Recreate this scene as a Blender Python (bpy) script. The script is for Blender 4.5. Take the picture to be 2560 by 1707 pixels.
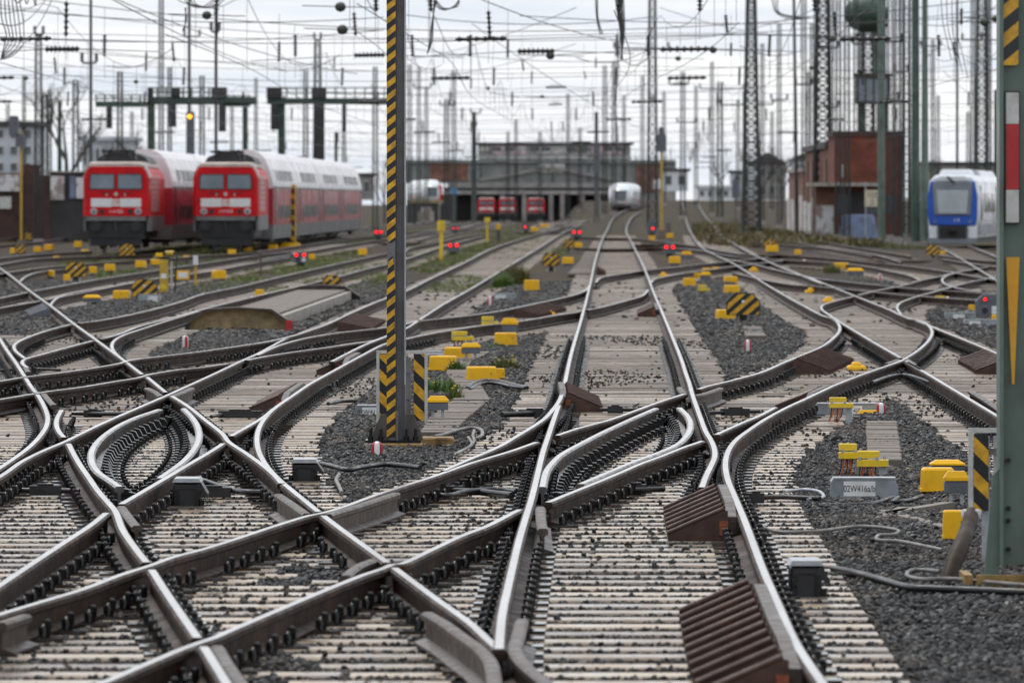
import bpy, math, random
import numpy as np
from mathutils import Vector, Matrix
random.seed(7); RNG = np.random.default_rng(7)
S = bpy.context.scene
for o in list(bpy.data.objects): bpy.data.objects.remove(o)
C = S.collection
R = math.radians

# ---------------------------------------------------------------- camera
F, CX, HY, H = 16000.0, 1280.0, 500.0, 2.19      # focal length (photo px), photo centre, horizon row, eye height above rail top
cam = bpy.data.cameras.new('camera'); camo = bpy.data.objects.new('camera', cam); C.objects.link(camo)
camo.location = (0, 0, H); camo.rotation_euler = (R(90), 0, 0)
cam.sensor_width = 36; cam.lens = F/2560*36; cam.shift_y = -(853.5-HY)/2560
cam.clip_start = 0.5; cam.clip_end = 6000
cam.dof.use_dof = True; cam.dof.focus_distance = 58; cam.dof.aperture_fstop = 5.8; cam.dof.aperture_blades = 9
S.camera = camo

# ---------------------------------------------------------------- sky, sun, exposure
SUN_EL, SUN_AZ = R(58), R(-25)                    # high behind the thin cloud, ahead of the camera and a little to the left
w = bpy.data.worlds.new('World'); S.world = w; w.use_nodes = True
nt = w.node_tree; N, L = nt.nodes, nt.links; N.clear()
out = N.new('ShaderNodeOutputWorld')
sky = N.new('ShaderNodeTexSky'); sky.sky_type = 'NISHITA'; sky.sun_disc = False
sky.sun_elevation = SUN_EL; sky.sun_rotation = SUN_AZ; sky.air_density = 1.2; sky.dust_density = 2.5
bg1 = N.new('ShaderNodeBackground'); bg1.inputs[1].default_value = 0.10
L.new(sky.outputs[0], bg1.inputs[0])
tc = N.new('ShaderNodeTexCoord'); mp = N.new('ShaderNodeMapping'); mp.inputs['Scale'].default_value = (9, 9, 120)
L.new(tc.outputs['Generated'], mp.inputs[0])
nz = N.new('ShaderNodeTexNoise'); nz.inputs['Scale'].default_value = 1.0; nz.inputs['Detail'].default_value = 5; nz.inputs['Roughness'].default_value = 0.55
L.new(mp.outputs[0], nz.inputs['Vector'])
cr = N.new('ShaderNodeValToRGB'); cr.color_ramp.elements[0].position = 0.36; cr.color_ramp.elements[1].position = 0.62
cr.color_ramp.elements[0].color = (0.70, 0.77, 0.87, 1); cr.color_ramp.elements[1].color = (0.97, 0.98, 1.0, 1)
L.new(nz.outputs[0], cr.inputs[0])
bg2 = N.new('ShaderNodeBackground'); bg2.inputs[1].default_value = 1.02
L.new(cr.outputs[0], bg2.inputs[0])
mx = N.new('ShaderNodeMixShader'); mx.inputs[0].default_value = 0.86
L.new(bg1.outputs[0], mx.inputs[1]); L.new(bg2.outputs[0], mx.inputs[2]); L.new(mx.outputs[0], out.inputs[0])
sl = bpy.data.lights.new('sun', 'SUN'); sl.energy = 1.5; sl.angle = R(16); sl.color = (1, 0.96, 0.9)
so = bpy.data.objects.new('sun', sl); C.objects.link(so)
so.rotation_euler = Vector((-math.sin(SUN_AZ)*math.cos(SUN_EL)*-1, math.cos(SUN_AZ)*math.cos(SUN_EL), math.sin(SUN_EL))).to_track_quat('Z', 'Y').to_euler()
so.location = (0, 0, 60)
S.view_settings.view_transform = 'Standard'; S.view_settings.look = 'None'; S.view_settings.exposure = 0.24; S.view_settings.gamma = 1
S.view_settings.use_curve_mapping = False
S.render.engine = 'CYCLES'; S.cycles.use_denoising = True; S.cycles.max_bounces = 6; S.cycles.diffuse_bounces = 3; S.cycles.glossy_bounces = 3

# ---------------------------------------------------------------- materials
MATS = {}
def mat(name, c1, c2=None, rough=0.5, metal=0.0, scale=8.0, bump=0.0, rvar=0.15, spec=0.5, lo=0.35, hi=0.65, c3=None, s3=1.5, stretch=None, emit=None):
    """Principled material whose colour wanders between c1 and c2 (fine noise) and c3 (broad stains)."""
    if name in MATS: return MATS[name]
    m = bpy.data.materials.new(name); m.use_nodes = True; t = m.node_tree; n, l = t.nodes, t.links
    b = n['Principled BSDF']; b.inputs['Metallic'].default_value = metal; b.inputs['Roughness'].default_value = rough
    b.inputs['Specular IOR Level'].default_value = spec
    if emit:
        b.inputs['Base Color'].default_value = (*c1, 1); b.inputs['Emission Color'].default_value = (*c1, 1); b.inputs['Emission Strength'].default_value = emit
        MATS[name] = m; return m
    c2 = c2 or tuple(x*0.75 for x in c1)
    co = n.new('ShaderNodeTexCoord'); g = n.new('ShaderNodeNewGeometry')
    vec = g.outputs['Position']
    if stretch:
        k = n.new('ShaderNodeMapping'); k.inputs['Scale'].default_value = stretch; l.new(vec, k.inputs[0]); vec = k.outputs[0]
    z = n.new('ShaderNodeTexNoise'); z.inputs['Scale'].default_value = scale; z.inputs['Detail'].default_value = 6; z.inputs['Roughness'].default_value = 0.62
    l.new(vec, z.inputs['Vector'])
    r = n.new('ShaderNodeValToRGB'); r.color_ramp.elements[0].position = lo; r.color_ramp.elements[1].position = hi
    r.color_ramp.elements[0].color = (*c2, 1); r.color_ramp.elements[1].color = (*c1, 1); l.new(z.outputs[0], r.inputs[0])
    col = r.outputs[0]
    if c3:
        z3 = n.new('ShaderNodeTexNoise'); z3.inputs['Scale'].default_value = s3; z3.inputs['Detail'].default_value = 5; l.new(vec, z3.inputs['Vector'])
        r3 = n.new('ShaderNodeValToRGB'); r3.color_ramp.elements[0].position = 0.50; r3.color_ramp.elements[1].position = 0.68
        l.new(z3.outputs[0], r3.inputs[0])
        mxx = n.new('ShaderNodeMix'); mxx.data_type = 'RGBA'; l.new(r3.outputs[0], mxx.inputs[0]); l.new(col, mxx.inputs[6]); mxx.inputs[7].default_value = (*c3, 1)
        col = mxx.outputs[2]
    l.new(col, b.inputs['Base Color'])
    if rvar:
        a = n.new('ShaderNodeMapRange'); a.inputs[1].default_value = 0.3; a.inputs[2].default_value = 0.7
        a.inputs[3].default_value = max(0.03, rough-rvar); a.inputs[4].default_value = min(1, rough+rvar)
        z2 = n.new('ShaderNodeTexNoise'); z2.inputs['Scale'].default_value = scale*0.6; z2.inputs['Detail'].default_value = 4; l.new(vec, z2.inputs['Vector'])
        l.new(z2.outputs[0], a.inputs[0]); l.new(a.outputs[0], b.inputs['Roughness'])
    if bump:
        bp = n.new('ShaderNodeBump'); bp.inputs['Strength'].default_value = bump; bp.inputs['Distance'].default_value = 0.02
        l.new(z.outputs[0], bp.inputs['Height']); l.new(bp.outputs[0], b.inputs['Normal'])
    MATS[name] = m; return m

def stripes_mat(name, ca, cb, vec, period, duty=0.5, rough=0.4, off=0.0):
    """Printed hazard stripes: bands across the object-space direction vec."""
    m = bpy.data.materials.new(name); m.use_nodes = True; t = m.node_tree; n, l = t.nodes, t.links; b = n['Principled BSDF']
    co = n.new('ShaderNodeTexCoord'); d = n.new('ShaderNodeVectorMath'); d.operation = 'DOT_PRODUCT'; d.inputs[1].default_value = vec
    l.new(co.outputs['Object'], d.inputs[0])
    a = n.new('ShaderNodeMath'); a.operation = 'MULTIPLY_ADD'; a.inputs[1].default_value = 1/period; a.inputs[2].default_value = off; l.new(d.outputs['Value'], a.inputs[0])
    fr = n.new('ShaderNodeMath'); fr.operation = 'FRACT'; l.new(a.outputs[0], fr.inputs[0])
    gt = n.new('ShaderNodeMath'); gt.operation = 'GREATER_THAN'; gt.inputs[1].default_value = duty; l.new(fr.outputs[0], gt.inputs[0])
    mxx = n.new('ShaderNodeMix'); mxx.data_type = 'RGBA'; l.new(gt.outputs[0], mxx.inputs[0]); mxx.inputs[6].default_value = (*ca, 1); mxx.inputs[7].default_value = (*cb, 1)
    z = n.new('ShaderNodeTexNoise'); z.inputs['Scale'].default_value = 14; z.inputs['Detail'].default_value = 5; l.new(co.outputs['Object'], z.inputs['Vector'])
    rr = n.new('ShaderNodeMapRange'); rr.inputs[1].default_value = 0.3; rr.inputs[2].default_value = 0.75; rr.inputs[3].default_value = 0.50; rr.inputs[4].default_value = 1.1
    l.new(z.outputs[0], rr.inputs[0])
    mm = n.new('ShaderNodeMix'); mm.data_type = 'RGBA'; mm.blend_type = 'MULTIPLY'; mm.inputs[0].default_value = 1
    l.new(mxx.outputs[2], mm.inputs[6]); l.new(rr.outputs[0], mm.inputs[7]); l.new(mm.outputs[2], b.inputs['Base Color'])
    z4 = n.new('ShaderNodeTexNoise'); z4.inputs['Scale'].default_value = 22; z4.inputs['Detail'].default_value = 8; z4.inputs['Roughness'].default_value = 0.75; l.new(co.outputs['Object'], z4.inputs['Vector'])
    r4 = n.new('ShaderNodeValToRGB'); r4.color_ramp.elements[0].position = 0.62; r4.color_ramp.elements[1].position = 0.70; l.new(z4.outputs[0], r4.inputs[0])
    m4 = n.new('ShaderNodeMix'); m4.data_type = 'RGBA'; l.new(r4.outputs[0], m4.inputs[0]); l.new(mm.outputs[2], m4.inputs[6]); m4.inputs[7].default_value = (0.12, 0.085, 0.05, 1); l.new(m4.outputs[2], b.inputs['Base Color'])
    b.inputs['Roughness'].default_value = rough
    return m

YEL, BLK = (0.80, 0.42, 0.012), (0.012, 0.012, 0.014)
M = dict(
 railtop=mat('rail_running_band', (0.66, 0.64, 0.62), (0.52, 0.49, 0.47), 0.24, 0.9, 4, rvar=0.06, stretch=(1, .15, 1)),
 rail=mat('rail_rust', (0.04488, 0.02176, 0.01156), (0.017, 0.0085, 0.00476), 0.6, 0.0, 9, 0.25, spec=0.22, c3=(0.066, 0.037, 0.021), s3=1.2),
 blade=mat('rail_blade_greasy', (0.18, 0.1725, 0.165), (0.075, 0.06375, 0.05625), 0.34, 0.5, 6, 0.15, c3=(0.16, 0.09, 0.06)),
 guard=mat('guard_rail_rust', (0.0775, 0.0527, 0.0372), (0.0341, 0.0217, 0.01488), 0.45, 0.0, 14, 0.35, c3=(0.06, 0.034, 0.022)),
 sleeper=mat('sleeper_concrete', (0.484, 0.3784, 0.2772), (0.3432, 0.264, 0.1892), 0.27, 0.0, 7, 0.15, rvar=0.21, spec=0.4, c3=(0.23, 0.185, 0.15), s3=0.9),
 sleeper2=mat('sleeper_concrete_worn', (0.374, 0.2932, 0.2167), (0.2465, 0.187, 0.1403), 0.27, 0.0, 9, 0.15, rvar=0.21, spec=0.4, c3=(0.18, 0.145, 0.118), s3=1.1),
 sleeper3=mat('sleeper_concrete_pale', (0.558, 0.45, 0.3285), (0.423, 0.3285, 0.234), 0.27, 0.0, 6, 0.15, rvar=0.21, spec=0.4, c3=(0.42, 0.35, 0.28), s3=0.8),
 sleeper4=mat('sleeper_old_brown', (0.2516, 0.1961, 0.148), (0.148, 0.1147, 0.0851), 0.40, 0.0, 5, 0.2, rvar=0.15, spec=0.2, c3=(0.11, 0.085, 0.065), s3=0.7),
 iron=mat('fastening_black_iron', (0.014, 0.0126, 0.0119), (0.0063, 0.0056, 0.0056), 0.30, 0.35, 25, 0.2, rvar=0.18),
 plate=mat('wet_base_plate', (0.13, 0.125, 0.12), (0.05, 0.047, 0.045), 0.12, 0.45, 12, 0.05, rvar=0.09, spec=0.8, c3=(0.09, 0.06, 0.045)),
 stone=mat('ballast_stone', (0.0396, 0.03894, 0.03894), (0.0132, 0.0132, 0.0132), 0.55, 0.0, 5, 0.0, rvar=0.12, spec=0.3, c3=(0.062, 0.049, 0.037), s3=1.1),
 ballast=mat('ballast_bed', (0.085, 0.083, 0.082), (0.030, 0.029, 0.028), 0.7, 0.0, 11, 0.9, c3=(0.12, 0.10, 0.085), s3=0.12),
 rust=mat('ramp_rust', (0.08925, 0.03995, 0.02635), (0.0408, 0.01785, 0.01275), 0.42, 0.1, 9, 0.2, c3=(0.04, 0.018, 0.013), s3=1.8),
 rustred=mat('rust_orange', (0.34, 0.09, 0.03), (0.20, 0.05, 0.02), 0.6, 0.0, 30, 0.3),
 yellow=mat('yellow_plastic', (0.90, 0.49, 0.008), (0.85, 0.45, 0.008), 0.38, 0.0, 3, 0.0, spec=0.3, c3=(0.74, 0.385, 0.010), s3=6),
 yellow2=mat('yellow_lacquer', (0.84, 0.58, 0.02), (0.74, 0.50, 0.02), 0.4, 0.0, 6, 0.05, c3=(0.60, 0.40, 0.03), s3=4),
 yellowdirty=mat('yellow_weathered', (0.62, 0.40, 0.03), (0.42, 0.26, 0.03), 0.5, 0.0, 9, 0.1),
 greybox=mat('grey_box_enamel', (0.33, 0.37, 0.40), (0.27, 0.30, 0.33), 0.42, 0.1, 5, 0.03, c3=(0.20, 0.22, 0.22), s3=4),
 galv=mat('galvanised', (0.46, 0.48, 0.50), (0.33, 0.35, 0.37), 0.42, 0.5, 14, 0.05),
 slate=mat('dark_grey_plastic', (0.13, 0.14, 0.16), (0.09, 0.10, 0.115), 0.4, 0.0, 6, 0.03),
 black=mat('black_rubber', (0.022, 0.022, 0.023), (0.010, 0.010, 0.011), 0.38, 0.0, 10, 0.1),
 white=mat('white_paint', (0.80, 0.80, 0.79), (0.66, 0.66, 0.64), 0.4, 0.0, 8, 0.03),
 offwhite=mat('grubby_white', (0.60, 0.59, 0.56), (0.42, 0.41, 0.38), 0.5, 0.0, 8, 0.05),
 red=mat('red_paint', (0.50, 0.012, 0.018), (0.38, 0.010, 0.014), 0.4, 0.0, 8, 0.02),
 orangecable=mat('orange_cable', (0.62, 0.16, 0.03), (0.40, 0.09, 0.02), 0.5, 0.0, 14),
 whitecable=mat('bleached_cable', (0.252, 0.234, 0.216), (0.12, 0.108, 0.102), 0.5, 0.0, 6, 0.1),
 steelgrey=mat('mast_grey_lacquer', (0.20, 0.195, 0.205), (0.165, 0.16, 0.17), 0.45, 0.2, 4, 0.04, c3=(0.13, 0.11, 0.10), s3=2.5),
 mastbrown=mat('mast_foot_brown', (0.10, 0.085, 0.075), (0.06, 0.05, 0.045), 0.42, 0.2, 6, 0.08),
 green=mat('mast_green', (0.135, 0.185, 0.150), (0.10, 0.14, 0.115), 0.5, 0.05, 3, 0.05, c3=(0.085, 0.105, 0.085), s3=2),
 greendark=mat('gantry_green', (0.060, 0.105, 0.078), (0.038, 0.064, 0.050), 0.55, 0.05, 2, 0.05),
 lattice=mat('lattice_green_grey', (0.075, 0.092, 0.080), (0.045, 0.052, 0.046), 0.6, 0.1, 1.5, 0.0),
 latticedark=mat('lattice_dark', (0.045, 0.050, 0.046), (0.026, 0.028, 0.026), 0.6, 0.1, 1.5, 0.0),
 wire=mat('overhead_wire', (0.060, 0.062, 0.064), (0.035, 0.036, 0.037), 0.5, 0.4, 1),
 insul=mat('insulator_glaze', (0.030, 0.028, 0.027), (0.018, 0.017, 0.017), 0.25, 0.0, 5),
 ball=mat('weathered_green_ball', (0.055, 0.075, 0.050), (0.035, 0.042, 0.032), 0.6, 0.0, 4),
 wood=mat('weathered_board', (0.22, 0.185, 0.15), (0.13, 0.11, 0.09), 0.6, 0.0, 6, 0.3, stretch=(1, 8, 1)),
 paving=mat('paving_slab', (0.20, 0.160, 0.130), (0.115, 0.092, 0.075), 0.6, 0.0, 12, 0.25, spec=0.2, c3=(0.13, 0.115, 0.10), s3=3),
 concrete=mat('stained_concrete', (0.42, 0.39, 0.35), (0.28, 0.255, 0.225), 0.7, 0.0, 6, 0.25, c3=(0.20, 0.16, 0.11), s3=2),
 tanconc=mat('ochre_concrete', (0.42, 0.31, 0.165), (0.22, 0.155, 0.08), 0.8, 0.0, 7, 0.5, c3=(0.14, 0.105, 0.065), s3=1.6),
 duct=mat('dark_brown_duct', (0.048, 0.032, 0.021), (0.024, 0.016, 0.011), 0.6, 0.0, 8, 0.1, spec=0.15),
 ochre=mat('ochre_foundation', (0.38, 0.23, 0.07), (0.20, 0.115, 0.035), 0.7, 0.0, 9, 0.35, c3=(0.10, 0.06, 0.025), s3=6),
 brick=None,
)
M['stripe'] = None

# ---------------------------------------------------------------- mesh helpers
def link(o, parent=None):
    C.objects.link(o)
    if parent is not None: o.parent = parent
    return o
def tag(o, label=None, cat=None, group=None, kind=None):
    if label: o['label'] = label
    if cat: o['category'] = cat
    if group: o['group'] = group
    if kind: o['kind'] = kind
    return o
def empty(name, loc=(0, 0, 0), rz=0.0, label=None, cat=None, group=None, kind=None):
    o = bpy.data.objects.new(name, None); o.empty_display_size = 0.2; C.objects.link(o)
    o.location = loc; o.rotation_euler = (0, 0, rz); return tag(o, label, cat, group, kind)
class MB:
    """Collects boxes, prisms, tubes and lathes, then becomes ONE mesh object."""
    def __init__(s): s.v = []; s.f = []; s.m = []; s.mats = []; s.smooth = []
    def mi(s, m):
        if m not in s.mats: s.mats.append(m)
        return s.mats.index(m)
    def add(s, vs, fs, m, smooth=False):
        b = len(s.v); k = s.mi(m); s.v += [tuple(p) for p in vs]
        for q in fs: s.f.append(tuple(b+i for i in q)); s.m.append(k); s.smooth.append(smooth)
        return s
    def box(s, c, d, m, rz=0.0, taper=1.0, mtx=None, tapery=None):
        hx, hy, hz = d[0]/2, d[1]/2, d[2]/2; ty = taper if tapery is None else tapery
        P = [(-hx, -hy, -hz), (hx, -hy, -hz), (hx, hy, -hz), (-hx, hy, -hz), (-hx*taper, -hy*ty, hz), (hx*taper, -hy*ty, hz), (hx*taper, hy*ty, hz), (-hx*taper, hy*ty, hz)]
        A = mtx or Matrix.Rotation(rz, 4, 'Z'); P = [A @ Vector(p) + Vector(c) for p in P]
        return s.add(P, [(0, 3, 2, 1), (4, 5, 6, 7), (0, 1, 5, 4), (1, 2, 6, 5), (2, 3, 7, 6), (3, 0, 4, 7)], m)
    def rbox(s, c, d, m, r=0.02, taper=1.0, rz=0.0):
        """box with chamfered vertical edges and a chamfered top rim"""
        hx, hy, hz = d[0]/2, d[1]/2, d[2]/2; A = Matrix.Rotation(rz, 4, 'Z')
        def ring(hx, hy, r, z): return [(-hx+r, -hy, z), (hx-r, -hy, z), (hx, -hy+r, z), (hx, hy-r, z), (hx-r, hy, z), (-hx+r, hy, z), (-hx, hy-r, z), (-hx, -hy+r, z)]
        t = taper; P = ring(hx, hy, r, -hz)+ring(hx*(1-(1-t)*0.9), hy*(1-(1-t)*0.9), r, hz-r)+ring(hx*t-r*0.8, hy*t-r*0.8, r*0.6, hz)
        P = [A @ Vector(p) + Vector(c) for p in P]; fs = [tuple(range(7, -1, -1)), tuple(range(16, 24))]
        for k in (0, 8): fs += [(k+i, k+(i+1) % 8, k+8+(i+1) % 8, k+8+i) for i in range(8)]
        return s.add(P, fs, m)
    def prism(s, poly, a, b, m, axis='Y', mtx=None, c=(0, 0, 0)):
        """poly in (u,w), extruded from a to b along axis"""
        n = len(poly); P = []
        for t in (a, b):
            for u, w_ in poly: P.append({'Y': (u, t, w_), 'X': (t, u, w_), 'Z': (u, w_, t)}[axis])
        if mtx: P = [mtx @ Vector(p) for p in P]
        P = [Vector(p)+Vector(c) for p in P]
        fs = [tuple(range(n)), tuple(range(2*n-1, n-1, -1))]+[(i, n+i, n+(i+1) % n, (i+1) % n) for i in range(n)]
        return s.add(P, fs, m)
    def tube(s, pts, r, m, n=8, cap=True):
        pts = [Vector(p) for p in pts]; P = []; k = len(pts)
        rr = r if hasattr(r, '__len__') else [r]*k
        for i, p in enumerate(pts):
            d = (pts[min(i+1, k-1)]-pts[max(i-1, 0)]).normalized()
            u = d.cross(Vector((0, 0, 1)) if abs(d.z) < 0.9 else Vector((1, 0, 0))).normalized(); v_ = d.cross(u)
            P += [p+(u*math.cos(2*math.pi*j/n)+v_*math.sin(2*math.pi*j/n))*rr[i] for j in range(n)]
        fs = [(i*n+j, i*n+(j+1) % n, (i+1)*n+(j+1) % n, (i+1)*n+j) for i in range(k-1) for j in range(n)]
        s.add(P, fs, m, True)
        if cap: s.add([P[j] for j in range(n)], [tuple(range(n-1, -1, -1))], m); s.add(P[-n:], [tuple(range(n))], m)
        return s
    def lathe(s, prof, m, c=(0, 0, 0), n=16, smooth=True, mtx=None):
        P = []
        for r_, z in prof: P += [Vector((r_*math.cos(2*math.pi*j/n), r_*math.sin(2*math.pi*j/n), z)) for j in range(n)]
        if mtx: P = [mtx @ p for p in P]
        P = [p+Vector(c) for p in P]; k = len(prof)
        s.add(P, [(i*n+j, i*n+(j+1) % n, (i+1)*n+(j+1) % n, (i+1)*n+j) for i in range(k-1) for j in range(n)], m, smooth)
        s.add(P[-n:], [tuple(range(n))], m); return s.add(P[:n], [tuple(range(n-1, -1, -1))], m)
    def bar(s, a, b, wd, m, h=None):
        """square bar from a to b"""
        a, b = Vector(a), Vector(b); d = (b-a); ln = d.length
        q = d.to_track_quat('Z', 'Y').to_matrix().to_4x4()
        return s.box((a+b)/2, (wd, h or wd, ln), m, mtx=q)
    def mesh(s, name='mesh'):
        me = bpy.data.meshes.new(name); me.from_pydata(s.v, [], s.f)
        for mm in s.mats: me.materials.append(mm)
        me.polygons.foreach_set('material_index', s.m); me.polygons.foreach_set('use_smooth', s.smooth); me.update(); return me
    def build(s, name, parent=None, loc=None, rz=0.0, bevel=0.0):
        o = bpy.data.objects.new(name, s.mesh(name)); link(o, parent)
        if loc is not None: o.location = loc
        o.rotation_euler = (0, 0, rz)
        if bevel:
            b = o.modifiers.new('bevel', 'BEVEL'); b.width = bevel; b.segments = 2; b.limit_method = 'ANGLE'; b.angle_limit = R(35)
        return o
def copy_tree(o, parent=None):
    c = o.copy(); C.objects.link(c); c.parent = parent
    for ch in list(o.children): copy_tree(ch, c)
    return c

# ---------------------------------------------------------------- photo pixel -> place on the ground
def ramp(Y):                       # the main line climbs gently beyond half a kilometre
    return 0.0 if Y < 480 else 0.0052*(Y-480)**2/130 if Y < 545 else 0.0052*(32.5+(Y-545))
def G(x, y, z=0.0, climb=False):
    Y = F*(H-z)/max(y-HY, 0.5)
    if climb and Y > 480:
        lo, hi = 480.0, 1100.0
        for _ in range(40):
            mid = (lo+hi)/2
            if HY+F*(H-z-ramp(mid))/mid > y: lo = mid
            else: hi = mid
        Y = (lo+hi)/2; return Vector(((x-CX)*Y/F, Y, z+ramp(Y)))
    return Vector(((x-CX)*Y/F, Y, z))
def PT(x, y, Y): return Vector(((x-CX)*Y/F, Y, H-(y-HY)*Y/F))      # a pixel at a known distance
GZ = -0.23                          # level of the ballast
TILE = dict(A1=(0, 900), A2=(500, 900), A3=(1000, 900), A4=(1400, 900), A5=(1960, 900), B1=(0, 560), B2=(500, 560), B3=(1000, 560), B4=(1500, 560), B5=(1960, 560), C1=(0, 1307), C2=(500, 1307), C3=(1000, 1307))
def px(t, x, y):
    if t == 'T9': return (1660+x/2.5833, 1100+y/2.5833)
    if t == 'T6': return (1660+x/2.6133, 560+y/2.6133)
    if t == 'S': return (x, y)
    return (TILE[t][0]+x/3.92, TILE[t][1]+y/3.92)
# ================================================================ ground
def smooth(a, b, x):
    t = np.clip((x-a)/(b-a), 0, 1); return t*t*(3-2*t)
def ramp_np(Y): return np.where(Y < 480, 0, np.where(Y < 545, 0.0052*(Y-480)**2/130, 0.0052*(32.5+(Y-545))))
def ground_z(X, Y):
    c = 5.2+np.clip((Y-480)/300, 0, 1)*5.5
    up = smooth(c-3, c+1.5, X)
    return GZ-0.05+np.minimum(ramp_np(Y), 2.3)*up-1.1*smooth(620, 960, Y)*(1-up)
ys = np.concatenate([np.arange(14, 480, 12.0), np.arange(480, 1000, 10.0), np.array([1050, 1150, 1300, 1600, 2000, 2600, 3400, 4600])])
xs = np.concatenate([np.array([-1600, -900, -500, -260, -150, -90]), np.arange(-60, 61, 1.5), np.array([90, 150, 260, 500, 900, 1600])])
XX, YY = np.meshgrid(xs, ys); ZZ = ground_z(XX, YY)
nx, ny = len(xs), len(ys)
me = bpy.data.meshes.new('ground'); idx = np.arange(nx*ny).reshape(ny, nx)
q = np.stack([idx[:-1, :-1], idx[:-1, 1:], idx[1:, 1:], idx[1:, :-1]], -1).reshape(-1, 4)
me.from_pydata(np.stack([XX, YY, ZZ], -1).reshape(-1, 3).tolist(), [], q.tolist())
gm = bpy.data.materials.new('yard_ground'); gm.use_nodes = True; t = gm.node_tree; n, l = t.nodes, t.links; b = n['Principled BSDF']; b.inputs['Roughness'].default_value = 0.85; b.inputs['Specular IOR Level'].default_value = 0.08
geo = n.new('ShaderNodeNewGeometry')
def noise(scale, det=6, st=None):
    z = n.new('ShaderNodeTexNoise'); z.inputs['Scale'].default_value = scale; z.inputs['Detail'].default_value = det; z.inputs['Roughness'].default_value = 0.65
    if st:
        k = n.new('ShaderNodeMapping'); k.inputs['Scale'].default_value = st; l.new(geo.outputs['Position'], k.inputs[0]); l.new(k.outputs[0], z.inputs['Vector'])
    else: l.new(geo.outputs['Position'], z.inputs['Vector'])
    return z
def rampn(src, p0, c0, p1, c1):
    r = n.new('ShaderNodeValToRGB'); r.color_ramp.elements[0].position = p0; r.color_ramp.elements[1].position = p1
    r.color_ramp.elements[0].color = (*c0, 1); r.color_ramp.elements[1].color = (*c1, 1); l.new(src, r.inputs[0]); return r.outputs[0]
def mix(fac, a, c):
    x = n.new('ShaderNodeMix'); x.data_type = 'RGBA'; l.new(fac, x.inputs[0])
    for k, v in ((6, a), (7, c)):
        if isinstance(v, tuple): x.inputs[k].default_value = (*v, 1)
        else: l.new(v, x.inputs[k])
    return x.outputs[2]
stones = rampn(noise(16).outputs[0], 0.36, (0.013, 0.013, 0.013), 0.64, (0.078, 0.075, 0.073))
brown = rampn(noise(3).outputs[0], 0.35, (0.030, 0.021, 0.015), 0.65, (0.10, 0.073, 0.05))
col = mix(rampn(noise(0.35, st=(1, .22, 1)).outputs[0], 0.40, (0, 0, 0), 0.56, (0.9, 0.9, 0.9)), stones, brown)
sepy = n.new('ShaderNodeSeparateXYZ'); l.new(geo.outputs['Position'], sepy.inputs[0])
far = n.new('ShaderNodeMapRange'); far.inputs[1].default_value = 120; far.inputs[2].default_value = 230; l.new(sepy.outputs[1], far.inputs[0])
gfac = n.new('ShaderNodeMath'); gfac.operation = 'MULTIPLY'; l.new(far.outputs[0], gfac.inputs[0])
l.new(rampn(noise(0.30, st=(1.2, .14, 1)).outputs[0], 0.50, (0, 0, 0), 0.62, (0.8, 0.8, 0.8)), gfac.inputs[1])
grassc = rampn(noise(2.2).outputs[0], 0.40, (0.070, 0.048, 0.022), 0.68, (0.085, 0.092, 0.026))
col = mix(gfac.outputs[0], col, grassc)
l.new(col, b.inputs['Base Color'])
bp = n.new('ShaderNodeBump'); bp.inputs['Strength'].default_value = 0.9; bp.inputs['Distance'].default_value = 0.03; l.new(noise(18, 3).outputs[0], bp.inputs['Height']); l.new(bp.outputs[0], b.inputs['Normal'])
me.materials.append(gm); go = bpy.data.objects.new('ground', me); link(go); tag(go, kind='structure')

# ================================================================ rails, traced on the photograph and laid on the rail plane
def T(t, *p): return [px(t, *q) for q in p]
RAIL = {}
RAIL['m_left_far'] = [(1615.7, 511), (1581, 518.6), (1550.6, 532), (1527.6, 551)]+T('B3', (2040, 40), (1995, 120), (1950, 240), (1910, 370), (1870, 560), (1830, 730), (1780, 920), (1720, 1120), (1670, 1300))+T('A3', (1635, 130), (1600, 290), (1560, 400), (1500, 480), (1430, 560), (1300, 650), (1150, 740), (1000, 830), (850, 900), (650, 982), (430, 1080))
RAIL['m_left'] = T('A3', (1556, 440), (1500, 600), (1450, 750), (1400, 900), (1340, 1150), (1290, 1350), (1230, 1545))+T('C3', (1170, 150), (1110, 400), (1060, 620), (1000, 900), (970, 1225))
RAIL['m_right_far'] = [(1619.5, 524), (1600, 530), (1579, 543), (1568, 562)]+T('B4', (255, 70), (300, 160), (350, 260), (420, 400), (470, 520), (530, 680), (600, 840), (700, 1080), (800, 1330))+T('A4', (1230, 120), (1270, 230), (1290, 310), (1330, 430), (1380, 570), (1430, 700), (1475, 770), (1510, 850), (1520, 930), (1490, 1010), (1440, 1110), (1390, 1240))
RAIL['m_right'] = T('B5', (1200, 922), (1330, 942), (1420, 990), (1455, 1050), (1430, 1120), (1330, 1220), (1210, 1300), (1160, 1330))+T('A5', (1000, 55), (800, 125), (500, 240), (200, 380))+T('A4', (2200, 470), (2000, 580), (1850, 680), (1720, 780), (1650, 880), (1620, 1000), (1640, 1150), (1720, 1350), (1800, 1540))+T('T9', (640, 830), (740, 1060), (850, 1300), (1010, 1540), (1070, 1620))
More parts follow.
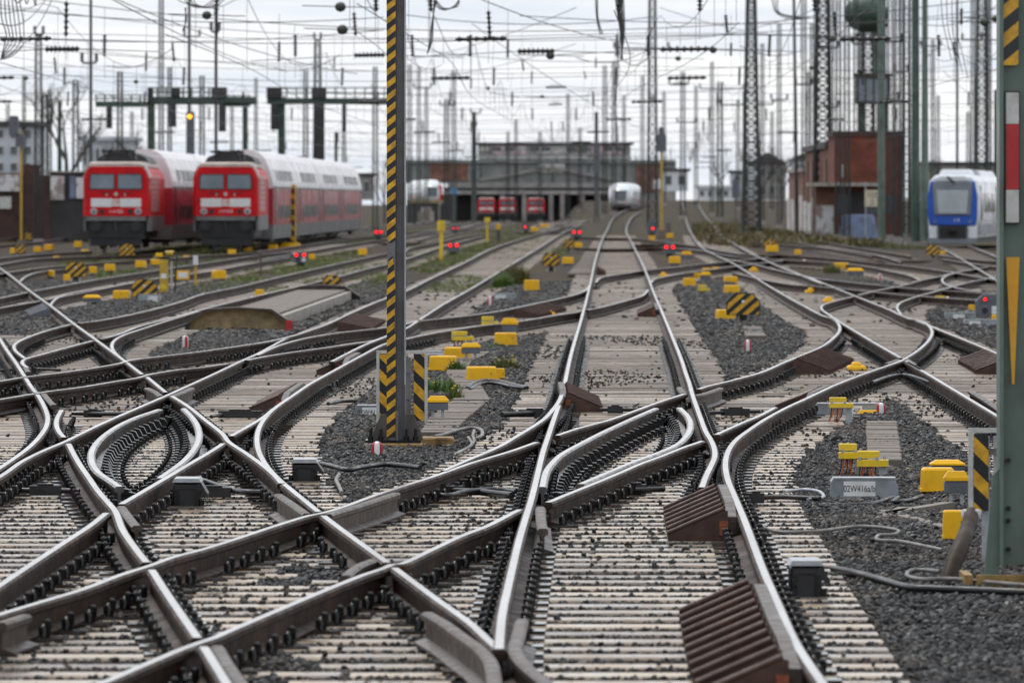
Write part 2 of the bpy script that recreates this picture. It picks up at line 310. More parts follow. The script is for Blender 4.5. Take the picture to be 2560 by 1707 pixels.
RAIL['p_left'] = T('B5', (560, 960), (700, 1050))[:0]+[(1704, 501), (1710, 524), (1717, 555)]+T('B4', (880, 60), (920, 130), (1000, 230), (1150, 310), (1300, 380), (1400, 440), (1600, 570), (1800, 690), (2000, 800), (2200, 900))+T('B5', (480, 920), (540, 980), (547, 1040), (480, 1115), (380, 1190), (200, 1270), (0, 1350))+T('A4', (2000, 105), (1700, 190), (1450, 250), (1290, 300), (1220, 325), (1000, 395), (750, 485), (500, 575), (150, 670))+T('A3', (1470, 755), (1300, 810), (1100, 880), (900, 940), (700, 1000), (500, 1070), (300, 1140), (0, 1235))+T('A2', (1700, 1320), (1400, 1430), (1190, 1490), (1080, 1510))+T('C2', (700, 30), (400, 130), (0, 255))+T('C1', (1700, 322), (1470, 405), (1200, 490), (800, 640), (400, 760), (0, 880), (-300, 975), (-1200, 1270), (-2200, 1600))
RAIL['p_right'] = T('A4', (2110, 455), (1950, 540), (1800, 600), (1600, 690), (1480, 745), (1390, 785), (1200, 850), (1000, 930), (780, 1010))+T('A3', (2200, 1075), (1900, 1200), (1600, 1320), (1440, 1385), (1310, 1405), (1190, 1445))+T('C3', (850, 20), (600, 115), (300, 255), (0, 390))+T('C2', (1890, 388), (1810, 425), (1600, 495), (1200, 655), (700, 865), (300, 1035), (130, 1110))+T('C1', (1950, 1155), (1750, 1230), (1500, 1335), (1250, 1442), (960, 1568), (700, 1680))
RAIL['slip_centre_a'] = T('A4', (940, 462), (700, 565), (450, 680), (250, 780), (0, 920))+T('A3', (1500, 985), (1430, 1080), (1395, 1230))
RAIL['slip_centre_b'] = T('A4', (1170, 455), (1240, 520), (1280, 600), (1265, 690), (1180, 790), (1050, 860), (850, 935), (650, 1010), (450, 1095), (200, 1200))
RAIL['u_right'] = [(1742, 501), (1759.5, 536), (1786, 566)]+T('B4', (1180, 110), (1300, 180), (1450, 270), (1600, 340), (1800, 430), (2000, 510), (2200, 590))+T('B5', (200, 500), (450, 600), (700, 700), (900, 780), (1050, 840), (1150, 890), (1300, 940), (1600, 1060), (1900, 1180), (2110, 1270), (2352, 1390), (2600, 1515), (4500, 2470))
RAIL['u_left'] = T('B5', (480, 915), (560, 965), (700, 1050), (900, 1170), (1120, 1295), (1350, 1430))+T('A5', (1200, 12), (1400, 130), (1700, 310), (2000, 490), (2352, 700), (2600, 850), (4500, 2000))
RAIL['v_left'] = T('B5', (2000, 415), (1700, 470), (1500, 515), (1330, 550), (1200, 590), (930, 645), (700, 700), (480, 757), (370, 797), (358, 825), (420, 872), (560, 965))
RAIL['v_right'] = T('B5', (2352, 470), (2000, 530), (1780, 575), (1650, 610), (1400, 680), (1230, 730), (1120, 780), (1102, 820), (1150, 885))
RAIL['h_a'] = T('B4', (1180, 330), (1500, 390), (1700, 440))+T('B5', (300, 525), (600, 560), (900, 592), (1300, 632), (1700, 655), (2100, 682), (2600, 715), (4200, 820))
RAIL['h_b'] = T('B4', (1300, 470), (1600, 540), (1900, 590))+T('B5', (400, 612), (800, 652), (1200, 692), (1600, 722), (2000, 748), (2600, 790), (4200, 905))
RAIL['h_c'] = T('B4', (1000, 120), (1400, 165), (1750, 195), (2000, 215))+T('B5', (300, 225), (700, 265), (950, 312), (1150, 370))
RAIL['h_d'] = T('B4', (600, 222), (1000, 262), (1300, 312), (1550, 332), (1800, 350))+T('B5', (0, 350), (400, 372), (800, 410), (1050, 460), (1250, 505), (1335, 548))
RAIL['h_e'] = T('B4', (340, 200), (900, 205), (1200, 262), (1500, 300))+T('B5', (0, 300), (400, 325), (800, 365), (1200, 405), (1660, 470), (2000, 530), (2500, 600))
RAIL['h_f'] = T('B5', (1700, 470), (1580, 505), (1540, 540), (1580, 585), (1700, 622), (1880, 655))
RAIL['h_g'] = T('B5', (1500, 300), (1900, 350), (2352, 380), (2600, 395))
RAIL['h_h'] = T('B5', (1550, 340), (1900, 395), (2352, 440), (2600, 465))
RAIL['y_left'] = T('B3', (1920, 570), (1945, 530), (2050, 505), (2200, 482))+T('B4', (400, 455), (700, 425), (950, 395), (1200, 370), (1450, 345), (1650, 322))
RAIL['y_right'] = T('B4', (500, 575), (515, 545), (600, 520), (750, 490), (950, 458), (1100, 440), (1300, 415), (1550, 385), (1800, 350))
RAIL['z_a'] = T('B3', (1750, 125), (2000, 135), (2300, 140))+T('B4', (600, 170), (900, 205))
RAIL['z_b'] = T('B3', (1700, 225), (2000, 240))+T('B4', (200, 240), (450, 232), (700, 235))
RAIL['x_left'] = T('B3', (1868, 570), (1840, 630), (1760, 672), (1600, 715), (1300, 780), (1000, 842), (700, 887), (400, 920), (150, 948), (60, 972))+T('B2', (1810, 1008), (1600, 1032), (1300, 1067), (1000, 1120), (750, 1192), (560, 1278))
RAIL['x_right'] = T('B4', (472, 640), (430, 690), (300, 732), (0, 812))+T('B3', (1880, 826), (1780, 848), (1500, 892), (1160, 948), (800, 988), (600, 1018), (300, 1067), (60, 1117))+T('B2', (1810, 1168), (1600, 1272), (1400, 1380), (1250, 1462))+T('A2', (1060, 235), (900, 345), (760, 440), (650, 540), (580, 650), (557, 760), (575, 880), (650, 1020), (780, 1160), (900, 1260), (1050, 1380), (1180, 1485))+T('C2', (1350, 20), (1600, 200), (1850, 380), (2100, 565), (2352, 750))+T('C3', (550, 860), (700, 970), (850, 1110), (985, 1228))
RAIL['k_left'] = [(1427, 563), (1396, 571)]+T('B3', (1400, 85), (1100, 170), (900, 240), (600, 390), (300, 530), (60, 650))+T('B2', (1810, 725), (1500, 855), (1240, 975), (1000, 1060), (850, 1110), (700, 1190), (560, 1265), (400, 1335), (200, 1430), (0, 1522))+T('A1', (1660, 325), (1590, 355), (1300, 480), (1000, 610), (720, 745), (650, 780), (400, 885), (200, 988), (50, 1095), (-150, 1210), (-600, 1470), (-1500, 1990), (-2400, 2510))
RAIL['k_right'] = [(1452, 563), (1425, 572)]+T('B3', (1560, 110), (1350, 240), (1150, 360), (900, 510), (700, 630), (400, 800), (200, 930), (60, 1020))+T('B2', (1900, 1060), (1810, 1105), (1640, 1170), (1450, 1262), (1290, 1345))
RAIL['n_left'] = T('B2', (930, 1088), (700, 1142), (400, 1190), (0, 1247))+T('B1', (1600, 1290), (1250, 1337), (1190, 1357), (900, 1410), (540, 1460), (250, 1495), (0, 1535), (-200, 1570))
RAIL['n_right'] = T('B2', (1790, 1108), (1730, 1132), (1450, 1175), (1200, 1212), (900, 1252), (740, 1277), (550, 1310), (400, 1342), (0, 1402))+T('B1', (1700, 1430), (1430, 1478))+T('A1', (1370, 165), (1100, 210), (800, 260), (480, 302), (350, 322), (0, 380), (-200, 415))
RAIL['w_right'] = [(-30, 652)]+T('B1', (0, 430), (100, 500), (250, 620), (400, 730), (500, 800), (720, 970), (930, 1122), (1090, 1240), (1240, 1350), (1400, 1470))+T('A1', (1400, 132), (1640, 322), (1680, 345), (1850, 452), (2000, 572), (2200, 735))+T('A2', (260, 775), (450, 905), (600, 1012), (740, 1130), (800, 1200))
RAIL['w_left'] = T('B1', (-100, 980), (0, 1125), (70, 1235), (150, 1345), (240, 1485))+T('A1', (310, 262), (370, 335), (430, 440), (470, 560), (455, 640), (390, 740), (280, 850), (100, 980), (0, 1047), (-150, 1140), (-500, 1350))
RAIL['w_left_near'] = T('A1', (605, 482), (560, 560), (550, 620), (575, 690), (655, 778), (700, 870), (780, 1010), (870, 1140), (960, 1270), (1065, 1390), (1130, 1465))+T('C1', (1200, 50), (1330, 240), (1460, 405), (1560, 560), (1700, 770), (1930, 1100), (2000, 1200), (2230, 1568), (2310, 1700))
RAIL['q_right'] = T('A2', (720, 468), (640, 537), (450, 652), (270, 757))+T('A1', (2190, 802), (1800, 1040), (1500, 1217), (1190, 1397), (1060, 1470))+T('C1', (900, 0), (600, 195), (300, 392), (0, 592), (-200, 720), (-900, 1180))
RAIL['slip_left_a'] = T('A1', (1560, 472), (1300, 562), (1100, 665), (950, 790), (893, 900), (905, 1000), (960, 1080), (1080, 1160), (1170, 1225))
RAIL['slip_left_b'] = T('A1', (1800, 462), (1880, 540), (1940, 640), (1950, 750), (1900, 860), (1800, 970), (1650, 1080), (1560, 1142))
RAIL['l_left'] = T('B3', (800, 90), (400, 170), (60, 250))+T('B2', (2020, 265), (1810, 290), (1500, 355), (1200, 422), (800, 512), (400, 608), (0, 692))+T('B1', (1800, 750), (1500, 835), (1200, 902), (950, 947), (740, 972), (690, 982), (500, 1030), (330, 1085), (180, 1150), (132, 1190), (142, 1230), (240, 1312))
RAIL['l_right'] = T('B3', (800, 120), (400, 225), (60, 340))+T('B2', (1810, 395), (1600, 445), (1350, 515), (800, 645), (400, 740), (0, 840))+T('B1', (1800, 885), (1550, 950), (1350, 1003), (1150, 1082), (960, 1127), (900, 1142), (600, 1222), (400, 1277), (222, 1332), (213, 1362), (270, 1405))
RAIL['l_slip'] = T('B1', (1950, 850), (1700, 925), (1400, 1022), (1200, 1090), (1112, 1142), (1090, 1190), (1125, 1258), (1240, 1352))
RAIL['g_a'] = T('B2', (900, 268), (560, 302), (300, 342), (0, 388))+T('B1', (1700, 425), (1400, 472), (1000, 532), (500, 622), (270, 665), (0, 722), (-200, 760))
RAIL['g_b'] = T('B2', (880, 322), (500, 385), (0, 475))+T('B1', (1700, 505), (1300, 572), (1000, 630), (700, 688), (400, 747), (0, 817), (-200, 855))
RAIL['g_c'] = T('B1', (1000, 622), (800, 652), (620, 692), (530, 740), (492, 792))
RAIL['g_d'] = T('B2', (880, 262), (400, 285))+T('B1', (2000, 305), (1700, 330), (1200, 358), (800, 388), (400, 425), (0, 482), (-200, 515))
RAIL['g_e'] = T('B1', (900, 415), (700, 432), (450, 455), (320, 482), (230, 522), (195, 560))
RAIL['g_f'] = T('B1', (1500, 300), (1100, 305), (700, 318), (300, 342), (0, 392), (-200, 425))
RAIL['g_g'] = T('B1', (900, 262), (400, 290), (0, 332), (-200, 352))
RAIL['g_h'] = T('B1', (900, 95), (400, 170), (0, 205), (-200, 225))
RAIL['g_i'] = T('B1', (900, 70), (400, 110), (0, 150), (-200, 165))
RAIL['g_j'] = T('B1', (900, 15), (400, 55), (0, 85), (-200, 100))
RAIL['g_k'] = T('B1', (900, -20), (400, 15), (0, 40), (-200, 55))
RAIL['g_l'] = [(1180, 566), (1000, 582), (870, 596), (760, 612), (640, 628)]
RAIL['g_m'] = [(1170, 572), (1000, 592), (900, 606), (800, 622), (700, 640), (640, 652)]
GUARD = dict(
 ga=T('C3', (270, 860), (450, 962), (620, 1085), (800, 1215), (890, 1335), (930, 1568), (940, 1640)),
 gb=T('C3', (1195, 925), (1155, 1080), (1125, 1205), (1200, 1330), (1480, 1568), (1560, 1640)),
 gc=T('C1', (0, 960), (250, 880)), gd=T('C1', (2130, 1180), (2230, 1350), (2400, 1580)),
 ge=T('A1', (1880, 262), (1730, 325), (1680, 345)), gf=T('A1', (1440, 265), (1520, 300), (1580, 345)),
 gg=T('A1', (1190, 1420), (1280, 1540), (1340, 1610)), gh=T('A2', (770, 1300), (920, 1400), (1050, 1490)),
 gi=T('A4', (1575, 262), (1400, 320), (1310, 335)), gj=T('A4', (1170, 255), (1215, 315)),
 gk=T('A2', (1920, 1290), (1600, 1395), (1250, 1500)), gl=T('A3', (1375, 1425), (1385, 1568), (1400, 1640)),
 gm=T('A1', (430, 320), (490, 390), (530, 430)), gn=T('B1', (215, 1345), (255, 1400), (280, 1440)),
 go=T('B5', (1200, 1310), (1290, 1370)), gp=T('B5', (1120, 1320), (1000, 1360)),
 gq=T('A5', (1830, 290), (2000, 395), (2140, 490)), gr=T('C2', (1700, 340), (1540, 405), (1420, 500)),
)
def catmull(P, sub):
    P = [np.array(p, float) for p in P]
    P = [2*P[0]-P[1]]+P+[2*P[-1]-P[-2]]; outp = []
    for i in range(1, len(P)-2):
        p0, p1, p2, p3 = P[i-1:i+3]
        d = lambda a, b: max(np.linalg.norm(b-a)**0.5, 1e-3)
        t0 = 0; t1 = t0+d(p0, p1); t2 = t1+d(p1, p2); t3 = t2+d(p2, p3)
        k = max(2, int(np.linalg.norm(p2-p1)/sub)+1)
        for s_ in range(k):
            t_ = t1+(t2-t1)*s_/k
            a1 = (t1-t_)/(t1-t0)*p0+(t_-t0)/(t1-t0)*p1; a2 = (t2-t_)/(t2-t1)*p1+(t_-t1)/(t2-t1)*p2; a3 = (t3-t_)/(t3-t2)*p2+(t_-t2)/(t3-t2)*p3
            b1 = (t2-t_)/(t2-t0)*a1+(t_-t0)/(t2-t0)*a2; b2 = (t3-t_)/(t3-t1)*a2+(t_-t1)/(t3-t1)*a3
            outp.append((t2-t_)/(t2-t1)*b1+(t_-t1)/(t2-t1)*b2)
    outp.append(P[-2]); return outp
CLIMB = {'m_left_far', 'm_right_far', 'p_left', 'u_right'}
LINE = {}
for i, (k, P) in enumerate(RAIL.items()):
    pts = [G(p[0], p[1], 0.0, k in CLIMB) for p in catmull(P, 7)]
    pts = np.array(pts)
    for _ in range(2):                                    # relax the tracing jitter
        if len(pts) > 4: pts[1:-1] = pts[1:-1]*0.5+(pts[:-2]+pts[2:])*0.25
    LINE[k] = pts
def x_at(k, Y):
    p = LINE[k]; o = np.argsort(p[:, 1]); yy = p[o, 1]
    if Y < yy[0] or Y > yy[-1]: return None
    return float(np.interp(Y, yy, p[o, 0]))

PROF = [(-.036, -.014), (-.022, -.0008), (.022, -.0008), (.036, -.014), (.035, -.042), (.012, -.055), (.009, -.138), (.075, -.158), (.075, -.172), (-.075, -.172), (-.075, -.158), (-.009, -.138), (-.012, -.055), (-.035, -.042)]
def rail_mesh(pts, dz, top, body, prof=PROF, cuts=()):
    pieces = [pts]
    if cuts:
        d_ = np.concatenate([[0], np.cumsum(np.linalg.norm(np.diff(pts[:, :2], axis=0), axis=1))]); at_ = lambda s_: np.array([np.interp(s_, d_, pts[:, c_]) for c_ in range(3)])
        pieces = []; s0 = 0.0
        for a_, b_ in sorted(cuts)+[(d_[-1], d_[-1]+1)]:
            if a_ > s0+0.05: pieces.append(np.array([at_(s0)]+[pts[i_] for i_ in range(len(d_)) if s0+0.01 < d_[i_] < a_-0.01]+[at_(a_)]))
            s0 = max(s0, b_)
    V, Fs, mi = [], [], []
    for pc in pieces: _rail_piece(pc, dz, prof, V, Fs, mi)
    m_ = bpy.data.meshes.new('rail'); m_.from_pydata(V, [], Fs); m_.materials.append(top); m_.materials.append(body); m_.polygons.foreach_set('material_index', mi); m_.update()
    return m_
def _rail_piece(pts, dz, prof, V, Fs, mi):
    o0 = len(V)
    n_, k = len(prof), len(pts)
    for i in range(k):
        a, c = pts[max(i-1, 0)], pts[min(i+1, k-1)]; d = np.array([c[0]-a[0], c[1]-a[1]]); d /= max(np.linalg.norm(d), 1e-9); nrm = np.array([-d[1], d[0]])
        s_ = 1.0
        for u, w_ in prof: V.append((pts[i][0]+nrm[0]*u*s_, pts[i][1]+nrm[1]*u*s_, pts[i][2]+w_+dz))
    for i in range(k-1):
        for j in range(n_):
            Fs.append((o0+i*n_+j, o0+(i+1)*n_+j, o0+(i+1)*n_+(j+1) % n_, o0+i*n_+(j+1) % n_)); mi.append(0 if j == 1 else 1)
    Fs.append(tuple(range(o0+n_-1, o0-1, -1))); mi.append(1); Fs.append(tuple(o0+(k-1)*n_+j for j in range(n_))); mi.append(1)
# flangeway gaps where one rail crosses another
CUTS = {k: [] for k in LINE}
keys_ = list(LINE)
for ib, kb in enumerate(keys_):
    B = LINE[kb][:, :2]; sB = np.concatenate([[0], np.cumsum(np.linalg.norm(np.diff(B, axis=0), axis=1))])
    for ka in keys_[:ib]:
        A = LINE[ka][:, :2]
        a0, a1 = A[:-1], A[1:]; b0, b1 = B[:-1], B[1:]
        da, db = a1-a0, b1-b0
        den = da[:, None, 0]*db[None, :, 1]-da[:, None, 1]*db[None, :, 0]; den = np.where(np.abs(den) < 1e-12, 1e-12, den)
        w0 = b0[None]-a0[:, None]
        ta = (w0[..., 0]*db[None, :, 1]-w0[..., 1]*db[None, :, 0])/den; tb = (w0[..., 0]*da[:, None, 1]-w0[..., 1]*da[:, None, 0])/den
        for i_, j_ in zip(*np.where((ta >= 0) & (ta < 1) & (tb >= 0) & (tb < 1))):
            sn = abs(den[i_, j_])/(np.linalg.norm(da[i_])*np.linalg.norm(db[j_]))
            if sn < 0.06 or B[j_][1] > 160: continue
            s_ = sB[j_]+tb[i_, j_]*np.linalg.norm(db[j_]); g_ = min(0.082/sn, 0.9)
            if s_ < g_+0.2 or s_ > sB[-1]-g_-0.2: continue
            CUTS[kb].append((s_-g_, s_+g_))
print('crossings', sum(len(v) for v in CUTS.values()))
TRK = {}
def track(key, label, cat='track'):
    TRK[key] = empty('railway_track', label=label, cat=cat); return TRK[key]
track('M', 'main track with polished rails running straight from lower right to the white express train')
track('P', 'track crossing diagonally from the lower left corner past the main track to the upper right')
track('U', 'track on the right running from behind the green post up beside the brick building')
track('V', 'short connecting track with S bends below the two yellow humps, far right')
track('Hh', 'tracks lying almost crosswise in front of the blue and white train', 'track')
track('X', 'connecting track passing behind the striped mast from the main track to lower left')
track('K', 'disused-looking track with weeds between its rails leading away left of the main track')
track('N', 'low branch track leaving towards the left edge under the small red and white marker')
track('W', 'track running from the left edge diagonally down to the bottom through the double slip')
track('L', 'track passing under the ochre concrete trough cover towards the left')
track('Gg', 'yard tracks at the left in front of the red locomotives')
track('Y', 'connecting track leaving the main track to the right behind the yellow boxes')
OWN = dict(m_left_far='M', m_left='M', m_right_far='M', m_right='M', p_left='P', p_right='P', slip_centre_a='P', slip_centre_b='P', u_right='U', u_left='U', v_left='V', v_right='V',
 y_left='Y', y_right='Y', z_a='Y', z_b='Y', x_left='X', x_right='X', k_left='K', k_right='K', n_left='N', n_right='N', w_right='W', w_left='W', w_left_near='W', q_right='K', slip_left_a='W', slip_left_b='W', l_left='L', l_right='L', l_slip='L')
BLADES = {'slip_centre_a', 'slip_centre_b', 'slip_left_a', 'slip_left_b', 'v_left', 'v_right'}
for i, k in enumerate(LINE):
    own = OWN.get(k) or ('Hh' if k[0] == 'h' else 'Gg')
    o = bpy.data.objects.new('switch_blade' if k in BLADES else 'rail', rail_mesh(LINE[k], -0.0012*(i % 9), M['railtop'], M['blade'] if k.startswith('slip') else M['rail'], cuts=CUTS[k])); link(o, TRK[own])
GL = []
gown = dict(ga='X', gb='M', gc='P', gd='W', ge='K', gf='W', gg='W', gh='X', gi='P', gj='M', gk='P', gl='P', gm='N', gn='L', go='U', gp='U', gq='U', gr='P')
for i, (k, P) in enumerate(GUARD.items()):
    pts = np.array([G(p[0], p[1]) for p in catmull(P, 6)])
    q_ = pts[np.argsort(pts[:, 1])]; GL.append((q_[0, 1], q_[-1, 1], q_[:, 1], q_[:, 0]))
    o = bpy.data.objects.new('guard_rail', rail_mesh(pts, -0.004-0.0011*(i % 5), M['guard'], M['guard'])); link(o, TRK[gown[k]])

# ================================================================ sleepers
PAIRS = [('m_left_far', 'm_right_far'), ('m_left', 'm_right'), ('m_left', 'm_right_far'), ('p_left', 'p_right'), ('p_left', 'm_right'), ('p_left', 'u_right'), ('u_left', 'u_right'), ('x_left', 'x_right'), ('k_left', 'k_right'), ('k_left', 'x_right'),
 ('k_left', 'q_right'), ('n_left', 'n_right'), ('w_left', 'w_right'), ('w_left_near', 'w_right'), ('w_left_near', 'x_right'), ('l_left', 'l_right'), ('l_left', 'l_slip'), ('g_a', 'g_b'), ('g_d', 'g_f'), ('y_left', 'y_right'), ('v_left', 'v_right'), ('h_a', 'h_b'), ('h_d', 'h_e'), ('g_h', 'g_i'), ('g_j', 'g_k'), ('g_l', 'g_m')]
POWN = dict(zip(PAIRS, ['M', 'M', 'M', 'P', 'P', 'U', 'U', 'X', 'K', 'X', 'K', 'N', 'W', 'W', 'W', 'L', 'L', 'Gg', 'Gg', 'Y', 'V', 'Hh', 'Hh', 'Gg', 'Gg', 'Gg']))
SL = []                                                   # (Y, x0, x1, owner)
Y = 27.4
while Y < 430:
    iv = []
    for p in PAIRS:
        a, c = x_at(p[0], Y), x_at(p[1], Y)
        if a is None or c is None or not (0.9 < c-a < 2.15): continue
        iv.append([a-0.56, c+0.56, POWN[p]])
    iv.sort(); outi = []
    for v in iv:
        if outi and v[0] < outi[-1][1]+0.06: outi[-1][1] = max(outi[-1][1], v[1])
        else: outi.append(list(v))
    for a, c, own in outi:
        lim = 0.085*Y+1.6; a, c = max(a, -lim), min(c, lim)
        if c-a < 0.5: continue
        if c-a > 4.6:                                     # long timbers come in two or three lengths
            k = int(math.ceil((c-a)/4.2)); cuts = [a+(c-a)*(j+(random.uniform(-.12, .12) if 0 < j < k else 0))/k for j in range(k+1)]
            for j in range(k):
                g_ = random.choice([0.03, 0.05, 0.22, 0.34]) if j < k-1 else 0
                SL.append((Y, cuts[j], cuts[j+1]-g_, own))
        else: SL.append((Y, a+random.uniform(-.05, .05), c+random.uniform(-.05, .05), own))
    Y += 0.6 if Y < 120 else 0.63 if Y < 190 else 0.9
STOP = -0.19
def sleeper_mesh(m_):
    b_ = MB(); b_.prism([(-.15, -.20), (.15, -.20), (.136, -.012), (.124, 0), (-.124, 0), (-.136, -.012)], -0.5, 0.5, m_, 'X'); return b_.mesh('sleeper')
SM = [sleeper_mesh(M[k]) for k in ('sleeper', 'sleeper2', 'sleeper3', 'sleeper4')]
cnt = {}
rest = {}
for Yr, a, c, own in SL:
    cnt[own] = cnt.get(own, 0)+1
    if cnt[own] <= 290 and Yr < 112:
        zone = 2 if 0.15 < (math.sin(Yr*0.21)+1)/2 < 0.5 and own == 'M' else random.choice([0, 0, 1, 2])
        if Yr > 66: zone = random.choice([1, 1, 0, 3]) if Yr < 78 else random.choice([3, 3, 3, 1])
        o = bpy.data.objects.new('sleeper', SM[zone]); link(o, TRK[own])
        o.location = ((a+c)/2, Yr+random.uniform(-.012, .012), STOP+random.uniform(-.006, .004)); o.scale = (c-a, 1, 1); o.rotation_euler = (0, 0, random.uniform(-.006, .006))
    else: rest.setdefault(own, MB()).prism([(-.15, -.20), (.15, -.20), (.136, -.012), (.124, 0), (-.124, 0), (-.136, -.012)], a, c, M[random.choice(['sleeper4', 'sleeper4', 'sleeper2'])], 'X', c=(0, Yr, STOP-0.004))
for own, b_ in rest.items(): tag(b_.build('distant_sleepers', TRK[own]), kind='stuff')

# ---------------------------------------------------------------- fastenings: base plate, bolt and looped clip on both sides of every rail
def clip_geo(side):
    b_ = MB(); p = []
    for j in range(7):
        a = math.pi*j/6; p.append((side*0.112, -0.055*math.cos(a), 0.002+0.066*math.sin(a)))
    b_.tube(p, 0.017, M['iron'], 5, cap=False)
    b_.box((side*0.095, 0, 0.035), (0.035, 0.03, 0.05), M['iron']); b_.lathe([(0.022, 0.03), (0.022, 0.09), (0.012, 0.1)], M['iron'], (side*0.125, 0, 0), 6, False)
    return b_
def plate_geo(wd): 
    b_ = MB(); b_.box((0, 0, 0.009), (wd, 0.19, 0.018), M['plate']); return b_
CL = {-1: clip_geo(-1), 1: clip_geo(1)}
PLATE = {0: plate_geo(0.44), 1: plate_geo(0.40)}
fast = {}
class Bulk:
    def __init__(s): s.v = []; s.f = []; s.m = []; s.sm = []; s.nv = 0
    def add(s, g, loc, ang):
        c_, s_ = math.cos(ang), math.sin(ang); A = np.array(g.v); B = A.copy(); B[:, 0] = A[:, 0]*c_-A[:, 1]*s_; B[:, 1] = A[:, 0]*s_+A[:, 1]*c_; B += np.array(loc)
        mi = [BM.index(g.mats[q_]) for q_ in g.m]
        s.v.append(B); s.f += [tuple(i_+s.nv for i_ in q_) for q_ in g.f]; s.m += mi; s.sm += g.smooth; s.nv += len(A)
    def build(s, name, parent):
        me_ = bpy.data.meshes.new(name); me_.from_pydata(np.concatenate(s.v).tolist(), [], s.f)
        for mm in BM: me_.materials.append(mm)
        me_.polygons.foreach_set('material_index', s.m); me_.polygons.foreach_set('use_smooth', s.sm); me_.update()
        o_ = bpy.data.objects.new(name, me_); link(o_, parent); return o_
BM = [M['iron'], M['plate']]
rows = {}
for s_ in SL: rows.setdefault(round(s_[0], 3), []).append(s_)
for Yr, ss in rows.items():
    if Yr > 105: continue
    for k in LINE:
        xr = x_at(k, Yr)
        if xr is None or abs(xr) > 0.082*Yr+1.0: continue
        if not any(a+0.1 < xr < c-0.1 for _, a, c, _o in ss): continue
        x2 = x_at(k, Yr+0.5); ang = -math.atan2(x2-xr, 0.5) if x2 is not None else 0.0
        own = OWN.get(k) or ('Hh' if k[0] == 'h' else 'Gg'); B_ = fast.setdefault(own, Bulk())
        sl = k.startswith('slip')
        B_.add(PLATE[1 if sl else 0], (xr+(0.1 if sl else 0), Yr, STOP), ang*0.3)
        if sl:
            continue
        near = Yr < 75
        for sd in (-1, 1):
            if any(lo_ < Yr < hi_ and abs(float(np.interp(Yr, gy_, gx_))-(xr+sd*0.12)) < 0.13 for lo_, hi_, gy_, gx_ in GL): continue
            if random.random() < 0.97: B_.add(CL[sd], (xr, Yr+random.uniform(-.01, .01), STOP+0.018), ang)
for own, b_ in fast.items(): tag(b_.build('rail_fastenings', TRK[own]), kind='stuff')
# black zig-zag slide chairs of the double slips
for own, keys in (('P', ('slip_centre_a', 'slip_centre_b')), ('W', ('slip_left_a', 'slip_left_b'))):
    b_ = MB()
    for k in keys:
        for Yr in rows:
            xr = x_at(k, Yr)
            if xr is None: continue
            sd = 1 if k.endswith('a') else -1
            x0 = xr+sd*0.10
            b_.box((x0+sd*0.06, Yr, STOP+0.026), (0.12, 0.16, 0.05), M['iron']); b_.box((x0+sd*0.165, Yr, STOP+0.012), (0.10, 0.18, 0.022), M['plate'])
            b_.prism([(0, 0), (0.10, 0), (0.05, 0.09), (0, 0.10)], Yr-0.05, Yr+0.05, M['iron'], 'Y', mtx=Matrix.Diagonal((sd, 1, 1, 1)), c=(x0, 0, STOP+0.02))
            b_.lathe([(0.018, 0), (0.018, 0.04)], M['iron'], (x0+sd*0.17, Yr, STOP+0.02), 6, False)
    tag(b_.build('slide_chairs', TRK[own]), kind='stuff')

# ================================================================ ballast stones (instanced on points)
def rock(seed):
    r_ = np.random.default_rng(seed); import bmesh
    bm = bmesh.new(); bmesh.ops.create_icosphere(bm, subdivisions=1, radius=0.5)
    for v in bm.verts:
        v.co *= r_.uniform(0.78, 1.18)
    sc = (1.0, r_.uniform(0.62, 0.9), r_.uniform(0.45, 0.7))
    for v in bm.verts: v.co = Vector((v.co.x*sc[0], v.co.y*sc[1], v.co.z*sc[2]))
    me_ = bpy.data.meshes.new('stone'); bm.to_mesh(me_); bm.free(); me_.materials.append(M['stone']); return bpy.data.objects.new('stone', me_)
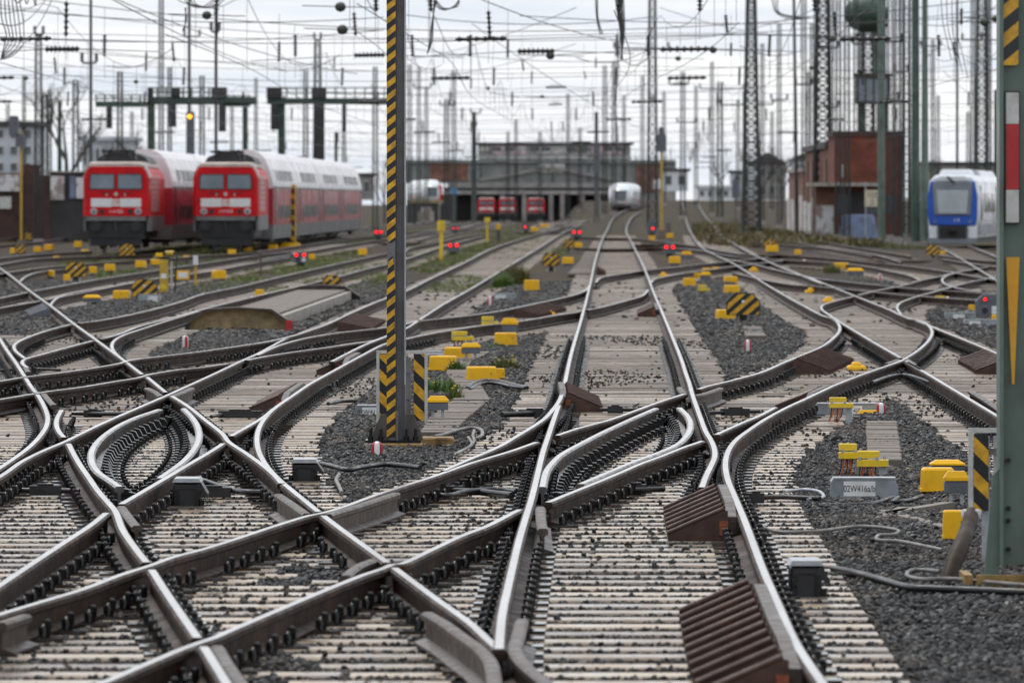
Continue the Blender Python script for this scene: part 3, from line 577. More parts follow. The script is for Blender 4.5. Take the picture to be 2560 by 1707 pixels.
# each stone has its own grey
t = M['stone'].node_tree; oi = t.nodes.new('ShaderNodeObjectInfo'); hv = t.nodes.new('ShaderNodeHueSaturation'); mr = t.nodes.new('ShaderNodeMapRange'); mr.inputs[3].default_value = 0.45; mr.inputs[4].default_value = 1.55
pb = t.nodes['Principled BSDF']; src = pb.inputs['Base Color'].links[0].from_socket
t.links.new(oi.outputs['Random'], mr.inputs[0]); t.links.new(mr.outputs[0], hv.inputs['Value']); t.links.new(src, hv.inputs['Color']); t.links.new(hv.outputs[0], pb.inputs['Base Color'])
ROCKS = [rock(i) for i in range(7)]
def stones_object(name, P, smin, smax):
    me_ = bpy.data.meshes.new(name); me_.from_pydata(P.tolist(), [], []); o_ = bpy.data.objects.new(name, me_); link(o_)
    ng = bpy.data.node_groups.new(name, 'GeometryNodeTree'); ng.interface.new_socket('Geometry', in_out='INPUT', socket_type='NodeSocketGeometry'); ng.interface.new_socket('Geometry', in_out='OUTPUT', socket_type='NodeSocketGeometry')
    nn, ll = ng.nodes, ng.links; gi = nn.new('NodeGroupInput'); gout = nn.new('NodeGroupOutput')
    ip = nn.new('GeometryNodeInstanceOnPoints'); m2p = nn.new('GeometryNodeMeshToPoints'); jg = nn.new('GeometryNodeJoinGeometry')
    for r_ in ROCKS:
        oi_ = nn.new('GeometryNodeObjectInfo'); oi_.inputs['Object'].default_value = r_; oi_.inputs['As Instance'].default_value = True; ll.new(oi_.outputs['Geometry'], jg.inputs[0])
    ip.inputs['Pick Instance'].default_value = True
    rr = nn.new('FunctionNodeRandomValue'); rr.data_type = 'FLOAT_VECTOR'; rr.inputs[0].default_value = (-1.1, -1.1, 0); rr.inputs[1].default_value = (1.1, 1.1, 6.28)
    rs = nn.new('FunctionNodeRandomValue'); rs.data_type = 'FLOAT'; rs.inputs[2].default_value = smin; rs.inputs[3].default_value = smax
    ll.new(gi.outputs[0], m2p.inputs[0]); ll.new(m2p.outputs[0], ip.inputs['Points']); ll.new(jg.outputs[0], ip.inputs['Instance']); ll.new(rr.outputs[0], ip.inputs['Rotation']); ll.new(rs.outputs[1], ip.inputs['Scale']); ll.new(ip.outputs[0], gout.inputs[0])
    md = o_.modifiers.new('stones', 'NODES'); md.node_group = ng; return o_
rowlist = sorted(rows)
def covered(X, Yv):
    m_ = np.zeros(len(X), bool)
    for Yr in rowlist:
        if Yr > 192: break
        near = np.abs(Yv-Yr) < 0.150
        if not near.any(): continue
        for _, a, c, _o in rows[Yr]: m_ |= near & (X > a) & (X < c)
    return m_
def span(Yv):                                             # is the place between the ends of some sleeper row?
    m_ = np.zeros(len(Yv[0]), bool)
    X, Yy = Yv
    for Yr in rowlist:
        if Yr > 192: break
        near = np.abs(Yy-Yr) < 0.31
        for _, a, c, _o in rows[Yr]: m_ |= near & (X > a-0.05) & (X < c+0.05)
    return m_
def scatter(y0, y1, sp):
    Ys = np.arange(y0, y1, sp); P = []
    for yy in Ys:
        hw = 0.081*yy+0.9; xs_ = np.arange(-hw, hw, sp); P.append(np.stack([xs_, np.full(len(xs_), yy)], -1))
    P = np.concatenate(P); P += RNG.uniform(-0.5, 0.5, P.shape)*sp; return P
for y0, y1, sp, smn, smx, dz in ((27.5, 62, 0.050, 0.044, 0.090, 0.012), (62, 112, 0.068, 0.056, 0.11, 0.030), (112, 186, 0.14, 0.10, 0.18, 0.0)):
    P = scatter(y0, y1, sp); P = P[~covered(P[:, 0], P[:, 1])]
    ins = span((P[:, 0], P[:, 1]))
    A = P[~ins]; z_ = GZ+0.005+RNG.uniform(-0.012, 0.022, len(A))+0.02*np.sin(A[:, 0]*2.1+A[:, 1]*0.7)
    tag(stones_object('ballast', np.concatenate([A, z_[:, None]], 1), smn, smx), kind='stuff')
    if dz:
        A = P[ins]; z_ = STOP-dz+RNG.uniform(-0.012, 0.006, len(A))
        tag(stones_object('crib_ballast', np.concatenate([A, z_[:, None]], 1), 0.030, 0.060), kind='stuff')
    print('stones', len(P))
# strays lying on the sleepers, in drifts
P = scatter(28, 112, 0.13); c_ = covered(P[:, 0], P[:, 1]); P = P[c_]
dr = np.sin(P[:, 0]*1.3+2*np.sin(P[:, 1]*0.11))*np.sin(P[:, 1]*0.23+P[:, 0]*0.7)
P = P[RNG.uniform(0, 1, len(P)) < np.clip(dr-0.25, 0.012, 0.30)*np.where(P[:, 1] > 64, 2.2, 1.0)]
tag(stones_object('loose_stones', np.concatenate([P, np.full((len(P), 1), STOP+0.008)], 1), 0.025, 0.065), kind='stuff'); print('strays', len(P))

# ================================================================ far tracks running on towards the bridge, each on its own dark bed
M['fargravel'] = mat('rusty_gravel', (0.060, 0.047, 0.038), (0.024, 0.019, 0.016), 0.85, spec=0.08, metal=0, scale=1.6, bump=0.5, c3=(0.085, 0.062, 0.045), s3=0.5)# 0, 1.6, 0.5, c3=(0.085, 0.062, 0.045), s3=0.5)
FT = [([(1427, 563), (1440, 556), (1450, 551)], 'track leading on under the bridge left of the main curve'), ([(1340, 575), (1370, 560), (1388, 551), (1396, 546)], 'distant track under the bridge, second from the main line'), ([(1180, 569), (1240, 556), (1290, 547), (1330, 541)], 'distant track under the bridge leading to the red locomotives'), ([(1010, 600), (1120, 573), (1200, 556), (1262, 546)], 'distant track in the weeds right of the yellow post'), ([(700, 600), (900, 575), (1050, 558), (1170, 546)], 'distant track passing the end of the red coaches'), ([(-40, 590), (120, 575), (260, 566), (420, 560)], 'track left of the left red locomotive'), ([(-40, 545), (100, 540), (240, 535), (420, 530)], 'distant track along the graffiti wall'), ([(1900, 588), (2000, 600), (2100, 618), (2230, 640)], 'track along the scrub bank on the right'), ([(2380, 613), (2440, 640), (2520, 680), (2600, 720)], 'track under the blue and white railcar')]
for pts, lab in FT:
    e = empty('railway_track', label=lab, cat='track'); W = [Vector(G(x, y)) for x, y in [tuple(q_) for q_ in catmull(pts, 8)]]; Wn = np.array(W); nn_ = []
    for i in range(len(Wn)):
        d = Wn[min(i+1, len(Wn)-1)]-Wn[max(i-1, 0)]; d /= max(np.linalg.norm(d), 1e-6); nn_.append(np.array([-d[1], d[0], 0]))
    nn_ = np.array(nn_); gz_ = ground_z(Wn[:, 0], Wn[:, 1])-(GZ-0.05); Wn[:, 2] = gz_
    for sd in (-0.75, 0.75):
        o = bpy.data.objects.new('rail', rail_mesh(Wn+nn_*sd, 0, M['railtop'], M['rail'])); link(o, e)
    b_ = MB(); k = len(Wn); V = []
    for i in range(k):
        for u, z_ in ((-2.3, -0.30), (-1.5, -0.20), (1.5, -0.20), (2.3, -0.30)): V.append(tuple(Wn[i]+nn_[i]*u+np.array([0, 0, z_])))
    b_.add(V, [(i*4+j, i*4+j+1, (i+1)*4+j+1, (i+1)*4+j) for i in range(k-1) for j in range(3)], M['fargravel']); b_.build('gravel_bed', e)
    b_ = MB(); L_ = np.concatenate([[0], np.cumsum(np.linalg.norm(np.diff(Wn, axis=0), axis=1))])
    for s_ in np.arange(0.3, L_[-1], 0.9): c_ = [float(np.interp(s_, L_, Wn[:, q_])) for q_ in range(3)]; a_ = nn_[min(int(np.searchsorted(L_, s_)), k-1)]; b_.box((c_[0], c_[1], c_[2]-0.19), (2.5, 0.28, 0.08), M['sleeper4'], math.atan2(a_[1], a_[0]))
    tag(b_.build('distant_sleepers', e), kind='stuff')
# ================================================================ trackside things near the camera
def sc(y, z=GZ): return (y-HY)/(H-z)                     # photo px per metre for something standing at row y
def gp(x, y): return G(x, y, GZ)
def lettering(parent, s, size, loc, m_, rx=90, align='CENTER', rz=0):
    cu = bpy.data.curves.new('lettering', 'FONT'); cu.body = s; cu.size = size; cu.align_x = align; cu.align_y = 'CENTER'; cu.extrude = 0.0005
    o = bpy.data.objects.new('lettering', cu); link(o, parent); o.location = loc; o.rotation_euler = (R(rx), 0, R(rz)); cu.materials.append(m_); return o
M['ink'] = mat('black_print', (0.02, 0.02, 0.025), (0.03, 0.03, 0.03), 0.5)

REFS = [(-20, 'the left edge'), (50, 'the left signal post'), (110, 'the left lattice mast'), (190, 'the second hazard board'), (300, 'the left locomotive'), (360, 'the near hazard board'), (418, 'the yellow column'), (489, 'the white topped post'), (560, 'the right locomotive'), (652, 'the short brown post'), (727, 'the striped column'), (850, 'the trough cover'), (985, 'the striped mast'), (1110, 'the yellow marker post'), (1250, 'the brown post'), (1380, 'the dry weeds'), (1500, 'the main track'), (1631, 'the tall lattice mast'), (1720, 'the climbing track'), (1858, 'the large hazard board'), (1990, 'the leaning pole'), (2100, 'the brick building'), (2230, 'the brick gable'), (2310, 'the pale green post'), (2400, 'the blue train'), (2480, 'the green post'), (2600, 'the right edge')]
def between(x):
    for (a, na), (b, nb) in zip(REFS, REFS[1:]):
        if a <= x < b: return ('near '+na if x-a < 0.3*(b-a) else 'near '+nb if b-x < 0.3*(b-a) else 'between '+na[4:]+' and '+nb[4:])
    return 'near the edge'
# ---- yellow cover box on a low dark foot
def yellow_box(x0, x1, yt, yb, label, group=None, rz=0.0, depth=None, name='yellow_cover_box', lip=True, second=None):
    s = sc(yb); wd = (x1-x0)/s; ht = (yb-yt)/s; loc = gp((x0+x1)/2, yb); dp = depth or wd*0.75
    e = empty(name, (loc.x, loc.y+dp/2, GZ-0.03), rz, label, 'box', group)
    ft = ht*0.16
    MB().box((0, 0, ft*0.35+0.01), (wd*0.72, dp*0.7, ft*0.9+0.04), M['slate']).build('foot', e)
    b_ = MB().rbox((0, 0, 0.03+ft+(ht-ft)/2), (wd*0.97, dp*0.97, ht-ft), M['yellow'], min(0.018, wd*.06), 0.93)
    b_.build('cover', e)
    if lip:
        l_ = MB(); l_.box((0, 0, 0.03+ft+0.012), (wd, dp, 0.022), M['yellow']); l_.build('lip', e)
        c_ = MB().box((0, -dp/2-0.006, 0.03+ft-0.004), (wd*0.16, 0.012, 0.03), M['yellow']); c_.build('catch', e)
        MB().box((wd*0.30, -dp*0.482, 0.03+ht*0.62), (0.008, 0.006, ht*0.16), M['slate']).build('slot', e); MB().box((-wd*0.25, -dp*0.36, 0.02), (wd*0.18, 0.02, 0.05), M['galv']).box((0.05*wd, -dp*0.36, 0.02), (wd*0.2, 0.02, 0.04), M['iron']).build('clamp', e)
        for k_ in (-1, 1): MB().tube([(k_*wd*0.3, -dp*0.3, 0.05), (k_*wd*0.36, -dp*0.5, 0.04), (k_*wd*0.5, -dp*0.62, 0.02)], 0.014, M['black'], 6).build('hose', e)
    return e
# ---- grey housing with a yellow hipped cap on two legs
def capped_box(x0, x1, yt, yb, yg, label, group=None, rz=0.0):
    s = sc(yg); wd = (x1-x0)/s; h0 = (yg-yb)/s; ht = (yb-yt)/s; loc = gp((x0+x1)/2, yg); dp = wd*0.6
    e = empty('capped_junction_box', (loc.x, loc.y+dp/2, GZ-0.03), rz, label, 'junction box', group)
    for sx in (-1, 1): MB().box((sx*wd*0.22, 0, (h0+0.03)/2), (wd*0.13, 0.03, h0+0.03), M['galv']).build('leg', e)
    MB().rbox((0, 0, 0.03+h0+ht*0.28), (wd*0.94, dp*0.9, ht*0.56), M['slate'], 0.012, 1.0).build('housing', e)
    b_ = MB(); z0 = 0.03+h0+ht*0.56
    b_.box((0, 0, z0+ht*0.07), (wd, dp, ht*0.14), M['yellow']); b_.box((0, 0, z0+ht*0.14+ht*0.15), (wd*0.985, dp*0.98, ht*0.30), M['yellow'], taper=0.66, tapery=0.6)
    b_.build('cap', e); return e
# ---- two-tier yellow terminal block on a galvanised post, cables hanging below
def terminal(x0, x1, yt, yb, yg, label, group=None, tiers=1, cables=True):
    s = sc(yg); wd = (x1-x0)/s; loc = gp((x0+x1)/2, yg); ht = (yb-yt)/s; h0 = (yg-yb)/s
    e = empty('terminal_block', (loc.x, loc.y, GZ-0.03), random.uniform(-.15, .15), label, 'terminal block', group)
    MB().box((wd*0.32, 0.02, (h0+0.03)/2), (wd*0.26, 0.05, h0+0.03), M['galv']).build('post', e)
    MB().rbox((0, 0, 0.03+h0+ht*0.22), (wd, 0.11, ht*0.42), M['yellow2'], 0.006).build('lower_block', e)
    MB().rbox((-wd*0.14, 0, 0.03+h0+ht*0.74), (wd*0.70, 0.10, ht*0.44), M['yellow2'], 0.006).build('upper_block', e)
    MB().box((-wd*0.40, -0.052, 0.03+h0+ht*0.5), (wd*0.10, 0.01, ht*0.2), M['galv']).box((wd*0.14, -0.052, 0.03+h0+ht*0.5), (wd*0.1, 0.01, ht*0.2), M['galv']).lathe([(0.012, 0), (0.012, 0.03)], M['galv'], (wd*0.38, 0, 0.03+h0+ht*0.43), 8).build('clamps', e)
    if cables:
        for j in range(7):
            x_ = -wd*0.4+wd*0.08*j; q_ = random.uniform(-.07, .03)
            MB().tube([(x_, 0, 0.03+h0), (x_+q_*0.3, -0.02, h0*0.7), (x_+q_, -0.03+random.uniform(-.02, .02), h0*0.3), (x_+q_*1.1, 0, 0)], 0.007, M['orangecable'] if j % 3 else M['black'], 5).build('cable', e)
    return e
# ---- grey switch box with a printed number
def number_box(x0, x1, yt, yb, text, label, lx=0.45, lw=0.5, group=None):
    s = sc(yb); wd = (x1-x0)/s; ht = (yb-yt)/s; loc = gp((x0+x1)/2, yb); dp = 0.2
    e = empty('switch_number_box', (loc.x, loc.y+dp/2, GZ-0.02), 0, label, 'switch box', group)
    b_ = MB(); b_.prism([(-wd/2, 0.03), (wd/2, 0.03), (wd/2, 0.03+ht*0.55), (wd/2-ht*0.22, 0.03+ht), (-wd/2+ht*0.12, 0.03+ht), (-wd/2, 0.03+ht*0.8)], -dp/2, dp/2, M['greybox']); b_.build('housing', e, bevel=0.006)
    MB().box((0, -0.004, 0.03+ht-0.004), (wd*0.93, dp*1.06, 0.012), M['galv']).build('lid', e)
    MB().box((0, -0.01, 0.02), (wd*1.02, dp*1.1, 0.024), M['galv']).build('base_flange', e)
    MB().box((-wd/2+wd*lx, -dp/2-0.003, 0.03+ht*0.46), (wd*lw, 0.006, ht*0.72), M['white']).build('number_plate', e)
    if text: lettering(e, text, ht*0.46, (-wd/2+wd*lx, -dp/2-0.0075, 0.03+ht*0.45), M['ink']).scale = (0.72, 1, 1)
    return e
# ---- red and white fouling-point marker
def marker(x0, x1, yt, yb, label, rz=1.57):
    s = sc(yb); r_ = (x1-x0)/2/s; h_ = (yb-yt)/s; loc = gp((x0+x1)/2, yb)
    e = empty('fouling_marker', (loc.x, loc.y+r_, GZ+0.015), rz, label, 'marker post', 'red and white fouling markers')
    prof = [(r_, 0), (r_, h_*0.62)]+[(r_*math.cos(a), h_*0.62+0.04+(h_*0.38)*math.sin(a)) for a in (0.3, 0.7, 1.1, 1.4)]+[(r_*0.05, h_+0.04)]
    MB().lathe(prof, M['white'], n=18).build('post', e)
    for k in range(3):
        b_ = MB(); a0 = k*2*math.pi/3
        V = []
        for (rr, zz) in [(r_*1.02, 0), (r_*1.02, h_*0.62)]+[(r_*1.02*math.cos(a), h_*0.62+0.04+(h_*0.38)*math.sin(a)) for a in (0.3, 0.7, 1.05)]:
            V.append([Vector((rr*math.cos(a0+t_), rr*math.sin(a0+t_), zz)) for t_ in np.linspace(-0.5, 0.5, 6)])
        for i in range(len(V)-1):
            for j in range(5): b_.add([V[i][j], V[i][j+1], V[i+1][j+1], V[i+1][j]], [(0, 1, 2, 3)], M['red'], True)
        b_.build('red_stripe', e)
    return e
# ---- rusty comb ramp beside a rail: one wedge plate per sleeper bay, solid end plate and a head piece
def comb_ramp(rail, side, ybase, n_, wd, label, h0=0.20, h1=0.05, head=True, m_='rust', pitch=0.6, off=0.10):
    Y0 = F*(H-STOP)/(ybase-HY); p_ = LINE[rail]; xs_ = lambda rl, Yq: float(np.interp(Yq, *(p_[np.argsort(p_[:, 1])][:, [1, 0]].T))); xr = xs_(rail, Y0+n_*pitch/2)
    e = empty('comb_ramp', (xr, Y0, STOP), 0, label, 'ramp', 'rusty comb ramps beside the rails')
    for j in range(n_):
        Yj = Y0+j*pitch; xj = xs_(rail, Yj)
        x_ = xj-xr+side*off
        b_ = MB(); b_.prism([(x_, 0.0), (x_+side*wd, 0.0), (x_+side*wd, h1), (x_+side*0.05, h0), (x_, h0*0.96)], j*pitch-0.012, j*pitch+0.012, M[m_])
        b_.tube([(x_+side*wd, j*pitch, h1+0.005), (x_+side*0.03, j*pitch, h0+0.005)], 0.019, M[m_], 6)
        b_.build('plate', e)
    if head:
        b_ = MB(); L_ = n_*pitch
        for j in range(6):
            Ya, Yb = L_*j/6, L_*(j+1)/6; xa = xs_(rail, Y0+Ya)-xr+side*(off-0.03); xb = xs_(rail, Y0+Yb)-xr+side*(off-0.03)
            za = h0+(0.02 if 0 < j else -0.05); zb = h0+(0.02 if j < 5 else -0.05)
            b_.add([(xa-side*0.03, Ya, za), (xa+side*0.04, Ya, za), (xb+side*0.04, Yb, zb), (xb-side*0.03, Yb, zb), (xa-side*0.03, Ya, za-0.09), (xa+side*0.04, Ya, za-0.09), (xb+side*0.04, Yb, zb-0.09), (xb-side*0.03, Yb, zb-0.09)],
                   [(0, 1, 2, 3), (7, 6, 5, 4), (0, 4, 5, 1), (1, 5, 6, 2), (2, 6, 7, 3), (3, 7, 4, 0)], M['guard'])
        b_.build('head_bar', e)
        MB().box((side*(off+0.03)+xs_(rail, Y0)-xr, -0.02, 0.09), (0.06, 0.03, 0.10), M['rustred']).build('bracket', e)
    return e
# ---- low black-and-yellow hazard board with cut corners, on a foot
STR_A = stripes_mat('hazard_stripes_up', YEL, BLK, (0.66, 0, -0.75), 0.17, 0.5, 0.38)
STR_B = stripes_mat('hazard_stripes_down', YEL, BLK, (0.70, 0, 0.71), 0.155, 0.5, 0.38)
STR_C = stripes_mat('hazard_strip_post', YEL, BLK, (0.55, -0.55, -0.80), 0.10, 0.5, 0.4)
def hazard_board(x0, x1, yt, yb, yg, label, group='striped hazard boards low beside the tracks'):
    s = sc(yg); wd = (x1-x0)/s; ht = (yb-yt)/s; h0 = (yg-yb)/s; loc = gp((x0+x1)/2, yg)
    e = empty('hazard_board', (loc.x, loc.y+0.05, GZ-0.03), random.uniform(-.05, .05), label, 'hazard board', group)
    z0 = 0.03+h0; c_ = wd*0.24
    poly = [(-wd/2, z0+0.02), (-wd/2+0.02, z0), (wd/2-0.02, z0), (wd/2, z0+0.02), (wd/2, z0+ht-c_), (wd/2-c_*0.95, z0+ht), (-wd/2+c_*0.95, z0+ht), (-wd/2, z0+ht-c_)]
    MB().prism(poly, 0.0, 0.03, M['black']).build('backing', e)
    cz = z0+ht/2; MB().prism([(u*0.93, cz+(w_-cz)*0.93) for u, w_ in poly], -0.004, 0.002, STR_A).build('striped_face', e)
    b_ = MB().box((0, 0.08, z0/2), (wd*0.22, 0.10, z0), M['iron']).box((0, 0.05, 0.03), (wd*0.5, 0.2, 0.05), M['iron'])
    b_.build('foot', e)
    MB().lathe([(wd*0.05, 0), (wd*0.05, 0.008)], M['white'], (0, -0.004, z0+ht*0.62), 10, mtx=Matrix.Rotation(R(90), 4, 'X')).build('reflector', e)
    for sx in (-1, 1): MB().lathe([(0.03, 0), (0.03, 0.05), (0.015, 0.06)], M['galv'], (sx*wd*0.2, -0.03, 0), 8).build('bolt', e)
    return e
# ---- dwarf signal: black board, lamps, mast foot
REDL = mat('red_lamp', (1.0, 0.012, 0.016), emit=2.6); YELL = mat('amber_lamp', (1.0, 0.42, 0.02), emit=3.0)
def dwarf_signal(x0, x1, yt, yb, yg, lamps, label, lr=0.055, plate=False):
    s = sc(yg); wd = (x1-x0)/s; ht = (yb-yt)/s; h0 = (yg-yb)/s; loc = gp((x0+x1)/2, yg); lr *= 0.78
    e = empty('dwarf_signal', (loc.x, loc.y+0.1, GZ-0.03), 0, label, 'signal', 'dwarf signals showing two red lights')
    z0 = 0.03+h0; c_ = wd*0.25
    MB().prism([(-wd/2, z0), (wd/2, z0), (wd/2, z0+ht-c_), (wd/2-c_, z0+ht), (-wd/2+c_, z0+ht), (-wd/2, z0+ht-c_)], -0.06, 0.10, M['slate']).build('housing', e, bevel=0.01)
    MB().box((0, 0, z0/2), (wd*0.5, 0.12, z0), M['iron']).build('foot', e)
    for u, v_ in lamps:
        X_, Z_ = (u-0.5)*wd, z0+v_*ht
        MB().lathe([(lr*1.35, 0), (lr*1.35, 0.05), (lr*1.15, 0.05), (lr*1.15, 0.0)], M['black'], (X_, -0.06, Z_), 14, mtx=Matrix.Rotation(R(90), 4, 'X')).build('hood', e)
        MB().lathe([(lr, 0), (lr*0.85, 0.03), (lr*0.3, 0.045)], REDL, (X_, -0.063, Z_), 14, mtx=Matrix.Rotation(R(90), 4, 'X')).build('red_lamp', e)
    if plate: MB().box((wd*0.22, -0.065, z0+ht*0.3), (wd*0.24, 0.008, ht*0.36), M['white']).build('plate', e); MB().lathe([(wd*.12, 0), (wd*.12, .01)], M['black'], (-wd*0.16, -0.066, z0+ht*0.28), 14, mtx=Matrix.Rotation(R(90), 4, 'X')).build('dark_lens', e)
    return e

# ================================================================ striped mast in the middle of the picture
def striped_mast():
    Yp = 62.4; s = F/Yp; loc = PT(983, 1118, Yp); e = empty('striped_mast', (loc.x, Yp, GZ-0.03), 0, 'grey steel mast with a torn yellow and black striped strip, on an ochre foundation', 'mast')
    pl = MB(); pl.rbox((0.0, 0.12, 0.035), (0.58, 0.58, 0.10), M['ochre'], 0.015, 0.98); pl.build('foundation', e)
    pl = MB(); pl.rbox((0.42, 0.55, 0.05), (0.34, 0.4, 0.14), M['ochre'], 0.015, 0.98); pl.build('foundation_step', e)
    MB().box((0.0, 0.12, 0.098), (0.54, 0.5, 0.028), M['iron']).build('base_plate', e)
    # H column turned so that two faces show
    c_ = MB(); hgt = 7.2; X0 = (968-983)/s; X1 = (1014-983)/s; Xm = (988-983)/s
    c_.prism([(X0, 0.0), (Xm, -0.02), (Xm+0.004, -0.004), (Xm+0.012, 0.10), (X1-0.012, 0.10), (X1-0.010, 0.02), (X1, 0.02), (X1, 0.2), (X1-0.012, 0.2), (X1-0.012, 0.118), (Xm+0.014, 0.118), (Xm+0.014, 0.19), (X0, 0.20)], 0.11, hgt, M['steelgrey'], 'Z'); c_.build('column', e)
    MB().box((X1-0.006, 0.01, hgt/2+0.3), (0.012, 0.016, hgt-0.7), M['galv']).build('column_edge', e)
    # striped strips, the lower one torn to a point at its top
    def strip(z0, z1, torn):
        a, b = X0-0.004, Xm+0.004; yv = -0.024
        if torn: poly = [(a, z0), (b, z0), (b, z1-0.75), (b-0.012, z1-0.72), (b-0.006, z1-0.5), (b-0.001, z1-0.3), (b-0.012, z1-0.12), (b-0.03, z1), (a+0.02, z1-0.03), (a+0.006, z1-0.2), (a, z1-0.35)]
        else: poly = [(a, z0+0.03), (a+0.03, z0-0.02), (b, z0+0.01), (b, z1), (a-0.004, z1)]
        p_ = MB().prism(poly, yv, yv+0.012, STRIP); return p_.build('striped_strip', e)
    zt = lambda y: H-(y-HY)*Yp/F-(GZ-0.03)
    strip(0.14, zt(640), True); strip(zt(603), 7.15, False)
    for sx, x_, y_ in ((-1, X0+0.01, 0.0), (1, X1, 0.02), (1, X1, 0.19), (-1, X0+0.01, 0.19)):
        MB().prism([(0, 0.11), (sx*0.16, 0.11), (sx*0.16, 0.15), (sx*0.07, 0.36), (0, 0.36)], -0.012, 0.012, M['mastbrown'], c=(x_+0.002*sx, y_, 0)).build('gusset', e)
    MB().prism([(0, 0.11), (-0.1, 0.11), (-0.03, 0.36), (0, 0.40)], -0.012, 0.012, M['mastbrown'], 'X', c=(Xm+0.02, -0.01, 0)).build('gusset', e)
    for bx, by in ((-0.22, -0.08), (-0.22, 0.3), (0.22, -0.08), (0.22, 0.3), (0.13, -0.09), (-0.12, -0.09)):
        MB().lathe([(0.026, 0.11), (0.026, 0.15), (0.014, 0.15), (0.014, 0.22), (0.005, 0.23)], M['iron'], (bx, by, 0), 6, False).build('anchor_bolt', e)
    return e
STRIP = stripes_mat('mast_strip', YEL, BLK, (0.62, 0, -0.78), 0.098, 0.5, 0.4)
striped_mast()
def chevron_board(x0, x1, yt, yb, Yb, gaps, label, mats, dark=M['steelgrey'], wood=False):
    s = F/Yb; a = PT(x0, yb, Yb); wd = (x1-x0)/s; ht = (yb-yt)/s; zb = a.z
    e = empty('chevron_board', (a.x+wd/2, Yb, GZ-0.03), 0, label, 'warning board'); z0 = zb-(GZ-0.03)
    rim = MB(); t_ = 0.03
    for q in ((-wd/2+t_/2, 0), (wd/2-t_/2, 0)): rim.box((q[0], 0, z0+ht/2), (t_, 0.035, ht), M['offwhite'])
    rim.box((0, 0, z0+ht-t_/2), (wd-2*t_, 0.034, t_), M['offwhite']); rim.build('white_frame', e)
    for (u0, u1), m_ in zip(gaps, mats):
        MB().box((-wd/2+wd*(u0+u1)/2, 0.0, z0+ht/2-0.01), (wd*(u1-u0), 0.02, ht-0.05), m_).build('striped_panel', e)
    for zz in (0.35, 0.72): MB().box((0, 0.03, z0+ht*zz), (wd*0.6, 0.02, 0.045), M['steelgrey']).build('cross_rail', e)
    for sx in (-0.12, 0.12): MB().box((sx*wd, 0.06, (z0+ht*0.9)/2), (0.05, 0.04, z0+ht*0.9), dark).build('post', e)
    return e
chevron_board(941, 1069, 876, 1056, 63.9, ((0.06, 0.32), (0.73, 0.94)), 'white rimmed board with black and yellow slanting stripes behind the striped mast', (STR_B, STR_B))

# ================================================================ green post at the right edge
def green_post():
    Yp = 39.5; s = F/Yp; x0, x1 = 2497, 2600; a = PT((x0+x1)/2, 1460, Yp); gz = GZ-0.03
    e = empty('green_signal_post', (a.x, Yp, gz), 0, 'green steel post carrying hazard, red and white and yellow wedge plates at right edge', 'mast')
    wd = (x1-x0)/s
    zz = lambda y: H-(y-HY)*Yp/F-gz
    c_ = MB(); c_.box((-wd/2+0.012, 0.06, 4.0), (0.024, 0.26, 7.6), M['green']); c_.box((0.01, 0.02, 4.0), (wd-0.03, 0.02, 7.6), M['green']); c_.box((wd/2, 0.06, 4.0), (0.024, 0.26, 7.6), M['green']); c_.build('column', e)
    fx = lambda x: (x-(x0+x1)/2)/s
    def plate(name, xa, xb, ya, yb, m_, d=0.0):
        return MB().box((fx((xa+xb)/2), -0.02-d, (zz(ya)+zz(yb))/2), ((xb-xa)/s, 0.012, (yb-ya)/s), m_).build(name, e)
    plate('striped_plate', 2504, 2545, -60, 164, stripes_mat('post_plate_stripes', YEL, BLK, (0.64, 0, -0.77), 0.135, 0.5, 0.35, 0.3), 0.01)
    plate('plate_backing', 2510, 2549, 228, 560, M['black'])
    plate('white_field', 2514, 2546, 232, 310, M['offwhite'], 0.012); plate('red_field', 2514, 2546, 311, 474, M['red'], 0.012); plate('white_field', 2514, 2546, 475, 556, M['offwhite'], 0.012)
    w_ = MB().prism([(fx(2514), zz(643)), (fx(2548), zz(643)), (fx(2535), zz(960)), (fx(2529), zz(960))], -0.034, -0.022, mat('amber_wedge', (0.72, 0.34, 0.012), (0.62, 0.29, 0.01), 0.4)); w_.build('yellow_wedge', e)
    for sx in (-1, 1): MB().prism([(0, 0.05), (sx*0.10, 0.05), (sx*0.04, 0.75), (0, 0.80)], -0.012, 0.012, M['green'], c=(sx*wd/2, -0.02, 0)).build('gusset', e)
    for yb in (1150, 1270, 1300, 1372): MB().lathe([(0.016, 0), (0.016, 0.012)], M['iron'], (fx(2520), -0.012, zz(yb)), 8, mtx=Matrix.Rotation(R(90), 4, 'X')).build('bolt', e)
    f_ = MB(); f_.box((fx(2500), 0.1, 0.02), (0.52, 0.5, 0.09), M['wood'])
    f_.box((fx(2410)+0.02, 0.12, 0.085), (0.05, 0.5, 0.12), M['ochre']); f_.box((fx(2540), -0.13, 0.085), (0.5, 0.05, 0.12), M['ochre']); f_.build('foundation_frame', e)
    return e
green_post()
chevron_board(2421, 2540, 1070, 1282, 42.5, ((0.11, 0.42),), 'white rimmed striped board half hidden behind the green post', (STR_B,), M['galv'])
ho = empty('cable_duct', (0, 0, 0), 0, 'thick brown plastic cable duct rising beside the green post', 'duct')
MB().tube([PT(2368, 1462, 40.2), PT(2382, 1410, 40.3), PT(2408, 1352, 40.6), PT(2424, 1310, 41.2), PT(2428, 1285, 41.4)], [0.055, 0.055, 0.055, 0.05, 0.05], M['duct'], 12).build('tube', ho)
MB().lathe([(0.062, -0.02), (0.066, 0.02), (0.05, 0.03)], M['offwhite'], PT(2428, 1284, 41.4), 14).build('collar', ho)

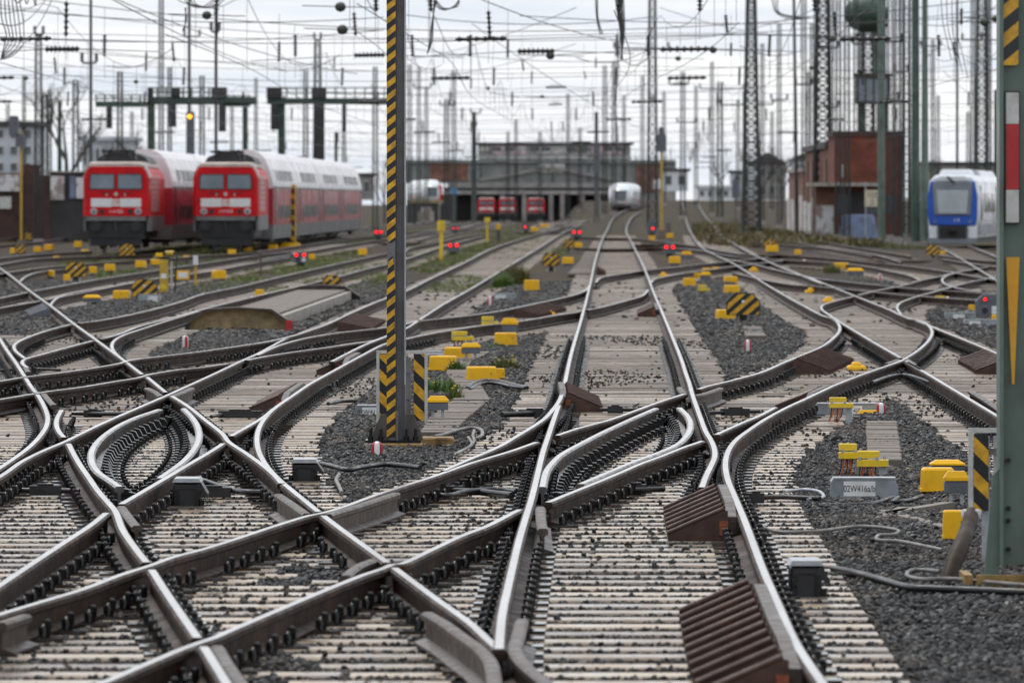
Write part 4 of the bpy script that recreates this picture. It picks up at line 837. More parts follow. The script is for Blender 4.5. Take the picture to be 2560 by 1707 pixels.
# ================================================================ boxes
yellow_box(1163, 1244, 917, 964, 'largest near yellow cover box, with black hoses in front, right of the striped board')
yellow_box(1236, 1263, 921, 956, 'narrow yellow cover box tucked behind the largest near one')
yellow_box(1070, 1144, 890, 932, 'yellow cover box directly right of the striped board, above the green weed')
yellow_box(1111, 1177, 868, 907, 'yellow cover box behind the one right of the striped board', rz=-0.2)
yellow_box(1234, 1294, 832, 868, 'yellow cover box in front of the red striped marker beside the connecting track')
capped_box(1152, 1202, 857, 884, 910, 'grey junction box with yellow cap on short legs behind two yellow boxes')
capped_box(1252, 1296, 795, 832, 842, 'grey junction box with yellow cap behind the red striped marker')
capped_box(1066, 1122, 990, 1025, 1060, 'grey junction box with yellow cap beside the right edge of the striped board')
terminal(1129, 1184, 827, 851, 872, 'yellow terminal block with orange wires behind the yellow boxes by the mast')
terminal(1204, 1246, 790, 813, 834, 'yellow terminal block on grey post left of the red striped marker')
number_box(888, 1010, 1015, 1047, '', 'grey switch box numbered 02W41 half hidden by the striped board', 0.32, 0.36)
lettering(bpy.data.objects['switch_number_box'], '02W41', 0.068, (-0.145, -0.1085, 0.095), M['ink'])
number_box(1050, 1112, 880, 897, 'W417a/b', 'white numbered switch box behind the yellow box right of the board', 0.55, 0.8)
number_box(2078, 2246, 1197, 1248, '02W416a/b', 'grey switch box numbered 02W416a/b in the right foreground', 0.42, 0.47)
number_box(2040, 2210, 1010, 1045, '418', 'long grey switch channel numbered 418 behind the yellow terminal block', 0.60, 0.16)
yellow_box(2302, 2390, 1170, 1240, 'big yellow cover box left of the striped board by the green post', depth=0.22)
capped_box(2326, 2414, 1150, 1180, 1218, 'yellow capped box behind the big yellow cover box by the green post')
capped_box(2360, 2424, 1178, 1232, 1268, 'dark grey housing with yellow cap touching the white rimmed board')
yellow_box(2357, 2416, 1276, 1360, 'small tall yellow cover box low beside the brown cable duct', depth=0.12)
terminal(2098, 2158, 1107, 1146, 1200, 'left yellow terminal block with orange wires above the box 02W416a/b')
terminal(2143, 2221, 1125, 1166, 1203, 'right yellow terminal block on galvanised post above the box 02W416a/b')
terminal(2073, 2133, 992, 1019, 1062, 'yellow terminal block with hanging wires in front of the grey channel')
def wedge_lamp(x0, x1, yt, yb, label):
    s = sc(yb); wd = (x1-x0)/s; ht = (yb-yt)/s; loc = gp((x0+x1)/2, yb); e = empty('wedge_cover', (loc.x, loc.y+0.1, GZ-0.01), 0, label, 'cover')
    MB().box((0, 0, 0.02), (wd*0.98, 0.2, 0.05), M['yellow']).box((0, 0, 0.04+ht*0.3), (wd*0.98, 0.2, ht*0.55), M['yellow'], taper=0.68).build('cover', e, bevel=0.01); MB().box((0, 0, 0.0), (wd*1.1, 0.26, 0.02), M['slate']).build('base', e)
wedge_lamp(2140, 2203, 1022, 1046, 'flat yellow hipped cover in front of the number 418 channel')
bb = MB(); p0, p1 = gp(2130, 1052), gp(2250, 1052); bb.box(((p0.x+p1.x)/2, p0.y, GZ+0.0), (p1.x-p0.x, 0.3, 0.10), M['black']); tag(bb.build('cable_trough'), 'black wet trough lid in front of the long grey channel', 'trough')
# far yellow boxes, tiny and out of focus
FARL = [(282, 324, 726, 752), (529, 564, 676, 700), (260, 288, 660, 680), (338, 365, 652, 671), (222, 242, 666, 686), (376, 400, 648, 664), (457, 474, 639, 655), (116, 136, 676, 694), (133, 148, 640, 654), (203, 222, 624, 640), (185, 205, 603, 621), (111, 133, 611, 628), (84, 105, 617, 632), (25, 41, 620, 636), (569, 590, 624, 642), (608, 630, 616, 631), (671, 694, 612, 631), (772, 788, 635, 650), (638, 660, 724, 744), (158, 176, 686, 704), (231, 259, 721, 738), (95, 116, 590, 603), (76, 95, 590, 602)]
for i, (a, b, c, d) in enumerate(FARL):
    lab = {0: 'yellow cover box left of the nearest striped hazard board at the left', 1: 'yellow cover box standing in the weeds right of the yellow signal post', 18: 'yellow cover box behind the ochre trough cover'}.get(i, ('tiny ' if b-a < 19 else 'small ')+('far' if d < 642 else 'mid distance' if d < 680 else 'nearer')+' yellow box '+between((a+b)/2))
    yellow_box(a, b, c, d, lab, 'small yellow boxes on the left', lip=False, rz=random.uniform(-.3, .3))
capped_box(207, 252, 737, 756, 766, 'grey junction box with yellow cap low at the left by the dark ramp')
FARR = [(895, 918, 622, 640), (1309, 1349, 700, 730), (1405, 1434, 643, 662), (1430, 1456, 606, 624), (1707, 1741, 695, 720), (1810, 1844, 691, 711), (1810, 1851, 713, 737), (1790, 1838, 774, 802), (1672, 1702, 641, 661), (1915, 1946, 613, 632), (1986, 2004, 624, 638), (1622, 1638, 589, 609), (2085, 2123, 657, 676), (1735, 1750, 682, 698), (1756, 1777, 670, 684), (1780, 1800, 668, 684), (2344, 2368, 628, 640), (2421, 2438, 762, 780), (2480, 2500, 787, 808), (1891, 1906, 584, 594), (1666, 1684, 583, 597), (1320, 1345, 568, 580), (1350, 1372, 560, 570)]
RL = {0: 'yellow box right of the red lit dwarf signal beside the striped mast', 1: 'yellow box with white end beside the tall dry weeds left of the main track', 2: 'yellow box right of the striped board next to the main track', 4: 'yellow box left of the cluster of capped boxes, right of the main track', 5: 'yellow box behind the upper one above the striped board on the right', 6: 'yellow box just above the nearest striped hazard board on the right', 7: 'yellow box touching the lower left of the nearest striped hazard board', 12: 'rusty yellow box with dry grass among the far right tracks'}
for i, (a, b, c, d) in enumerate(FARR):
    yellow_box(a, b, c, d, RL.get(i, ('tiny ' if b-a < 19 else 'small ')+('far' if d < 620 else 'mid distance' if d < 680 else 'nearer')+' yellow box '+between((a+b)/2)), 'small yellow boxes on the right', lip=False, rz=random.uniform(-.3, .3))
capped_box(1750, 1778, 679, 700, 712, 'small capped box in the middle of the yellow cluster right of the main track')
capped_box(2118, 2160, 670, 688, 696, 'yellow capped box with dark body among the far right tracks')
capped_box(1703, 1730, 628, 648, 656, 'yellow capped box behind the right dwarf signal')
terminal(1745, 1774, 711, 727, 738, 'small terminal block below the yellow cluster right of the main track')
terminal(2338, 2372, 739, 756, 764, 'yellow terminal blocks left of the white topped marker at the far right')
number_box(2362, 2440, 783, 804, '', 'long grey numbered box left of the dwarf signal by the green post', 0.45, 0.36)
number_box(2410, 2500, 800, 820, '', 'grey numbered box below the dwarf signal by the green post', 0.30, 0.32)
number_box(345, 402, 737, 757, '', 'pale grey numbered box under the nearest striped hazard board at the left', 0.65, 0.42)
number_box(1235, 1290, 735, 752, '', 'pale numbered box right of the small white marker by the dry weeds', 0.3, 0.5)

# ---- yellow humps lying between the rails
def hump(x0, x1, yt, yb, label):
    s = sc(yb, STOP); wd = (x1-x0)/s; ht = (yb-yt)/s; loc = G((x0+x1)/2, yb, STOP); e = empty('track_magnet', (loc.x, loc.y+0.2, STOP), 0, label, 'beacon', 'yellow beacons lying between the rails')
    MB().rbox((0, 0, ht*0.28), (wd, 0.36, ht*0.56), M['yellow'], 0.03, 0.95).build('body', e); MB().rbox((0, 0, ht*0.72), (wd*0.52, 0.30, ht*0.5), M['yellow'], 0.02, 0.86).build('raised_top', e); MB().box((0, 0, 0.0), (wd*1.02, 0.3, 0.03), M['black']).build('bed', e)
hump(2118, 2168, 905, 925, 'near yellow beacon between rails above the terminal block on the right')
hump(2013, 2044, 719, 733, 'yellow beacon between the rails of the right hand track, farther of two')
hump(2058, 2086, 741, 756, 'yellow beacon between rails left of the S curve, nearer of two')
hump(1359, 1389, 776, 786, 'yellow beacon between the rails of the connecting track left of the main track')
hump(1648, 1670, 680, 692, 'yellow beacon right of the main track under the curved connecting rail')
hump(1873, 1898, 667, 679, 'yellow beacon between rails behind the yellow boxes on the right')

# ---- markers
marker(929, 956, 1118, 1150, 'red and white marker in the ballast just below the striped mast')
marker(1861, 1878, 858, 886, 'red and white marker alone on ballast right of the main track')
marker(455, 471, 847, 872, 'red and white marker on the ballast in front of the ochre trough cover', 0.9)
marker(1273, 1288, 811, 832, 'marker with red stripe facing, in front of the grey capped box', -1.57)
marker(1219, 1231, 746, 768, 'small pale marker left of the tall dry weeds')
marker(2363, 2375, 747, 768, 'white topped marker beside the yellow terminal blocks, far right')
marker(2195, 2205, 689, 704, 'tiny marker with red stripe between the far right tracks', -1.57)
marker(2006, 2015, 652, 665, 'tiny red and white marker left of the rusty yellow box')
marker(2192, 2215, 1019, 1046, 'red and white marker beside the flat yellow cover at the grey channel')

# ---- ramps
comb_ramp('m_left', 1, 1030, 7, 0.42, 'rusty comb ramp inside the main track right of its left rail', 0.22)
comb_ramp('m_right', -1, 1352, 7, 0.42, 'rusty comb ramp on the main track above the lowest one', 0.22)
comb_ramp('m_right', -1, 1760, 11, 0.42, 'large rusty comb ramp cut by the bottom edge of the picture', 0.22)
comb_ramp('x_right', -1, 1033, 9, 0.36, 'dark comb ramp on the connecting track left of the striped mast', 0.19)
comb_ramp('x_right', -1, 937, 8, 0.36, 'dark comb ramp farther up the same rail left of the striped mast', 0.19)
comb_ramp('p_left', 1, 936, 11, 0.50, 'wide dark comb ramp beside the diagonal track below the S curve', 0.22, head=False)
comb_ramp('u_right', -1, 936, 10, 0.42, 'wide comb ramp on the right hand track left of the green post', 0.20, head=False)
comb_ramp('m_right', -1, 1027, 6, 0.34, 'low comb ramp against the curved rail left of the yellow terminal block', 0.17)
comb_ramp('x_left', 1, 795, 14, 0.50, 'dark comb ramp on the connecting track in front of the pale marker', 0.18, head=False)
comb_ramp('m_right_far', -1, 792, 8, 0.36, 'small red brown comb ramp inside the main track further away', 0.20)
comb_ramp('k_left', 1, 829, 14, 0.62, 'rusty comb ramp just left of the striped mast behind the switch', 0.17, head=False)
comb_ramp('w_right', -1, 796, 10, 0.42, 'black comb ramp beside the diagonal rail at the left', 0.2, head=False, m_='slate')
comb_ramp('m_left_far', 1, 688, 12, 0.30, 'tiny rusty ramp inside the main track before the curved connection', 0.2, head=False)

# ---- hazard boards and dwarf signals
hazard_board(1816, 1901, 733, 788, 808, 'large striped hazard board on the ballast right of the main track')
hazard_board(328, 394, 698, 742, 752, 'striped hazard board left of the yellow signal post')
hazard_board(162, 216, 655, 692, 700, 'striped hazard board further left by the crossing tracks')
hazard_board(297, 337, 609, 640, 646, 'striped hazard board in front of the left red locomotive')
hazard_board(1356, 1400, 632, 665, 676, 'striped hazard board by the main track next to a yellow box')
hazard_board(1409, 1436, 597, 620, 628, 'small hazard board below the red lights left of the main track')
hazard_board(1908, 1944, 597, 620, 630, 'dirty brown hazard board in front of the scrub on the right')
hazard_board(2316, 2350, 612, 638, 646, 'hazard board in front of the blue and white train')
hazard_board(37, 64, 611, 634, 640, 'small hazard board near the left edge')
hazard_board(62, 80, 582, 600, 606, 'tiny hazard board at the foot of the left signal post')
hazard_board(806, 853, 688, 712, 722, 'hazard board half hidden behind the trough cover')
hazard_board(144, 170, 546, 562, 568, 'faint hazard board left of the red locomotives')
dwarf_signal(2440, 2506, 736, 792, 800, ((0.35, 0.78), (0.95, 0.78)), 'dwarf signal with two red lights half hidden by the green post', 0.042, True)
dwarf_signal(732, 770, 629, 657, 664, ((0.22, 0.70), (0.74, 0.70)), 'dwarf signal with two red lights left of the striped mast in weeds', 0.075, True)
dwarf_signal(1116, 1149, 606, 630, 638, ((0.27, 0.70), (0.78, 0.70)), 'dwarf signal with two red lights right of the yellow post', 0.09)
dwarf_signal(1429, 1455, 573, 592, 600, ((0.24, 0.6), (0.76, 0.6)), 'dwarf signal with two red lights beside the main track, far away', 0.10)
dwarf_signal(1658, 1690, 609, 634, 642, ((0.25, 0.65), (0.78, 0.65)), 'dwarf signal with two red lights right of the main track', 0.085)
dwarf_signal(935, 957, 574, 592, 600, ((0.24, 0.65), (0.78, 0.65)), 'dwarf signal with two red lights just left of the striped mast', 0.10)
dwarf_signal(1617, 1642, 552, 584, 592, ((0.6, 0.40),), 'dark signal box with one red light at the lattice mast foot', 0.10)
dwarf_signal(1126, 1150, 562, 580, 586, ((0.3, 0.5), (0.75, 0.5)), 'faint distant dwarf signal with dull red lights left of centre', 0.06)
dwarf_signal(1304, 1326, 558, 576, 582, ((0.4, 0.5),), 'faint distant dwarf signal with one red light left of the main track', 0.09)

# ---- trough cover with ochre end wall
def trough_cover():
    Yn, Yf = 117.0, 151.0; a = PT(598, 830, Yn); b = PT(806, 757, Yf); zb = GZ-0.02
    e = empty('trough_cover', (0, 0, 0), 0, 'long low concrete trough cover with six sided ochre end wall between the left tracks', 'trough cover')
    def endwall(x, Yv, wd, ht, m_):
        h_ = wd/2; poly = [(-h_, 0), (h_, 0), (h_, ht*0.42), (h_*0.62, ht*0.93), (0, ht), (-h_*0.62, ht*0.93), (-h_, ht*0.42)]
        o_ = MB().prism(poly, 0, 0.16, m_, c=(x, Yv, zb)); o_.build('end_wall', e)
        out_ = [(u*1.05, w_*1.06) for u, w_ in poly[2:]]; inn = [(u*0.99, w_*0.985) for u, w_ in poly[2:]]
        for i in range(4):
            MB().prism([out_[i], out_[i+1], inn[i+1], inn[i]], -0.25, 0.2, M['guard'], c=(x, Yv, zb)).build('rim_plate', e)
        for sx in (-1, 1): MB().box((x+sx*h_*1.03, Yv-0.02, zb+ht*0.2), (0.07, 0.42, ht*0.42), M['iron']).build('rim_post', e)
    endwall(a.x, Yn, 1.84, 0.46, M['tanconc']); endwall(b.x, Yf, 1.66, 0.42, M['concrete'])
    MB().box((a.x+0.92, Yn-0.28, zb+0.12), (0.12, 0.03, 0.26), M['red']).build('red_tab', e)
    MB().rbox((a.x-0.1, Yn-0.45, zb+0.02), (1.9, 0.75, 0.10), M['concrete'], 0.02).build('door_slab', e)
    n_ = 17
    for j in range(n_):
        t0, t1 = (j+0.02)/n_, (j+0.98)/n_; p, q = a.lerp(b, t0), a.lerp(b, t1); p.z = q.z = 0
        dirv = (q-p); ang = math.atan2(-dirv.x, dirv.y)
        MB().box(((p+q)/2)+Vector((0, 0.1, zb+0.30)), (1.12, dirv.length, 0.05), M['paving'], ang).build('top_slab', e)
        MB().box(((p+q)/2)+Vector((0.63, 0.1, zb+0.12)), (0.12, dirv.length*0.995, 0.32), M['concrete'], ang).build('side_wall', e)
        MB().box(((p+q)/2)+Vector((-0.63, 0.1, zb+0.12)), (0.12, dirv.length*0.995, 0.32), M['concrete'], ang).build('side_wall', e)
trough_cover()

# ---- paving slabs
def slab_path(pts, wd_px, label, per=0.42):
    e = empty('slab_path', (0, 0, 0), 0, label, 'path'); W = [gp(x, y) for x, y in pts]; out_ = []
    for i in range(len(W)-1):
        k = max(1, int((W[i+1]-W[i]).length/per))
        for j in range(k):
            p = W[i].lerp(W[i+1], (j+0.5)/k); s = F/p.y; wd = (wd_px[i]*(1-(j+.5)/k)+wd_px[i+1]*(j+.5)/k)/s
            d = W[i+1]-W[i]; ang = math.atan2(-d.x, d.y)*0.3
            MB().rbox((p.x, p.y, GZ+0.038+random.uniform(-.008, .008)), (wd, per*0.985, 0.07), M['paving'], 0.008, 1.0, ang+random.uniform(-.03, .03)).build('slab', e)
slab_path([(1092, 1096), (1120, 1060), (1180, 1012), (1175, 980), (1140, 945), (1150, 915), (1200, 890)], [85, 95, 90, 60, 50, 55, 50], 'path of worn paving slabs beside the yellow boxes right of the mast')
slab_path([(2212, 1170), (2210, 1130), (2205, 1095), (2205, 1068)], [86, 82, 80, 75], 'narrow path of brown slabs behind the box 02W416a/b')
slab_path([(1450, 690), (1470, 660), (1480, 630)], [62, 45, 30], 'grey slabs beside the yellow box left of the main track')
slab_path([(1890, 850), (1880, 825)], [52, 44], 'two slabs below the large striped hazard board', 0.8)
bd = empty('timber_boards', (0, 0, 0), 0, 'weathered boards forming an open corner in the right foreground', 'boards')
def board(p, q, wd, parent, m_, h_=0.05):
    a, b = gp(*p), gp(*q); d = b-a; MB().box(((a+b)/2)+Vector((0, 0, 0.03)), (d.length, wd, h_), m_, math.atan2(d.y, d.x)).build('board', parent)
board((2200, 1300), (2372, 1272), 0.10, bd, M['wood']); board((2210, 1292), (2370, 1335), 0.10, bd, M['wood']); board((2208, 1308), (2262, 1284), 0.10, bd, M['wood'])

# ---- point-machine housings with hoses
def machine(x0, x1, yt, yb, label, sleeper=False):
    s = sc(yb, STOP); wd = (x1-x0)/s; ht = (yb-yt)/s; loc = G((x0+x1)/2, yb, STOP); e = empty('switch_machine', (loc.x, loc.y+0.15, STOP), 0, label, 'switch machine', 'black switch machine housings beside the slips')
    MB().rbox((0, 0, ht*0.42), (wd*0.78, 0.34, ht*0.84), M['black'], 0.015).build('housing', e)
    MB().prism([(-wd*0.42, 0), (wd*0.42, 0), (wd*0.36, 0.03), (-wd*0.36, 0.03)], -0.2, 0.2, M['galv'], c=(0, 0, ht*0.85)).build('lid', e)
    for sx in (-1, 1): MB().box((sx*wd*0.30, -0.19, ht*0.3), (0.03, 0.04, ht*0.6), M['iron']).lathe([(0.02, 0), (0.02, 0.05)], M['iron'], (sx*wd*0.43, -0.15, 0.01), 6, False).build('lug', e)
    MB().box((0, -0.172, ht*0.62), (wd*0.5, 0.006, 0.012), M['iron']).build('seam', e)
    MB().prism([(wd*0.40, ht*0.85), (wd*0.60, ht*0.45), (wd*0.60, ht*0.3), (wd*0.39, ht*0.5)], -0.14, 0.14, M['black']).build('hood', e)
    MB().box((0, -0.02, -0.02), (wd*1.0, 0.5, 0.06), M['wood']).build('bearer', e)
machine(424, 510, 1194, 1268, 'black switch machine housing in the left double slip'); machine(722, 800, 1148, 1205, 'black switch machine housing at the edge of the central ballast patch'); machine(1965, 2066, 1398, 1495, 'dark switch machine housing with pale lid beside the lower right rail')

# ---- hoses and cables on the ground
def cable(pts, r_, m_, label, z=0.02, name='cable'):
    W = [gp(x, y)+Vector((0, 0, z+0.045)) for x, y in [tuple(p) for p in catmull(pts, 12)]]
    tag(MB().tube(W, r_, m_, 8).build(name), label, 'cable')
cable([(1168, 985), (1185, 972), (1210, 966), (1250, 968), (1290, 978), (1318, 984)], 0.026, M['black'], 'black hose looping in front of the largest yellow cover box', 0.03)
cable([(1175, 988), (1200, 974), (1240, 972), (1280, 981), (1312, 985)], 0.022, M['black'], 'second black hose just below the looping one by the yellow box', 0.03)
cable([(1085, 1110), (1110, 1105), (1150, 1092), (1185, 1088), (1205, 1094), (1205, 1108), (1188, 1115)], 0.0187, M['whitecable'], 'bleached cable curling on the ballast right of the mast foot', 0.03)
cable([(1186, 1094), (1182, 1108), (1186, 1120), (1176, 1135), (1160, 1145), (1142, 1156)], 0.0156, M['whitecable'], 'pale twin cable running down to the diagonal rail', 0.03)
cable([(1170, 1112), (1180, 1128), (1168, 1140), (1150, 1148), (1135, 1158)], 0.0140, M['whitecable'], 'second strand of the pale twin cable', 0.03)
cable([(795, 1178), (830, 1186), (870, 1196), (900, 1190), (960, 1182), (1010, 1185), (1050, 1190)], 0.022, M['black'], 'dark hose lying across the central ballast below the marker', 0.03)
cable([(855, 1255), (846, 1235), (840, 1222), (848, 1208)], 0.0172, M['whitecable'], 'short bleached cable end by the lower edge of the ballast patch', 0.03)
cable([(1900, 1340), (1940, 1355), (1990, 1356), (2060, 1352), (2140, 1342), (2210, 1345), (2248, 1354), (2235, 1362), (2195, 1365), (2190, 1374), (2250, 1380), (2320, 1394), (2356, 1402)], 0.0125, M['whitecable'], 'thin cable zigzagging over the ballast at lower right', 0.03)
cable([(2082, 1450), (2140, 1462), (2200, 1478), (2270, 1498), (2340, 1502), (2440, 1506), (2580, 1512)], 0.022, M['black'], 'thick black hose running to the right edge across the ballast', 0.03)
cable([(2580, 1494), (2480, 1486), (2380, 1477), (2290, 1476), (2266, 1466), (2275, 1456), (2310, 1454), (2350, 1458)], 0.0133, M['whitecable'], 'white cable loop above the thick black hose at lower right', 0.03)
cable([(2030, 1272), (2120, 1273), (2190, 1268), (2226, 1256), (2246, 1254), (2232, 1264), (2270, 1262), (2306, 1250)], 0.018, M['black'], 'black cable knotted in front of the box 02W416a/b', -0.01)
cable([(2180, 985), (2215, 972), (2240, 966), (2270, 966), (2300, 975), (2325, 984)], 0.022, M['black'], 'black hose arching over the ballast triangle between two rails', 0.10)
cable([(820, 1030), (850, 1024), (890, 1022)], 0.022, M['black'], 'short black hose entering the switch box behind the mast', 0.05)
cable([(505, 1232), (545, 1246), (600, 1262), (660, 1264)], 0.024, M['black'], 'black hose leaving the switch machine in the left slip', 0.06)
cable([(1960, 1255), (2010, 1250), (2050, 1256), (2060, 1268), (2020, 1275)], 0.014, M['galv'], 'bent grey pipes beside the box 02W416a/b', 0.04)
cable([(1035, 1240), (1060, 1262), (1120, 1272), (1160, 1262), (1250, 1256), (1290, 1262)], 0.02, M['black'], 'black hose under the central slip beside the diagonal rail', 0.06)

# ---- yellow signal post with hose, posts and plates at the left
def yellow_device():
    Yv = F*(H-GZ)/(738-HY); s = F/Yv; loc = gp(410, 738); e = empty('yellow_signal_post', (loc.x, loc.y, GZ-0.03), 0, 'yellow steel column with black head and hanging hose, left of the weeds', 'post')
    MB().box((0, 0, 0.46), (0.21, 0.2, 0.98), M['yellowdirty']).build('column', e, bevel=0.01)
    for zz in (0.25, 0.52): MB().box((0, -0.105, zz), (0.14, 0.01, 0.12), M['yellow2'] if zz < .4 else M['white']).build('plate', e)
    MB().box((-0.02, 0, 0.98), (0.34, 0.24, 0.05), M['iron']).build('table', e)
    MB().lathe([(0.07, -0.1), (0.07, 0.1)], M['yellowdirty'], (0.14, 0, 1.09), 12, mtx=Matrix.Rotation(R(90), 4, 'Y')).lathe([(0.05, -0.13), (0.05, 0.13)], M['iron'], (0.14, 0, 1.09), 10, mtx=Matrix.Rotation(R(90), 4, 'Y')).build('head', e)
    MB().rbox((-0.12, 0, 1.05), (0.18, 0.16, 0.10), M['yellow'], 0.02).build('cap', e)
    MB().tube([(0.22, 0, 1.12), (0.30, 0, 1.1), (0.33, 0, 0.95), (0.30, 0, 0.6), (0.28, 0, 0.1)], 0.022, M['black'], 8).build('hose', e); MB().box((0.19, 0.02, 0.55), (0.05, 0.06, 0.7), M['offwhite']).build('tube_guard', e)
yellow_device()
def post_thing(x, yt, yb, wd, parts, name, label, cat='post'):
    s = sc(yb); loc = gp(x, yb); h_ = (yb-yt)/s; e = empty(name, (loc.x, loc.y, GZ-0.03), 0, label, cat)
    for nm, z0, z1, w_, m_ in parts: MB().box((0, 0, 0.03+h_*(z0+z1)/2-(0.03 if z0 == 0 else 0)), (wd*w_, wd*w_*0.8, h_*(z1-z0)), M[m_]).build(nm, e, bevel=0.006)
    return e
post_thing(489, 639, 718, 0.13, (('stem', 0, 0.70, 0.55, 'yellowdirty'), ('white_cap', 0.70, 1, 1, 'white')), 'marker_post', 'white topped yellow marker post right of the yellow column')
post_thing(652, 636, 688, 0.13, (('stem', 0, 0.8, 0.5, 'mastbrown'), ('cap', 0.8, 1, 0.9, 'mastbrown')), 'marker_post', 'short brown post left of the red lit dwarf signal')
sp = empty('speed_sign', gp(456, 712)+Vector((0, 0, 0)), 0, 'low yellow rimmed sign with white panel right of the yellow column', 'sign')
MB().box((0, 0, 0.28), (0.40, 0.05, 0.26), M['yellow']).build('frame', sp); MB().box((0.02, -0.03, 0.28), (0.26, 0.01, 0.16), M['white']).build('panel', sp)
for sx in (-.12, .12): MB().box((sx, 0.02, 0.07), (0.04, 0.04, 0.16), M['slate']).build('leg', sp)

# ---- rods, sleeves and heater hoses lying across the switches
def rod(pts, label, r_=0.02, z=0.05, box=None):
    e = empty('switch_rod', (0, 0, 0), 0, label, 'rod', 'black rods across the switches'); W = [G(x, y, STOP)+Vector((0, 0, z)) for x, y in pts]
    MB().tube(W, r_, M['black'], 8).build('rod', e)
    if box is not None:
        a, b = W[0].lerp(W[-1], box[0]), W[0].lerp(W[-1], box[1]); MB().box((a+b)/2, ((b-a).length, 0.09, 0.08), M['black']).build('sleeve', e); MB().box((a+b)/2+Vector((0, 0, 0.045)), ((b-a).length*0.5, 0.07, 0.02), M['iron']).build('cap', e)
rod([(10, 1240), (100, 1241), (199, 1242)], 'black rod at the left edge below the double slip', box=(0.35, 0.75))
rod([(528, 1053), (574, 1043), (653, 1043)], 'black hose rod right of the left double slip', box=(0.4, 0.75)); rod([(1770, 1043), (1830, 1041), (1900, 1040)], 'black rod with sleeve right of the main track crossing', box=(0.3, 0.75))
rod([(1528, 1239), (1590, 1240), (1660, 1237)], 'black rod above the second comb ramp', box=(0.3, 0.65)); rod([(1033, 1238), (1120, 1242), (1200, 1245), (1280, 1254)], 'long black rod under the central diagonal rail', 0.028, box=(0.1, 0.4))
rod([(1255, 1048), (1300, 1046), (1368, 1043)], 'black plate rod left of the main switch blade', 0.03, box=(0.5, 0.95)); rod([(1500, 1035), (1600, 1035), (1690, 1036)], 'black rod in the main track beside the comb ramp', 0.022, box=(0.1, 0.3)); rod([(180, 1045), (250, 1046), (330, 1046)], 'black rod across the upper left slip', 0.022, box=(0.2, 0.5)); rod([(430, 1246), (520, 1238), (640, 1246)], 'black rod in the lower left slip', 0.022, box=(0.3, 0.7)); rod([(1850, 1260), (1960, 1258), (2050, 1262)], 'black rod beside the curved right rail', 0.02, box=(0.1, 0.3))
rod([(1335, 1270), (1420, 1262), (1500, 1255)], 'black rod below the central slip', 0.02, box=(0.3, 0.6)); rod([(0, 936), (70, 930), (150, 934)], 'black rod at the far left crossing', 0.02, box=(0.3, 0.6))
# ================================================================ trains
M['locred'] = mat('locomotive_red', (0.66, 0.006, 0.012), (0.55, 0.006, 0.012), 0.4, 0, 1.5, 0, spec=0.2, c3=(0.44, 0.008, 0.012), s3=1.2)
M['coachred'] = mat('coach_red_faded', (0.46, 0.035, 0.05), (0.36, 0.03, 0.042), 0.25, 0, 1.0, spec=0.3)
M['coachwhite'] = mat('coach_white', (0.78, 0.76, 0.77), (0.68, 0.66, 0.67), 0.3, 0, 1.0)
M['dirtyroof'] = mat('roof_sooty', (0.035, 0.033, 0.034), (0.02, 0.019, 0.02), 0.5, 0, 2)
M['roofpale'] = mat('roof_pale', (0.62, 0.52, 0.47), (0.42, 0.34, 0.30), 0.45, 0, 2)
M['skirt'] = mat('skirt_grey', (0.20, 0.20, 0.20), (0.13, 0.125, 0.12), 0.5, 0, 2)
M['under'] = mat('running_gear_black', (0.018, 0.017, 0.017), (0.010, 0.010, 0.010), 0.55, 0, 3)
M['glassd'] = mat('window_dark', (0.05, 0.06, 0.075), (0.03, 0.037, 0.045), 0.08, 0, 1, spec=0.9)
M['glassl'] = mat('windscreen', (0.16, 0.20, 0.24), (0.11, 0.14, 0.17), 0.06, 0.2, 1, spec=1.0)
M['coachglass'] = mat('coach_window', (0.050, 0.048, 0.055), (0.030, 0.03, 0.034), 0.25, 0, 1, spec=0.25)
M['trainblue'] = mat('train_blue', (0.010, 0.10, 0.52), (0.008, 0.08, 0.43), 0.25, 0, 1)
M['trainwhite'] = mat('train_white', (0.74, 0.76, 0.79), (0.66, 0.68, 0.71), 0.25, 0, 1)
M['traingrey'] = mat('train_grey', (0.22, 0.24, 0.27), (0.17, 0.19, 0.21), 0.35, 0, 1)
def loft(b_, rings, m_, cap0=True, cap1=True, sm=False):
    n_ = len(rings[0]); V = [p for r_ in rings for p in r_]
    b_.add(V, [(i*n_+j, i*n_+(j+1) % n_, (i+1)*n_+(j+1) % n_, (i+1)*n_+j) for i in range(len(rings)-1) for j in range(n_)], m_, sm)
    if cap0: b_.add(rings[0], [tuple(range(n_-1, -1, -1))], m_)
    if cap1: b_.add(rings[-1], [tuple(range(n_))], m_)
    return b_
